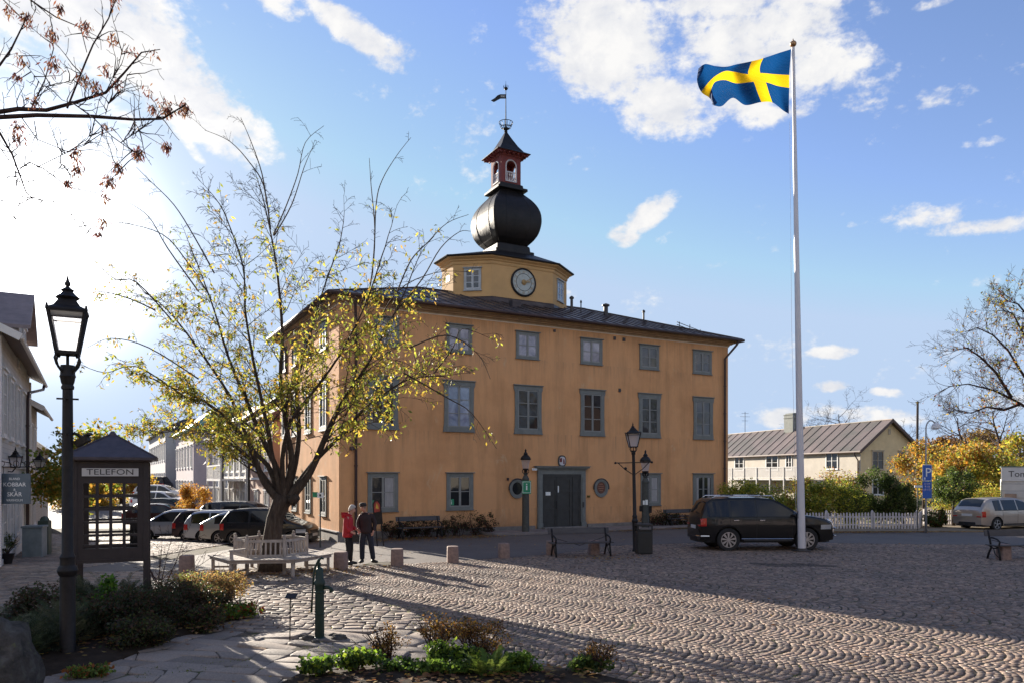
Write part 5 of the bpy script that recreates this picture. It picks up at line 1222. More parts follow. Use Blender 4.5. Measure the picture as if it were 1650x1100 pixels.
car('parked_car', 'white car in the middle of the far row beside the orange tree', 'car', (PX(262, 60), 60), R(-2), 4.4, 1.76, WAGON, .92, (-1.38, 1.38), .31, paint('white', (.62, .62, .64), .0), [(-1.95, -1.15), (-1.08, -.2), (-.12, .95)], (.5, 1.08), (-2.15, -1.94), GF, detail=1, z=-.15)
car('parked_car', 'white estate car at the back of the far row', 'car', (PX(262, 68), 68), R(3), 4.6, 1.78, WAGON, .92, (-1.38, 1.38), .31, paint('white', (.62, .62, .64), .0), [(-1.95, -1.15), (-1.08, -.2), (-.12, .95)], (.5, 1.08), (-2.15, -1.94), GF, detail=1, z=.28)
car('parked_car', 'small dark boxy off-road car topmost in the far row', 'car', (PX(259, 82), 82), R(100), 4.0, 1.74, [(x*.85, z) for x, z in SUV], 1.08, (-1.15, 1.15), .36, paint('dark_brown', (.03, .02, .02), .3), [(-1.75, -1.15), (-1.1, -.42), (-.36, .8)], (.40, .97), (-1.9, -1.7), GF, detail=1, z=.75)
# ------------------------------------------------------------------ people
def skin_obj(name, chains, mat, parent, sub=2, root=0, smooth_sub=True):
    """chains: lists of ((x,y,z), r or (rx,ry)) ; a point given as an int refers to an earlier vertex"""
    V, E, Rr = [], [], []
    for ch in chains:
        prev = None
        for it in ch:
            if isinstance(it, int): i = it
            else: V.append(it[0]); Rr.append(it[1]); i = len(V)-1
            if prev is not None: E.append((prev, i))
            prev = i
    me = bpy.data.meshes.new(name); me.from_pydata(V, E, []); o = bpy.data.objects.new(name, me); C.collection.objects.link(o)
    me.materials.append(mat); md = o.modifiers.new('skin', 'SKIN'); md.use_smooth_shade = True; md.branch_smoothing = .4
    if not me.skin_vertices: return o
    for i, r in enumerate(Rr):
        me.skin_vertices[0].data[i].radius = (r, r) if isinstance(r, (int, float)) else r
        me.skin_vertices[0].data[i].use_root = (i == root)
    s = o.modifiers.new('sub', 'SUBSURF'); s.levels = sub; s.render_levels = sub
    if parent: o.parent = parent
    return o
SKIN = pmat('skin', (.50, .27, .20), .55, .08, 20, .1); 
def fingers(w, d, side, s=1.0):
    """five short chains rooted in the palm w, pointing along d; side = thumb direction"""
    w, d, side = Vector(w), Vector(d).normalized(), Vector(side).normalized(); nrm = d.cross(side); out = []
    palm = w+d*.05*s
    for k, (o_, ln) in enumerate(((-.024, .045), (-.008, .056), (.009, .060), (.025, .052))):
        a = palm+side*o_*s+d*.03*s; out.append([(tuple(a), .010), (tuple(a+d*ln*.5+nrm*.006), .009), (tuple(a+d*ln*.9+nrm*.022), .007)])
    a = w+d*.03*s+side*.03*s; out.append([(tuple(a), .012), (tuple(a+side*.03+d*.02), .010), (tuple(a+side*.035+d*.05), .008)])
    return out, tuple(palm)
def person(label, loc, rz, P, coat, trous, shoe, hairm, coat_len, hood=False, cap=None, thick=1.0):
    t = thing('person', label, 'person', (loc[0], loc[1], 0), rz)
    # one continuous body
    pel, ch, nk, hd, tp = P['pelvis'], P['chest'], P['neck'], P['head'], P['top']
    chains = [[(pel, (.14, .11)), (P['waist'], (.13, .10)), (ch, (.16, .11)), (nk, .055), (hd, (.078, .088)), (tp, (.062, .07))]]
    idx = {'pel': 0, 'ch': 2, 'hd': 4}; n = 6; extra = []
    for s in ('L', 'R'):
        chains.append([0, (P['hip'+s], .095), (P['knee'+s], .058), (P['ank'+s], .032), (P['toe'+s], .018)]); 
        chains.append([2, (P['sh'+s], .060), (P['elb'+s], .042), (P['wri'+s], .028), (tuple(Vector(P['wri'+s])+Vector(P['hd'+s])*.06), (.036, .018))])
    chains.append([4, (tuple(Vector(hd)+Vector(P['face'])*.088+Vector((0, 0, -.012))), .014)])     # nose
    body = skin_obj('body', chains, SKIN, t)
    # fingers are grown from the palms as separate short chains joined to the same mesh object
    me = body.data; 
    fc = []
    for s in ('L', 'R'):
        f, palm = fingers(P['wri'+s], P['hd'+s], P['th'+s]); fc += f
    V0 = [tuple(v.co) for v in me.vertices]; E0 = [tuple(e.vertices) for e in me.edges]; R0 = [tuple(me.skin_vertices[0].data[i].radius) for i in range(len(V0))]
    hand_ids = {}
    # last vertex of each arm chain = palm
    arm_end = [10+0, 18+0]
    vi = 6; ends = []
    for s in ('L', 'R'):
        vi += 4; vi += 4; ends.append(vi-1)
    k = 0
    for q, f in enumerate(fc):
        prev = ends[q//5]
        for p, r in f: V0.append(p); R0.append((r, r)); E0.append((prev, len(V0)-1)); prev = len(V0)-1
    me2 = bpy.data.meshes.new('body'); me2.from_pydata(V0, E0, []); me2.materials.append(SKIN); body.data = me2
    if not me2.skin_vertices:
        body.modifiers.remove(body.modifiers['skin']); md = body.modifiers.new('skin', 'SKIN'); md.use_smooth_shade = True; md.branch_smoothing = .4
        body.modifiers.move(len(body.modifiers)-1, 0)
    for i, r in enumerate(R0): me2.skin_vertices[0].data[i].radius = r; me2.skin_vertices[0].data[i].use_root = (i == 0)
    # trousers
    hipz = pel[2]+.16
    ch_ = [[((pel[0], pel[1], hipz), (.155*thick, .12)), ((pel[0], pel[1], hipz-.22), (.175*thick, .135))]]
    for s in ('L', 'R'): a = Vector(P['ank'+s]); ch_.append([1, (P['hip'+s], .108), (P['knee'+s], P.get('legr', .082)), (tuple(a+Vector((0, 0, .10))), P.get('legr', .082)*.86), (tuple(a+Vector((0, 0, .0))), P.get('legr', .082)*.88)])
    skin_obj('trousers', ch_, trous, t)
    for s in ('L', 'R'):
        a, b_ = Vector(P['ank'+s]), Vector(P['toe'+s]); heel = a-(b_-a).normalized()*.05
        skin_obj('shoe', [[((heel.x, heel.y, .045), (.058, .052)), ((a.x, a.y, .055), (.062, .06)), ((b_.x, b_.y, .04), (.058, .042)), ((b_.x+(b_-a).x*.3, b_.y+(b_-a).y*.3, .035), (.045, .035))]], shoe, t, 1)
    # coat: torso and sleeves
    z0 = coat_len; w, c2 = P['waist'], ch
    top_ = (nk[0], nk[1], nk[2]-.015)
    cc = [[((pel[0], pel[1], z0-.03), (.24*thick, .185*thick)), ((pel[0]*.6+w[0]*.4, pel[1]*.6+w[1]*.4, (z0+w[2])/2), (.20*thick, .155*thick)), (w, (.205*thick, .16*thick)), (c2, (.178*thick, .145*thick)), ((top_[0], top_[1], top_[2]-.035), (.095, .09)), (top_, (.085, .085))]]
    for s in ('L', 'R'): a, e, w_ = Vector(P['sh'+s]), Vector(P['elb'+s]), Vector(P['wri'+s]); cc.append([3, (P['sh'+s], .078*thick), (tuple(a.lerp(e, .5)), .076*thick), (P['elb'+s], .068*thick), (tuple(e.lerp(w_, .6)), .058*thick), (tuple(e.lerp(w_, .97)), .052*thick)])
    skin_obj('coat', cc, coat, t)
    f = Vector(P['face']).normalized()
    if hood:
        skin_obj('hood', [[((nk[0]-f.x*.12-.02, nk[1]-f.y*.10-.08, nk[2]-.02), .06), ((nk[0]-f.x*.14, nk[1]-f.y*.12, nk[2]+.01), .085), ((nk[0]-f.x*.10, nk[1]-f.y*.10+.08, nk[2]-.02), .06)], [0, ((nk[0]+.05, nk[1]-.10, nk[2]-.02), .035)]], coat, t, 2, root=1)
    H_ = Vector(hd)
    if cap is None:
        b = MB(); c_ = H_-f*.018+Vector((0, 0, .03)); nrm = f
        n = 14; rings = []
        for i in range(8):
            a = math.pi*.5*i/7; ring_ = []
            for k in range(n):
                th = 2*math.pi*k/n; d = Vector((math.cos(th), math.sin(th), 0)); back = -d.dot(f)
                dz = -.10*max(0, back)**.8*(1-math.sin(a)) if back > 0 else .03*(1-math.sin(a)) 
                r = .108*math.cos(a)*(1+.04*math.sin(th*7+i*2)); ring_.append(tuple(c_+d*max(r, .004)+Vector((0, 0, .115*math.sin(a)+dz))))
            rings.append(ring_)
        b.loft(rings); b.build('hair', hairm, t, smooth=True)
    else:
        b = MB(); b.M = Matrix.Translation(H_+Vector((0, 0, .05))); b.lathe([(.101, -.015), (.106, .0), (.108, .03), (.098, .065), (.06, .085), (.01, .09)], n=14)
        pk = f*.10; b.M = Matrix.Translation(H_+pk+Vector((0, 0, .055))); b.lathe([(.05, -.006), (.055, 0), (.04, .02), (.01, .025)], n=10); b.build('cap', cap, t, smooth=True)
        b = MB(); b.M = Matrix.Translation(H_-f*.038); b.lathe([(.05, -.06), (.074, -.03), (.080, .0), (.084, .04)], n=12); b.build('hair', hairm, t, smooth=True)
    # eyes, ears, mouth
    b = MB(); side = Vector((f.y, -f.x, 0)).normalized()
    for s in (-1, 1): b.ball(tuple(H_+f*.078+side*s*.03+Vector((0, 0, .012))), .010, 6, 5)
    b.build('eyes', DARKP, body)
    b = MB(); b.bar(tuple(H_+f*.079+side*-.022-Vector((0, 0, .047))), tuple(H_+f*.079+side*.022-Vector((0, 0, .047))), .008); b.build('mouth', pmat('lips', (.30, .10, .08), .5), body)
    b = MB()
    for s in (-1, 1): b.ball(tuple(H_+side*s*.086), .022, 7, 5, (.5, 1, 1.3))
    b.build('ears', SKIN, body, smooth=True)
    return t
REDC = pmat('red_coat', (.42, .012, .022), .7, .12, 7, .5, 9); BROWNC = pmat('plum_jacket', (.026, .015, .018), .8, .2, 7, .5, 9); JEANS = pmat('dark_jeans', (.018, .022, .036), .85, .25, 8, .3, 30); BLKT = pmat('black_trousers', (.010, .010, .011), .8, .2, 8, .3, 20)
SHOE = pmat('black_shoe', (.012, .011, .011), .5, .1); GREYH = pmat('white_hair', (.52, .48, .44), .8, .25, 40, .6, 60); CAPM = pmat('dark_cap', (.025, .022, .024), .8, .2, 20, .3); GHAIR = pmat('grey_hair', (.28, .25, .23), .8, .2, 40, .4)
mx_, my_ = PX(590, 21.75), 21.75
person('man in a dark cap, plum jacket and jeans with his head bowed beside the woman', (mx_, my_), R(0),
  dict(pelvis=(0, 0, .93), waist=(.0, .01, 1.06), chest=(-.01, .0, 1.30), neck=(-.035, -.03, 1.46), head=(-.075, -.09, 1.59), top=(-.09, -.10, 1.675), face=(-.35, -.9, -.25),
   hipL=(-.09, 0, .86), kneeL=(-.11, -.03, .49), ankL=(-.115, .0, .08), toeL=(-.14, -.15, .04), hipR=(.10, 0, .86), kneeR=(.15, -.03, .49), ankR=(.19, .02, .08), toeR=(.31, -.08, .04),
   shL=(-.165, 0, 1.365), elbL=(-.235, .03, 1.10), wriL=(-.20, -.12, .93), hdL=(.3, -.5, -.8), thL=(.8, -.3, 0), shR=(.155, 0, 1.375), elbR=(.25, .04, 1.11), wriR=(.22, -.08, .90), hdR=(-.2, -.3, -.9), thR=(-.6, -.8, 0), legr=.088),
  BROWNC, JEANS, SHOE, GHAIR, .84, cap=CAPM, thick=1.0)
wx, wy = PX(561, 21.25), 21.25
person('white-haired woman in a bright red hooded coat and black trousers', (wx, wy), R(0),
  dict(pelvis=(0, 0, .88), waist=(-.01, 0, 1.02), chest=(-.005, .0, 1.25), neck=(.05, .0, 1.42), head=(.12, .02, 1.54), top=(.12, .02, 1.63), face=(.95, .25, -.18),
   hipL=(.0, -.08, .82), kneeL=(.03, -.09, .46), ankL=(-.03, -.10, .08), toeL=(.12, -.12, .04), hipR=(.02, .09, .82), kneeR=(.06, .09, .46), ankR=(.04, .12, .08), toeR=(.19, .14, .04),
   shL=(-.01, -.18, 1.33), elbL=(-.03, -.23, 1.06), wriL=(.13, -.20, .93), hdL=(.9, .1, -.35), thL=(.1, .2, .8), shR=(.01, .18, 1.33), elbR=(.02, .23, 1.06), wriR=(.20, .16, .98), hdR=(.9, -.2, -.3), thR=(.1, -.2, .8), legr=.072),
  REDC, BLKT, SHOE, GREYH, .76, hood=True, thick=1.02)
b = MB(); b.box(wx+.16, wx+.34, wy-.22, wy-.12, .66, .84); b.tube([(wx+.18, wy-.17, .84), (wx+.2, wy-.18, .93), (wx+.3, wy-.17, .84)], .01, 5); tag(b.build('handbag', SHOE, None, bevel=.02), 'small black handbag held in front by the woman in red', 'bag')
# ------------------------------------------------------------------ trees and plants
def leaf_mesh(name, P, size, pal, parent=None, hang=0.0, ratio=.42, fold=.25, mat=None, pal_w=None, seed=1):
    """P: N x 3 centres; each leaf a folded two-quad blade"""
    rg = np.random.default_rng(seed); n = len(P); P = np.asarray(P, float)
    d = rg.normal(0, 1, (n, 3)); d[:, 2] = d[:, 2]*(1-hang)-hang*2.2; d /= np.linalg.norm(d, axis=1)[:, None]
    q = rg.normal(0, 1, (n, 3)); s = np.cross(d, q); s /= np.linalg.norm(s, axis=1)[:, None]; nn = np.cross(s, d)
    L = size*rg.uniform(.6, 1.25, (n, 1)); Wd = L*ratio
    V = np.zeros((n, 6, 3)); V[:, 0] = P; V[:, 1] = P+d*L*.45+s*Wd*.5+nn*fold*Wd*.6; V[:, 2] = P+d*L+nn*(-.10)*L; V[:, 3] = P+d*L*.45-s*Wd*.5+nn*fold*Wd*.6; V[:, 4] = P+d*L*.5; V[:, 5] = P
    F_ = (np.array([(0, 1, 2, 4), (0, 4, 2, 3)])[None]+np.arange(n)[:, None, None]*6).reshape(-1, 4)
    pal = np.array(pal); c = pal[rg.choice(len(pal), n, p=pal_w)]*rg.uniform(.7, 1.25, (n, 1))
    return np_mesh(name, V.reshape(-1, 3), F_, mat or LEAF, np.repeat(c, 2, 0), parent)
def blob_points(n, c, r, clumps=14, spread=.33, seed=1, shell=.6):
    rg = np.random.default_rng(seed); u = rg.normal(0, 1, (clumps, 3)); u /= np.linalg.norm(u, axis=1)[:, None]
    cc = u*rg.uniform(shell, 1.0, (clumps, 1))*(1-spread*.6); k = rg.integers(0, clumps, n); v = rg.normal(0, 1, (n, 3)); v /= np.linalg.norm(v, axis=1)[:, None]
    cs = rg.uniform(.6, 1.3, clumps)
    p = cc[k]+v*(rg.uniform(0, 1, (n, 1))**.45)*spread*cs[k][:, None]; return p*np.array(r)+np.array(c)
def rdir(d, a):
    v = Vector((random.gauss(0, 1), random.gauss(0, 1), random.gauss(0, 1))); return (d+v*a).normalized()
def grow(mb, p, d, L, r, lvl, maxl, S, tips, rec=None):
    """one branch and its children; S: wig, up, droop, kids, len, ang"""
    n = max(3, int(4+L*1.6)) if lvl < maxl else 4; pts = [Vector(p)]; dd = Vector(d); dirs = []
    for i in range(n):
        t = i/n; dd = rdir(dd, S['wig']); dd.z += S['up']*(1-t)/n*3-S['droop'][min(lvl, len(S['droop'])-1)]*t*3/n; dd.normalize(); dirs.append(dd.copy()); pts.append(pts[-1]+dd*L/n)
    rad = [max(S['rmin'], r*(1-.82*(i/n))) for i in range(n+1)]
    mb.tube(pts, rad, 7 if lvl == 0 else 5 if lvl == 1 else 3, cap=False)
    if lvl >= S.get('leaf_lvl', 2):
        for i in range(1, n+1):
            for _ in range(S.get('lpn', 2)): t = random.random(); tips.append(tuple(pts[i-1].lerp(pts[i], t)))
    if lvl >= maxl: return
    k = S['kids'][min(lvl, len(S['kids'])-1)]
    for j in range(k):
        t = S.get('from', .25)+(1-S.get('from', .25))*(j+random.random())/k; t = min(t, .98); i = min(n-1, int(t*n)); q = pts[i].lerp(pts[i+1], t*n-i)
        a = dirs[i]; side = a.orthogonal(); side.rotate(Matrix.Rotation(random.random()*2*math.pi, 3, a)); ang = S['ang']*random.uniform(.6, 1.3); c = (a*math.cos(ang)+side*math.sin(ang)).normalized()
        grow(mb, q, c, L*S['len']*random.uniform(.6, 1.15)*(1-.35*t), max(S['rmin'], rad[i]*.62), lvl+1, maxl, S, tips)
# ---- the tree inside the round bench
ctree = thing('cherry_tree', 'autumn tree with many arching thin branches and sparse yellow-green leaves, ringed by the round bench', 'tree', (TRX, TRY, 0))
def tp(px_, py_, dy=0.0): Y = TRY+dy; return Vector((PX(px_, Y)-TRX, dy, ZY(py_, Y)))
random.seed(21)
tr = MB(); tr.tube([tp(437, 924), tp(437, 905), tp(438, 870), tp(443, 835), tp(452, 812), tp(458, 798)], [.37, .27, .23, .21, .225, .25], 14)
tr.tube([tp(470, 806, -.1), tp(480, 800, -.15)], [.16, .09], 8)
limbs = [ # pixel route, depth at the end, base radius
 ([(455, 812), (425, 775), (412, 742), (392, 705), (360, 668), (318, 640), (262, 618)], -1.2, .15),
 ([(455, 805), (448, 760), (420, 700), (395, 640), (368, 575), (345, 500), (318, 425)], .8, .15),
 ([(458, 800), (470, 745), (462, 690), (452, 610), (455, 540), (448, 450), (438, 385), (424, 320)], -.4, .15),
 ([(460, 800), (476, 745), (482, 690), (478, 620), (498, 545), (520, 470), (545, 400)], 1.2, .14),
 ([(462, 808), (500, 760), (530, 690), (556, 640), (590, 590), (628, 520), (655, 465)], -.9, .17),
 ([(462, 805), (505, 745), (545, 705), (585, 660), (622, 632), (655, 612), (690, 606)], .6, .12),
 ([(458, 800), (455, 740), (468, 680), (505, 630), (545, 575), (585, 500), (610, 430)], -2.2, .11),
 ([(452, 800), (432, 750), (405, 720), (372, 640), (318, 560), (270, 500), (232, 470)], 1.9, .12),
 ([(455, 802), (440, 740), (425, 660), (408, 580), (395, 500), (392, 430), (368, 360)], -2.0, .11),
 ([(452, 806), (425, 765), (398, 735), (350, 700), (300, 690), (250, 700)], 1.6, .09)]
tips = []; S1 = dict(wig=.075, up=.10, droop=(.20, .42, .50), kids=(7, 4), len=.52, ang=.8, rmin=.0045, leaf_lvl=1, lpn=3)
for route, de, r0 in limbs:
    n = len(route); pts = [tp(x, y, de*(i/(n-1))**1.2) for i, (x, y) in enumerate(route)]
    rad = [max(.014, r0*.80*(1-.91*(i/(n-1))**.58)) for i in range(n)]
    fine, fr = [], []
    for i in range(n-1):
        p0, p1, p2, p3 = pts[max(0, i-1)], pts[i], pts[i+1], pts[min(n-1, i+2)]
        for k in range(3):
            t = k/3; fine.append(.5*((2*p1)+(-p0+p2)*t+(2*p0-5*p1+4*p2-p3)*t*t+(-p0+3*p1-3*p2+p3)*t**3)); fr.append(rad[i]*(1-t)+rad[i+1]*t)
    fine.append(pts[-1]); fr.append(rad[-1]); tr.tube(fine, fr, 8, cap=False)
    m_ = len(fine)
    for j in range(19):
        t = .26+.74*(j+random.random())/19; i = min(m_-2, int(t*(m_-1))); a = (fine[i+1]-fine[i]).normalized()
        out = Vector((fine[i].x, fine[i].y*1.3, 0)); out = out.normalized() if out.length > .01 else Vector((1, 0, 0))
        c = (a*.45+out*.55+Vector((random.gauss(0, .55), random.gauss(0, .55), random.uniform(0, .55)))).normalized()
        grow(tr, fine[i], c, random.uniform(1.1, 2.4)*(1.15-.55*t), max(.010, min(.028, fr[i]*.33)), 0, 2, S1, tips)
    grow(tr, fine[-1], (fine[-1]-fine[-3]).normalized(), random.uniform(.7, 1.5), .016, 0, 2, S1, tips)
# bare whips springing from the top and the sides
bare = []
for route, de in (([(436, 370), (425, 300), (402, 262), (370, 228), (330, 210)], -.4), ([(430, 330), (422, 280), (405, 230), (388, 190)], -.3), ([(440, 380), (462, 330), (480, 280), (492, 230), (522, 203)], .3), ([(442, 380), (470, 330), (490, 270), (505, 235)], -.5),
    ([(590, 500), (602, 420), (606, 330), (616, 290), (640, 250), (662, 222)], -.6), ([(600, 440), (604, 370), (598, 300), (595, 255)], -.8), ([(640, 470), (662, 420), (690, 390), (720, 360), (755, 346)], -.6), ([(640, 500), (680, 450), (710, 400), (740, 374), (758, 373)], -.8), ([(600, 540), (640, 470), (700, 440), (756, 438)], 0),
    ([(345, 440), (312, 380), (280, 330), (240, 290), (220, 270)], .4), ([(340, 480), (300, 420), (262, 378), (200, 360), (160, 362)], .6), ([(320, 470), (270, 400), (240, 350), (205, 325)], -.6), ([(280, 520), (220, 455), (185, 450), (150, 420), (128, 416)], .5), ([(250, 500), (205, 480), (160, 470), (130, 478)], .2),
    ([(300, 640), (220, 590), (170, 600), (125, 585)], -.8), ([(320, 610), (240, 560), (180, 545), (140, 560)], .4), ([(660, 560), (720, 540), (770, 570), (790, 610)], -.6), ([(650, 600), (720, 640), (760, 665), (800, 722)], -.7), ([(700, 600), (730, 560), (745, 530), (790, 545)], .3)):
    pts0 = [tp(x, y, de) for x, y in route]; pts = []
    for i in range(len(pts0)-1):
        p0, p1, p2, p3 = pts0[max(0, i-1)], pts0[i], pts0[i+1], pts0[min(len(pts0)-1, i+2)]
        for k in range(4): t = k/4; pts.append(.5*((2*p1)+(-p0+p2)*t+(2*p0-5*p1+4*p2-p3)*t*t+(-p0+3*p1-3*p2+p3)*t**3))
    pts.append(pts0[-1]); n = len(pts); tr.tube(pts, [max(.006, .020*(1-.75*i/(n-1))) for i in range(n)], 4, cap=False)
    S2 = dict(S1); S2.update(wig=.06, rmin=.004)
    for j in range(5): i = random.randint(0, n-2); grow(tr, pts[i].lerp(pts[i+1], random.random()), rdir((pts[i+1]-pts[i]).normalized(), .55), random.uniform(.2, .6), .006, 1, 2, S2, tips if pts[i].z < 8.3 else bare)
# many fine drooping twigs round the lower crown
tr.build('trunk', BARK, ctree, smooth=True, fixn=False)
tips = np.array(tips); z = tips[:, 2]; rr = np.random.default_rng(3)
keep = rr.uniform(0, 1, len(z)) < np.interp(z, (1.2, 3.0, 5.0, 6.6, 8.0, 9.5), (.95, .9, .74, .52, .22, .03))*.070
tips = tips[keep]; kr = rr.uniform(0, 1, len(tips)) < np.interp(tips[:, 0], (3.0, 5.2), (1, .35)); tips = tips[kr]; tips = np.repeat(tips, 3, 0)+rr.normal(0, .06, (len(tips)*3, 3))
LP = [(.34, .35, .06), (.46, .40, .07), (.24, .27, .05), (.48, .34, .06), (.15, .18, .04), (.38, .23, .06)]
leaf_mesh('foliage', tips, .125, LP, ctree, hang=.45, ratio=.40, seed=5)
print('tree tips', len(tips))
# ---- overhanging branches of a tree standing just outside the left edge
random.seed(5)
ox, oy = -9.2, 9.6; ash = thing('ash_tree', 'leafless tree reaching in from the upper left with hanging brown seed bunches', 'tree', (ox, oy, 0))
def op(px_, py_, Y): return Vector((PX(px_, Y)-ox, Y-oy, ZY(py_, Y)))
b = MB(); b.tube([(0, 0, 0), (.1, 0, 2), (0, .1, 4), (.3, -.2, 5.4), (.2, -.4, 7), (.3, -.3, 9)], [.38, .30, .26, .2, .13, .06], 12)
seeds = []
def twigs(pts, r, k=4, L=.5):
    n = len(pts)
    for j in range(k):
        i = random.randint(0, n-2); q = pts[i].lerp(pts[i+1], random.random()); SS = dict(wig=.22, up=.12, droop=(.1, .1), kids=(2,), len=.55, ang=.8, rmin=.003, leaf_lvl=9); grow(b, q, rdir((pts[i+1]-pts[i]).normalized(), .9), L*random.uniform(.4, 1.1), r, 1, 2, SS, [])
for route, Y0, Y1, r0, r1 in (
 ([(-260, 215), (-60, 190), (30, 176), (75, 178), (120, 166), (170, 150), (200, 118), (228, 85), (258, 80)], 9.5, 8.6, .085, .008),
 ([(-250, 240), (-50, 192), (60, 186), (150, 188), (215, 193), (262, 192), (300, 168)], 9.5, 8.2, .085, .012),
 ([(108, 175), (138, 100), (150, 72), (175, 30), (190, -10)], 8.9, 8.8, .028, .012),
 ([(50, 176), (72, 130), (86, 80), (84, 40)], 9.2, 9.4, .022, .008), ([(-30, 130), (0, 105), (18, 80), (40, 35), (-5, -10)], 9.3, 9.3, .04, .012), ([(20, -20), (60, 8), (90, 28), (130, 45), (140, 85)], 9.0, 8.9, .03, .008),
 ([(35, 190), (60, 225), (110, 245), (140, 225), (150, 208)], 9.1, 8.8, .016, .006), ([(115, 165), (150, 190), (180, 220), (215, 245), (232, 250)], 8.8, 8.3, .020, .006), ([(195, 230), (240, 200), (268, 178)], 8.5, 8.3, .014, .008), ([(215, 195), (228, 215), (262, 235)], 8.5, 8.3, .012, .005),
 ([(-120, 150), (0, 215), (20, 250), (42, 310), (60, 330)], 9.4, 9.0, .05, .008), ([(32, 272), (48, 262), (70, 272), (110, 302), (160, 312), (178, 290), (200, 268)], 9.1, 8.7, .022, .006), ([(60, 270), (100, 250), (135, 235), (152, 215)], 9.0, 8.8, .014, .006), ([(45, 318), (85, 325), (130, 355), (155, 375), (165, 360)], 9.1, 8.9, .012, .005),
 ([(0, 238), (22, 270), (35, 300)], 9.2, 9.1, .016, .006), ([(68, 140), (90, 138), (120, 128)], 9.1, 9.0, .01, .006), ([(170, 150), (190, 110), (200, 70)], 8.7, 8.6, .014, .006), ([(170, 185), (175, 165), (200, 148), (205, 120)], 8.6, 8.5, .012, .006), ([(30, 90), (50, 115), (70, 142)], 9.2, 9.1, .01, .006), ([(55, 195), (62, 235), (95, 262), (115, 278)], 9.0, 8.9, .012, .005), ([(20, 300), (0, 330), (25, 350), (30, 330)], 9.0, 8.9, .010, .005)):
    n = len(route); pts = [op(x, y, Y0+(Y1-Y0)*i/(n-1)) for i, (x, y) in enumerate(route)]; r0, r1 = r0*.40, r1*.5; b.tube(pts, [r0+(r1-r0)*i/(n-1) for i in range(n)], 7, cap=False); twigs(pts, .007, 7, .45)
b.build('trunk', TWIG, ash, smooth=True, fixn=False)
sp_ = []
for (px_, py_, n, s) in ((15, 20, 14, .10), (44, 32, 22, .10), (95, 15, 18, .08), (182, -5, 30, .14), (83, 55, 22, .13), (138, 45, 18, .10), (85, 105, 28, .14), (55, 165, 20, .12), (132, 128, 20, .10), (155, 143, 22, .10), (182, 65, 8, .1), (172, 112, 10, .1), (212, 85, 8, .1), (248, 90, 6, .1), (248, 178, 18, .07), (270, 178, 40, .12), (297, 175, 34, .11), (268, 238, 24, .08), (222, 248, 34, .10), (28, 205, 16, .1), (26, 225, 16, .08), (120, 250, 20, .10), (125, 275, 16, .1), (190, 270, 20, .1), (175, 295, 24, .12), (170, 320, 10, .08), (165, 362, 12, .08), (158, 378, 8, .06), (108, 295, 14, .08), (28, 125, 14, .08), (170, 205, 8, .08), (240, 150, 8, .1), (190, 140, 10, .1), (35, 100, 12, .1)):
    for _ in range(int(n*3.2)): p = op(px_, py_, 8.7+random.uniform(-.1, .1)); sp_.append((p.x+random.gauss(0, s*.30), p.y+random.gauss(0, s*.3), p.z+random.gauss(.02, s*.36)))
leaf_mesh('seed_bunches', sp_, .070, [(.16, .06, .045), (.11, .04, .045), (.18, .09, .045)], ash, hang=.8, ratio=.24, seed=8)
# ---- generic trees
def tree(name, label, loc, h, crown, n, size, pal, seed, trunk_r=.15, clumps=16, spread=.34, group=None, base=None, hang=.1, zc=None, limbs_=7, matl=None, shell=.55):
    random.seed(seed); x, y = loc; z0 = ground_z(x, y) if base is None else base; t = thing(name, label, 'tree', (x, y, z0), random.random()*6, group); zc = zc or h-crown[2]
    b = MB(); b.tube([(0, 0, 0), (.03, 0, zc*.5), (0, .04, zc)], [trunk_r*1.2, trunk_r*.85, trunk_r*.6], 8)
    for k in range(limbs_):
        a = 2*math.pi*k/limbs_+random.random(); e = random.uniform(.1, .9); grow(b, (0, 0, zc*(.45+.5*random.random())), Vector((math.cos(a), math.sin(a), .5+e)).normalized(), min(crown[0], crown[2])*random.uniform(.8, 1.1), trunk_r*.5, 0, 1, dict(wig=.15, up=.15, droop=(.05,), kids=(4,), len=.5, ang=.7, rmin=.012, leaf_lvl=9), [])
    b.build('trunk', BARK, t, smooth=True, fixn=False)
    P = blob_points(n, (0, 0, zc), crown, clumps, spread, seed, shell); leaf_mesh('crown', P, size, pal, t, hang=hang, ratio=.62, seed=seed, mat=matl); return t
def bare_tree(name, label, loc, h, seed, base=0, r=.2, lean=(0, 0, 1), kids=(9, 6, 5), fan=.75, leaves=None, size=.1, group=None, ln=.5, maxl=3, fr=.3):
    random.seed(seed); t = thing(name, label, 'tree', (loc[0], loc[1], base), 0, group); b = MB(); tp_ = []
    grow(b, (0, 0, 0), Vector(lean).normalized(), h, r, 0, maxl, dict(wig=.08, up=.06, droop=(0, .0, .02), kids=kids, len=ln, ang=fan, rmin=.012, leaf_lvl=2, lpn=1, **{'from': fr}), tp_); b.build('trunk', TWIG, t, smooth=True, fixn=False)
    if leaves: 
        tp_ = np.array(tp_); k = np.random.default_rng(seed).uniform(0, 1, len(tp_)) < leaves[0]; leaf_mesh('foliage', tp_[k], size, leaves[1], t, hang=.3, ratio=.6, seed=seed)
    return t
YEL = [(.42, .29, .045), (.35, .26, .05), (.26, .26, .055), (.17, .20, .045), (.40, .22, .045)]
ORA = [(.42, .18, .03), (.48, .25, .04), (.32, .13, .03), (.42, .28, .06)]
GRY = [(.30, .34, .05), (.42, .40, .06), (.15, .21, .035), (.48, .42, .07)]
GRN = [(.055, .09, .025), (.09, .13, .03), (.13, .17, .04), (.04, .06, .02)]
tree('maple_tree', 'yellow-green maple between the left houses and the phone kiosk', (PX(128, 29), 29), 5.3, (2.0, 2.0, 2.1), 4200, .17, YEL+[(.16, .22, .04)]*3, 31, .12, 26, .30)
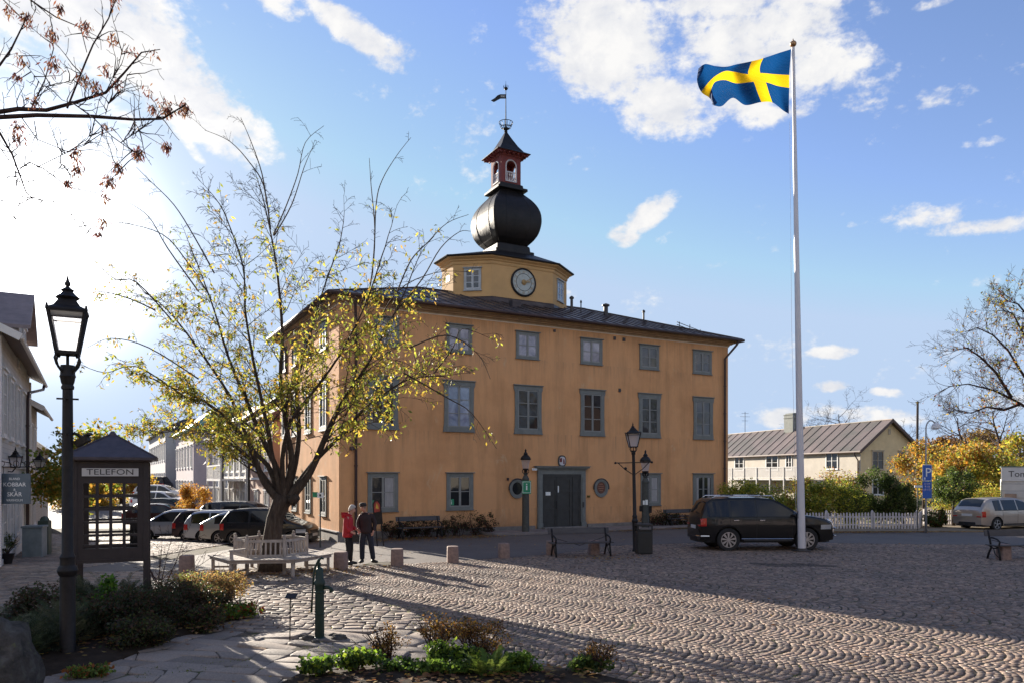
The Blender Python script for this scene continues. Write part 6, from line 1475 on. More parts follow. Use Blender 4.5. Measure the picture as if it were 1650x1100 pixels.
tree('globe_tree', 'small round orange street tree above the parked estate cars', (PX(312, 50), 50), 2.95, (1.32, 1.32, 1.25), 5200, .11, ORA, 32, .06, 30, .30, zc=1.65, base=-.55)
tree('autumn_tree', 'narrow yellow-green tree where the street bends, left of the violet building', (PX(266, 100), 100), 5.8, (1.9, 1.9, 2.7), 3000, .2, YEL+GRY, 33, .15, base=-.5)
tree('autumn_tree', 'broad orange tree closing the far end of the street, right of the kiosk roof', (PX(232, 112), 112), 6.6, (4.6, 4.0, 3.4), 5200, .28, ORA+YEL, 34, .25, base=-1.0)
tree('autumn_tree', 'orange and yellow tree showing through the upper panes of the phone kiosk', (PX(196, 72), 72), 4.4, (4.0, 3, 2.6), 9000, .24, ORA+YEL, 35, .25, base=-.9, zc=1.7)
tree('autumn_tree', 'golden tree showing through the left panes of the phone kiosk', (PX(146, 66), 66), 4.4, (3.4, 3, 2.6), 8000, .24, YEL+ORA[:2], 36, .25, base=-.9, zc=1.8)
# right-hand side
tree('clipped_tree', 'dark green round-headed small tree in front of the parking sign shrubs', (PX(1537, 37.5), 37.5), 3.15, (1.2, 1.2, 1.15), 6500, .10, GRN, 41, .07, 30, .32)
tree('autumn_tree', 'golden maple behind the clipped round tree', (PX(1545, 46), 46), 5.2, (2.6, 2.2, 2.1), 5000, .20, YEL+ORA[:2], 42, .16)
tree('autumn_tree', 'low yellow-green tree left of the white kiosk with lettering', (PX(1604, 44), 44), 4.2, (2.0, 1.8, 1.9), 5200, .18, YEL+GRY, 43, .12)
tree('autumn_tree', 'orange-brown tree between the cream house gable and the golden maple', (PX(1490, 58), 58), 5.4, (2.6, 2.4, 2.4), 4600, .20, ORA+YEL+[(.20, .12, .05)]*2, 44, .16)
tree('autumn_tree', 'yellow tree above the white kiosk roof at the right edge', (PX(1655, 50), 50), 6.2, (3.3, 2.8, 2.3), 5600, .22, YEL+GRY[:2], 45, .2)
tree('autumn_tree', 'russet tree far behind the curved street lamp', (PX(1512, 90), 90), 8.2, (4.4, 3.5, 3.0), 5200, .30, [(.22, .11, .05), (.30, .14, .04), (.16, .09, .05), (.34, .22, .06)], 46, .3)
tree('autumn_tree', 'brown-gold tree far behind, second from the right edge', (PX(1590, 92), 92), 8.4, (5.2, 3.5, 3.0), 5200, .30, [(.26, .15, .05), (.36, .25, .05), (.16, .11, .05)], 47, .3)
bare_tree('bare_tree', 'fine-branched leafless tree above the golden maples on the right', (PX(1555, 84), 84), 9.6, 51, r=.26, kids=(12, 8, 5), group=None, ln=.55)
bare_tree('bare_tree', 'second leafless tree further right, its top against the sky beside the edge tree', (PX(1622, 76), 76), 9.4, 52, r=.26, kids=(12, 8, 5), ln=.55)
bare_tree('bare_tree', 'wide leafless crown above the middle of the metal roof', (PX(1362, 120), 120), 12.6, 53, r=.3, kids=(14, 8, 5), fan=.95, ln=.6)
bare_tree('bare_tree', 'leafless crown above the metal roof just right of the white pole', (PX(1305, 125), 125), 12.2, 54, r=.3, kids=(14, 8, 5), fan=.95, ln=.6)
bare_tree('bare_tree', 'small leafless tree right of the cream gable', (PX(1466, 110), 110), 9.4, 55, r=.2, kids=(10, 6, 4), ln=.5)
et = bare_tree('edge_tree', 'large tree at the right edge with bare reddish twigs and a few yellow leaves', (PX(1720, 42), 42), 9.5, 56, r=.34, lean=(-.22, -.1, 1), kids=(10, 9, 6), fan=.85, leaves=(.05, YEL), size=.16, ln=.62, fr=.4)
random.seed(57); b = MB(); tpe = []
for route in ([(1720, 700), (1670, 668), (1645, 650), (1622, 638), (1600, 628), (1560, 618), (1530, 622), (1512, 634)], [(1720, 660), (1660, 620), (1640, 590), (1625, 565), (1600, 540), (1575, 528), (1555, 535)], [(1720, 640), (1665, 580), (1650, 540), (1632, 505), (1610, 500)], [(1630, 640), (1605, 600), (1580, 575), (1558, 560), (1535, 565)], [(1645, 650), (1618, 660), (1590, 655), (1565, 665), (1540, 660)], [(1700, 560), (1665, 520), (1640, 490), (1622, 485)]):
    x_, y_ = PX(1720, 42), 42; pts = [Vector((PX(a, 41.5)-x_, -.5, ZY(c_, 41.5))) for a, c_ in route]; n = len(pts); b.tube(pts, [.085-.068*i/(n-1) for i in range(n)], 6, cap=False)
    for j in range(26):
        i = random.randint(0, n-2); grow(b, pts[i].lerp(pts[i+1], random.random()), rdir((pts[i+1]-pts[i]).normalized(), .55), random.uniform(.9, 2.1), .016, 1, 3, dict(wig=.14, up=.10, droop=(0,), kids=(4, 5, 4), len=.6, ang=.7, rmin=.006, leaf_lvl=2, lpn=1), tpe)
b.build('limb', TWIG, et, smooth=True, fixn=False); tpe = np.array(tpe); k = np.random.default_rng(9).uniform(0, 1, len(tpe)) < np.interp(tpe[:, 0], (-8, -5, 0), (.02, .06, .25)); leaf_mesh('foliage', tpe[k], .15, YEL+[(.22, .08, .05)]*2, et, hang=.3, ratio=.6, seed=58)
# far woodland closing the view
wp = []
for k in range(150):
    x = random.uniform(55, 150) if k % 3 else random.uniform(-95, -48); y = random.uniform(125, 165); h = random.uniform(3.5, 8.5); wp.append(blob_points(260, (x, y, h*.55), (4.5, 3, h*.5), 8, .4, 600+k, .4))
tag(leaf_mesh('woodland', np.concatenate(wp), .6, [(.20, .13, .05), (.26, .19, .05), (.12, .11, .04), (.10, .075, .05), (.08, .10, .04)], None, ratio=.7, seed=60), kind='stuff')
# ---- shrubs
def shrub(name, label, loc, r, n, size, pal, seed, clumps=16, spread=.36, base=None, hang=.1, ratio=.6, group=None, twig=0, cat='shrub', shell=.5, matl=None, stem_col=None):
    random.seed(seed); x, y = loc; z0 = ground_z(x, y) if base is None else base; t = thing(name, label, cat, (x, y, z0), 0, group)
    b = MB()
    for k in range(twig or 7):
        a = 2*math.pi*random.random(); e = random.uniform(.9, 2.6); grow(b, (random.gauss(0, r[0]*.15), random.gauss(0, r[1]*.15), 0), Vector((math.cos(a), math.sin(a), e)).normalized(), r[2]*random.uniform(1.3, 2.0), .012+.006*r[2], 0, 1, dict(wig=.14, up=.05, droop=(.06,), kids=(4,), len=.4, ang=.6, rmin=.003, leaf_lvl=9), [])
    b.build('stems', TWIG, t, smooth=True, fixn=False)
    P = blob_points(n, (0, 0, r[2]*.95), r, clumps, spread, seed, shell); P = P[P[:, 2] > .01]; leaf_mesh('leaves', P, size, pal, t, hang=hang, ratio=ratio, seed=seed, mat=matl); return t
RB = [(.20, .08, .03), (.30, .12, .04), (.16, .10, .03), (.34, .22, .05)]
for a in ((1192, 37.6, (1.3, 1.0, 1.35), 5600, GRY, 'yellow-green shrub against the corner of the ochre building'), (1232, 37.0, (1.4, 1.0, 1.25), 5600, GRY+GRN[1:3], 'bright green shrub behind the roof of the black car'), (1282, 38.6, (1.5, 1.0, 1.45), 4800, RB+GRY, 'rusty red arching shrub just behind the flagpole'),
          (1322, 37.2, (1.3, 1.0, 1.30), 6200, GRY+GRY+GRN[1:3], 'yellow-green shrub spilling over the picket fence right of the flagpole'), (1356, 39.0, (1.6, 1.0, 1.55), 3600, RB+GRY[:2], 'loose reddish shrub in front of the house downpipe'), (1372, 37.0, (1.1, .9, 1.2), 5600, GRY+GRN, 'low green shrub behind the middle of the picket fence'),
          (1412, 37.9, (1.5, 1.1, 1.48), 11500, GRN, 'large dense dark green shrub below the cream gable'), (1452, 37.4, (1.1, .9, 1.25), 7600, GRN+[(.16, .17, .05)], 'darker green shrub beside the end of the picket fence'), (1510, 36.3, (.62, .6, .52), 2600, GRN+RB[:1], 'low dark shrub on the verge right of the parking sign'), (1575, 40.0, (2.4, 1.2, 1.1), 6200, YEL+GRY, 'yellow hedge behind the silver hatchback')):
    shrub('garden_shrub', a[5], (PX(a[0], a[1]), a[1]), a[2], a[3], .105, a[4], int(a[0]), 22)
# roses along the wall
HM = Matrix.Translation((AX, AY, 0)) @ RZ(HR)
RO = [(.035, .045, .02), (.06, .05, .025), (.05, .07, .025), (.10, .02, .02), (.03, .03, .02)]
n_ = 0
rl = ('at the leaning info board', 'left of the wall bench', 'behind the left end of the wall bench', 'behind the middle of the wall bench', 'behind the right end of the wall bench', 'midway between the wall bench and the info lamp', 'next to last before the info lamp', 'last before the info lamp', 'behind the litter bin', 'under the wall window right of the litter bin', 'between the window and the black car', 'touching the rear of the black car')
for px_, hh in ((628, .42), (648, .36), (665, .5), (686, .40), (713, .46), (738, .55), (765, .5), (788, .5), (1050, .45), (1066, .5), (1083, .42), (1100, .40)):
    p = HM @ Vector((tx(px_, -.8), -.75, 0)); shrub('rose_bush', 'dark rose bush against the ochre wall, '+rl[n_], (p.x, p.y), (.55, .38, hh), 640, .075, RO, 900+n_, 14, .34, group='rose bushes along the front of the town hall', hang=.1, twig=9); n_ += 1
# ---- planting beds
BEDS = pmat('bed_soil', (.035, .025, .018), .95, .4, 6, .8, 30, spec=.1)
def bed(poly, name='planting_bed'):
    b = MB(); n = len(poly); cx, cy = sum(p[0] for p in poly)/n, sum(p[1] for p in poly)/n
    b.loft([[(x, y, .0) for x, y in poly], [(cx+(x-cx)*.95, cy+(y-cy)*.93, .06) for x, y in poly], [(cx+(x-cx)*.6, cy+(y-cy)*.6, .12) for x, y in poly]]); return tag(b.build(name, BEDS, None, smooth=True), kind='structure')
bed([(-9.5, 8.0), (-6.0, 8.6), (-5.2, 9.8), (-5.0, 11.5), (-4.5, 13.3), (-5.0, 14.3), (-6.8, 14.8), (-8.5, 14.0), (-9.5, 12)])
bed([(-2.9, 8.4), (-1.6, 7.6), (0, 7.4), (1.3, 7.9), (1.7, 8.7), (.9, 9.5), (-.3, 10.0), (-1.6, 9.9), (-2.7, 9.3)])
JUN = [(.045, .06, .03), (.08, .10, .05), (.13, .14, .085), (.03, .042, .024)]
def frond_bush(name, label, loc, r, n, seed, pal=JUN, base=.05, L=.35, cat='shrub', wid=.012, m_=14):
    """arching sprays, each a stem with two rows of fine leaflets"""
    rg = random.Random(seed); V, F_, Cc = [], [], []; t = thing(name, label, cat, (loc[0], loc[1], base))
    for k in range(n):
        a = rg.random()*2*math.pi; rr_ = rg.random()**.5; p = Vector((math.cos(a)*r[0]*rr_*.8, math.sin(a)*r[1]*rr_*.8, r[2]*rg.uniform(.0, .9)*(1-rr_*.5))); d = Vector((math.cos(a)*.7+rg.gauss(0, .4), math.sin(a)*.7+rg.gauss(0, .4), rg.uniform(.3, 1.3))).normalized(); l = L*rg.uniform(.6, 1.2); col = np.array(rg.choice(pal))*rg.uniform(.7, 1.5)
        side = d.cross(Vector((0, 0, 1))).normalized(); up = side.cross(d)
        for i in range(m_):
            tt_ = i/m_; q = p+d*l*tt_+Vector((0, 0, -.25*l*tt_*tt_)); ll = l*.24*(1-tt_*.75)
            for s in (-1, 1):
                b0 = len(V); e = q+(side*s*.8+d*.6+up*rg.uniform(-.2, .4)).normalized()*ll; w = d*wid
                V.extend([q-w*.5, q+w*.5, e+w*.25, e-w*.25]); F_.append((b0, b0+1, b0+2, b0+3)); Cc.append(col)
    np_mesh('sprays', np.array([tuple(v) for v in V]), np.array(F_), NEEDLE, np.array(Cc), t); return t
frond_bush('juniper_shrub', 'feathery dark juniper left of the lamp post, behind the boulder', (-6.9, 10.0), (.95, .7, .55), 420, 71, L=.42)
frond_bush('juniper_shrub', 'feathery juniper at the far left edge above the boulder', (-8.1, 10.9), (.9, .7, .6), 320, 72, L=.40)
frond_bush('juniper_shrub', 'sunlit feathery juniper touching the left side of the lamp post', (-6.45, 10.9), (.5, .5, .60), 260, 73, pal=[(.10, .11, .06), (.06, .08, .04), (.16, .15, .09)], L=.40)  # sunlit tone is put into this juniper's paler palette
frond_bush('juniper_shrub', 'dark upright juniper sprays under the phone kiosk', (-7.2, 13.6), (1.1, .5, .62), 300, 74, L=.42)
DK = [(.05, .06, .03), (.075, .05, .03), (.05, .075, .03), (.09, .05, .035)]
shrub('bed_shrub', 'dark brownish bush right of the lamp post in front of the kiosk', (-5.9, 11.6), (.95, .75, .42), 8000, .055, DK, 75, 24, .4)
shrub('bed_shrub', 'dark bush filling the bed to the right of the kiosk leg', (-5.6, 13.0), (.95, .6, .40), 6200, .055, DK+[(.10, .06, .03)], 76, 22, .4)
shrub('bed_shrub', 'dark low bush between the two junipers by the boulder', (-7.2, 11.7), (.8, .6, .42), 4600, .055, DK, 77, 20, .4)
shrub('bed_shrub', 'low dark bush at the front of the left bed, right of the lamp post', (-5.35, 10.9), (.55, .6, .26), 3600, .055, DK+[(.09, .10, .03)], 771, 18, .42)
shrub('bed_shrub', 'low rusty bush at the front of the left bed, before the golden perennial', (-4.95, 12.1), (.45, .5, .24), 2600, .05, DK+[(.16, .08, .04), (.10, .13, .03)], 772, 18, .42)
shrub('perennial', 'bright green leafy clump at the foot of the kiosk beside the lamp post', (-6.72, 12.6), (.22, .2, .42), 520, .085, [(.10, .24, .02), (.16, .28, .03), (.06, .14, .02)], 78, 12, .4, base=.05, cat='plant')
shrub('perennial', 'sunlit golden-brown perennial at the right end of the left bed', (-5.35, 13.95), (.62, .5, .40), 3400, .045, [(.34, .22, .10), (.26, .15, .07), (.30, .26, .10), (.20, .12, .06)], 79, 22, .4, base=.05, cat='plant', twig=22)
shrub('perennial', 'pale green and rust perennial in the middle of the left bed', (-6.0, 14.2), (.55, .4, .36), 2600, .045, [(.24, .22, .09), (.20, .24, .08), (.24, .12, .06)], 80, 20, .4, base=.05, cat='plant', twig=16)
shrub('perennial', 'low green and red leaf clump at the front of the left bed', (-4.75, 12.9), (.42, .4, .14), 1500, .075, [(.12, .20, .03), (.20, .28, .04), (.30, .07, .03), (.06, .10, .02)], 81, 14, .5, base=.04, cat='plant')
shrub('perennial', 'tiny green and orange clump on the paving at the lower left', (-5.1, 9.25), (.36, .25, .09), 520, .06, [(.10, .16, .03), (.35, .12, .04), (.2, .26, .05)], 82, 10, .5, base=.02, cat='plant')
# bare shrub behind the kiosk
random.seed(83); t = thing('bare_shrub', 'bare upright multi-stemmed shrub just right of the kiosk', 'shrub', (PX(258, 15.6), 15.6, 0)); b = MB()
for k in range(7): grow(b, (random.gauss(0, .06), random.gauss(0, .06), 0), Vector((random.uniform(-.3, .5), random.uniform(-.3, .3), 1)).normalized(), random.uniform(.9, 1.6), .014, 0, 2, dict(wig=.12, up=.06, droop=(.02,), kids=(5, 3), len=.4, ang=.6, rmin=.0035, leaf_lvl=9), [])
b.build('stems', TWIG, t, fixn=False)
LIME = [(.17, .28, .03), (.28, .36, .05), (.09, .16, .03), (.05, .09, .022), (.04, .07, .02)]
for k, (px_, y, r, n, pal, lb, sz) in enumerate(((512, 9.15, (.27, .22, .12), 900, LIME, 'lime green leafy mound at the left end of the front bed', .06), (578, 9.35, (.30, .24, .14), 1100, LIME, 'second lime green mound from the left in the front bed', .06), (640, 9.25, (.26, .2, .10), 800, [(.05, .10, .02), (.09, .15, .03)], 'dark green low mound between the lime mounds', .05),
   (722, 9.5, (.38, .28, .17), 1800, LIME, 'largest lime green mound in the middle of the front bed', .055), (700, 9.1, (.5, .2, .10), 1200, [(.05, .10, .02), (.10, .17, .03), (.16, .25, .04)], 'low green leaves in front of the largest lime mound', .05), (842, 9.2, (.34, .24, .13), 1300, [(.08, .15, .025), (.18, .28, .04)], 'green mound beside the black peg', .05), (945, 9.3, (.30, .2, .10), 800, [(.05, .09, .025), (.10, .14, .03)], 'dark green mound at the right end of the front bed', .05))):
    shrub('perennial', lb, (PX(px_, y), y), r, n, sz, pal, 100+k, 14, .5, base=.07, cat='plant', ratio=.85, twig=4)
frond_bush('fern', 'arching pale green fern fronds right of the largest lime mound', (PX(790, 9.1), 9.1), (.26, .2, .16), 60, 120, pal=[(.10, .17, .03), (.20, .26, .06), (.14, .20, .04)], base=.08, L=.34, cat='plant', wid=.016, m_=20)
RUST = [(.16, .07, .03), (.26, .13, .04), (.09, .06, .025), (.34, .20, .04), (.06, .045, .02)]
for k, (px_, y, r, n, lb) in enumerate(((622, 9.9, (.30, .24, .25), 1000, 'rust-brown twiggy plant at the left of the front bed'), (702, 10.1, (.26, .22, .30), 1200, 'thin yellow-brown twiggy plant behind the largest lime mound'), (770, 9.9, (.52, .30, .30), 2600, 'widest rust-red twiggy plant in the middle of the front bed'), (965, 9.4, (.26, .2, .20), 600, 'sparse dark twiggy plant at the right end of the front bed'))):
    shrub('twiggy_perennial', lb, (PX(px_, y), y), r, n, .036, RUST, 130+k, 20, .4, base=.08, cat='plant', twig=13)
b = MB(); b.lathe([(.035, 0), (.03, .1), (.022, .16), (.01, .17)], n=7); tag(b.build('peg', DARKP, None, loc=(PX(815, 9.6), 9.6, .1)), 'short black peg sticking up in the front bed', 'peg')
# boulders
m = NT('boulder'); v = m.obj(); c = m.ramp(m.noise(5, 8, .7, v, .4), [(.32, (.05, .045, .04)), (.55, (.13, .12, .105)), (.70, (.20, .19, .17))])
c = m.mix(m.ramp(m.noise(9, 5, .7, v), [(.60, (0, 0, 0)), (.68, (1, 1, 1))]), c, (.17, .17, .10)); m.base(c); m.set(rough=.92, spec=.2)
m.l(m.bump(m.math('ADD', m.noise(7, 8, .75, v), m.math('MULTIPLY', m.noise(45, 4, .7, v), .4)), 1.0, .09), m.b.inputs['Normal']); ROCK = m.mat
def boulder(loc, r, seed, label):
    b = MB(); n, m_ = 40, 26; rings = []
    for i in range(m_+1):
        ph = math.pi*i/m_; ring_ = []
        for k in range(n):
            th = 2*math.pi*k/n; d = Vector((math.sin(ph)*math.cos(th), math.sin(ph)*math.sin(th), -math.cos(ph))); f = 1+.30*mnoise.noise(d*1.3+Vector((seed, 0, 0)))+.12*mnoise.noise(d*4+Vector((seed, 3, 0)))+.04*mnoise.noise(d*11); ring_.append((d.x*r[0]*f, d.y*r[1]*f, d.z*r[2]*f))
        rings.append(ring_)
    b.loft(rings); return tag(b.build('boulder', ROCK, None, smooth=True, loc=(loc[0], loc[1], r[2]*.55)), label, 'rock')
boulder((PX(-22, 7.9), 7.9), (.52, .5, .62), 3.1, 'large grey boulder cut by the lower left edge'); boulder((PX(38, 7.35), 7.35), (.24, .28, .24), 8.4, 'smaller rounded boulder in the bottom left corner')
for k, (px_, py_, r, lb) in enumerate(((498, 1031, .085, 'flat stone left of the pump foot'), (508, 1036, .06, 'small stone in front of the pump foot'), (536, 1026, .07, 'rounded stone right of the pump foot'), (546, 1031, .10, 'largest pale stone right of the pump foot'), (487, 1028, .06, 'small pale stone furthest left of the pump'))):
    p = G(px_, py_); boulder(p, (r*1.2, r, r*.6), k*2.7, lb)
# fallen leaves
rg = np.random.default_rng(77); LPs = []
for k, (c0, c1, n, w) in enumerate(((HM @ Vector((tx(600, -2), -1.6, 0)), HM @ Vector((tx(800, -2), -1.9, 0)), 1000, .5), (HM @ Vector((9, -1.9, 0)), HM @ Vector((17, -1.9, 0)), 700, .25), (Vector((12, 33.2, 0)), Vector((22, 34.6, 0)), 2600, .45), (Vector((-4, 12, 0)), Vector((9, 12, 0)), 70, 3.5), (Vector((-8, 18.8, 0)), Vector((-4, 19.8, 0)), 700, .8), (Vector((-2.3, 8.6, 0)), Vector((1.0, 8.8, 0)), 500, .5), (Vector((-7.2, 9.3, 0)), Vector((-4.8, 12.5, 0)), 500, .5), (Vector((2, 22.6, 0)), Vector((4, 22.8, 0)), 140, .5), (HM @ Vector((-.5, 1, 0)), HM @ Vector((-.5, 9, 0)), 500, .25), (Vector((-16, 27, 0)), Vector((18, 27, 0)), 260, 2.5))):
    t = rg.uniform(0, 1, (n, 1)); p = np.array(c0)*(1-t)+np.array(c1)*t; p[:, :2] += rg.normal(0, w, (n, 2)); p[:, 2] = [ground_z(a, b_)+(.135 if k in (5, 6) else .04) for a, b_ in p[:, :2]]; LPs.append(p)
LPs = np.concatenate(LPs); n = len(LPs); a = rg.uniform(0, 6.28, n); s = rg.uniform(.03, .06, n); V = np.zeros((n, 4, 3))
for q, (i, j) in enumerate(((-1, 0), (0, -.6), (1, 0), (0, .6))):
    V[:, q, 0] = LPs[:, 0]+(np.cos(a)*i-np.sin(a)*j)*s; V[:, q, 1] = LPs[:, 1]+(np.sin(a)*i+np.cos(a)*j)*s; V[:, q, 2] = LPs[:, 2]+rg.uniform(0, .025, n)
c = np.array([(.30, .13, .04), (.38, .20, .05), (.22, .09, .04), (.42, .28, .06)])[rg.integers(0, 4, n)]*rg.uniform(.6, 1.1, (n, 1))
tag(np_mesh('fallen_leaves', V.reshape(-1, 3), np.arange(n*4).reshape(-1, 4), LEAF, c), kind='stuff')
# moss tufts in the joints of the cobbles
mp = rg.uniform(0, 1, (1500, 2)); X = -4.6+mp[:, 0]*5.2; Y = 9.2+mp[:, 1]*5.5; kx = [mnoise.noise(Vector((x*.9, y*.9, 0))) > .05 and abs(x) < .7*y and x < fan_x(y)+.6 for x, y in zip(X, Y)]
P = np.stack([X[kx], Y[kx], np.full(sum(kx), .018)], 1); P = np.repeat(P, 7, 0)+rg.normal(0, .03, (sum(kx)*7, 3))*np.array([1, 1, .1]); tag(leaf_mesh('moss', P, .022, [(.12, .16, .02), (.18, .20, .03), (.08, .11, .02)], None, hang=-.5, seed=4), kind='stuff')
# ------------------------------------------------------------------ surrounding houses
def boards(name, c, horiz=True, pitch=.14, rough=.75):
    if name in MC: return MC[name]
    m = NT(name); v = m.obj(); w = m.n('ShaderNodeTexWave'); w.wave_type = 'BANDS'; w.bands_direction = 'Z' if horiz else 'X'; w.wave_profile = 'SAW'
    w.inputs['Scale'].default_value = 1/pitch/ (2*math.pi)*2*math.pi/ (1/0.31831*1) if False else .314/pitch
    m.l(v, w.inputs[0]); d = tuple(x*.82 for x in c); cc = m.ramp(m.noise(1.2, 6, .6, v), [(.3, d), (.7, c)]); line = m.ramp(w.outputs['Fac'], [(.0, (.45, .45, .45)), (.10, (1, 1, 1))])
    m.base(m.mix(1, cc, line, 'MULTIPLY')); m.set(rough=rough, spec=.25); m.l(m.bump(w.outputs['Fac'], .8, .02), m.b.inputs['Normal']); MC[name] = m.mat; return m.mat
HTRIM = pmat('house_white_trim', (.66, .65, .63), .6, .08, 4, .1); HGLASS = GLASSD
DROOF = pmat('dark_roof', (.05, .04, .042), .6, .3, 3, .3, 20)
def simple_window(par, M, w, h, trim=HTRIM, glass=None, mull=True, bars=1, hoodm=None):
    b = MB(); b.M = M; t = .10
    b.box(-w/2-t, -w/2, -.06, -.002, -t, h+t); b.box(w/2, w/2+t, -.06, -.002, -t, h+t); b.box(-w/2, w/2, -.06, -.002, h, h+t); b.box(-w/2, w/2, -.06, -.002, -t, 0)
    b.box(-w/2-t-.04, w/2+t+.04, -.12, -.002, h+t+.001, h+t+.06); b.box(-w/2-t-.03, w/2+t+.03, -.10, -.002, -t-.05, -t-.001)
    if mull: b.box(-.035, .035, -.05, -.01, 0, h)
    for k in range(1, bars+1): b.box(-w/2, w/2, -.04, -.01, h*k/(bars+1)-.015, h*k/(bars+1)+.015)
    fr = b.build('window', trim, par); b = MB(); b.M = M; b.poly([(-w/2, -.012, 0), (w/2, -.012, 0), (w/2, -.012, h), (-w/2, -.012, h)]); b.build('pane', glass or HGLASS, fr, fixn=False); return fr
def gable_house(name, label, loc, rz, W_, L_, eave, ridge, wallm, roofm, ov=.4, seams=0, base=-1.2, chim=(), group=None):
    """x 0..W across the gable, y 0..L along the ridge"""
    t = thing(name, label, 'building', (loc[0], loc[1], 0), rz, group); b = MB(); b.prism([(0, base), (W_, base), (W_, eave), (W_/2, ridge-.12), (0, eave)], 0, L_); b.build('wall', wallm, t)
    b = MB(); sl = (ridge-eave)/(W_/2); 
    for s in (0, 1):
        xe = -ov if s == 0 else W_+ov; ze = eave-sl*ov+.04; pr = [(xe, ze), (W_/2, ridge), (W_/2, ridge+.09), (xe, ze+.09)]; b.prism(pr if s == 0 else pr[::-1], -ov, L_+ov)
        if seams:
            n = int((L_+2*ov)/seams)
            for k in range(n+1): y = -ov+(L_+2*ov)*k/n; b.bar((xe, y, ze+.11), (W_/2, y, ridge+.11), .05, .07)
    b.bar((W_/2, -ov, ridge+.10), (W_/2, L_+ov, ridge+.10), .18, .08)
    rf = b.build('roof', roofm, t)
    b = MB()
    for s in (0, 1):
        xe = -ov if s == 0 else W_+ov; ze = eave-sl*ov; b.bar((xe, -ov-.02, ze), (W_/2, -ov-.02, ridge-.04), .04, .20); b.tube([(xe, -ov, ze+.02), (xe, L_+ov, ze+.02)], .07, 6)
    b.build('bargeboard', HTRIM if wallm is not CREAM else pmat('brown_fascia', (.10, .06, .05), .6), t)
    for (x, y, w, d, z1) in chim:
        b = MB(); zb = eave+.2; b.box(x-w/2, x+w/2, y-d/2, y+d/2, zb, z1); b.box(x-w/2-.06, x+w/2+.06, y-d/2-.06, y+d/2+.06, z1-.35, z1-.28); b.box(x-w/2-.05, x+w/2+.05, y-d/2-.05, y+d/2+.05, z1, z1+.08); b.box(x-w/2+.1, x+w/2-.1, y-d/2+.1, y+d/2-.1, z1+.08, z1+.2); b.build('chimney', pmat('chimney_grey', (.16, .17, .155), .8, .2, 3, .3), rf)
    return t
CREAM = pmat('cream_boards', (.68, .52, .30), .8, .1, 1.5, .1)
m = NT('metal_roof_light'); v = m.obj((1, 1, 1)); m.base(m.ramp(m.noise(.35, 7, .6, v, .5), [(.35, (.12, .11, .09)), (.55, (.17, .135, .12)), (.7, (.22, .17, .15))])); m.set(rough=.5, metal=.25); MROOF = m.mat
CH = math.atan2(.307, .952)
ch_ = gable_house('house', 'cream gabled house with a grey standing-seam metal roof beyond the picket fence', (32.1, 70), CH, 6.6, 26, 5.1, 7.75, CREAM, MROOF, .45, 1.3, chim=((3.3, 13.7, 1.15, 1.5, 9.3),))
def cy(px_): k = (px_-825)/F; return (32.1-70*k)/(.307+.952*k)
LM2 = lambda y, z: T(0, y, z) @ RZ(-math.pi/2)
WG = pmat('white_boards', (.50, .48, .46), .8, .1, 2, .1)
b = MB(); b.box(-.05, -.003, 0, 26, -1, 4.9); 
b.build('side_wall', boards('vertical_boards', (.50, .45, .38), False, .3), ch_)
for p0, p1 in ((1184, 1200), (1234, 1256), (1267, 1277), (1331, 1352)):
    y0, y1 = cy(p0), cy(p1); simple_window(ch_, LM2((y0+y1)/2, 3.3) @ T(0, -.05, 0), abs(y1-y0)*.82, 1.45, HTRIM)
simple_window(ch_, T(1.95, 0, 3.25), 1.15, 1.55, pmat('beige_trim', (.42, .35, .26), .7)); simple_window(ch_, T(4.75, 0, 3.25), .62, 1.55, pmat('beige_trim', (.42, .35, .26), .7), mull=False)
simple_window(ch_, T(1.95, 0, .9), 1.15, 1.3, HTRIM)
b = MB(); b.M = T(3.3, 0, 6.7); b.box(-.14, .14, -.05, 0, -.25, .25); b.build('vent', pmat('beige_trim', (.42, .35, .26), .7), ch_)
b = MB(); ya, yb = cy(1182), cy(1310); 
ya, yb = max(ya, yb), min(ya, yb)
b.box(-1.7, -.06, yb, ya, 2.15, 2.30); b.box(-1.75, -1.66, yb, ya, 3.42, 3.52); b.box(-1.74, -1.68, yb, ya, 2.38, 2.44); n = int((ya-yb)/.17)
for k in range(n+1): y = yb+(ya-yb)*k/n; b.box(-1.72, -1.69, y-.045, y+.045, 2.44, 3.42)
for k in range(7): y = yb+(ya-yb)*k/6; b.box(-1.78, -1.64, y-.06, y+.06, -.5, 3.5)
b.build('balcony', WG, ch_)
pipe([(-.55, .2, 4.75), (-.5, .2, 4.5), (-.12, .2, 4.0), (-.12, .2, -.5)], par=ch_)
b = MB(); b.tube([(3.3, 22.5, 7.6), (3.3, 22.5, 10.4)], .03, 5)
for z, w in ((10.2, .5), (9.8, .7), (9.3, .45)): b.bar((3.3-w, 22.5, z), (3.3+w, 22.5, z), .03)
b.build('antenna', IRON, ch_)
gable_house('house', 'dark-roofed low house whose roof shows between the ochre wall and the metal roof', (PX(1172, 108), 108), CH, 8, 12, 5.4, 8.0, CREAM, DROOF)
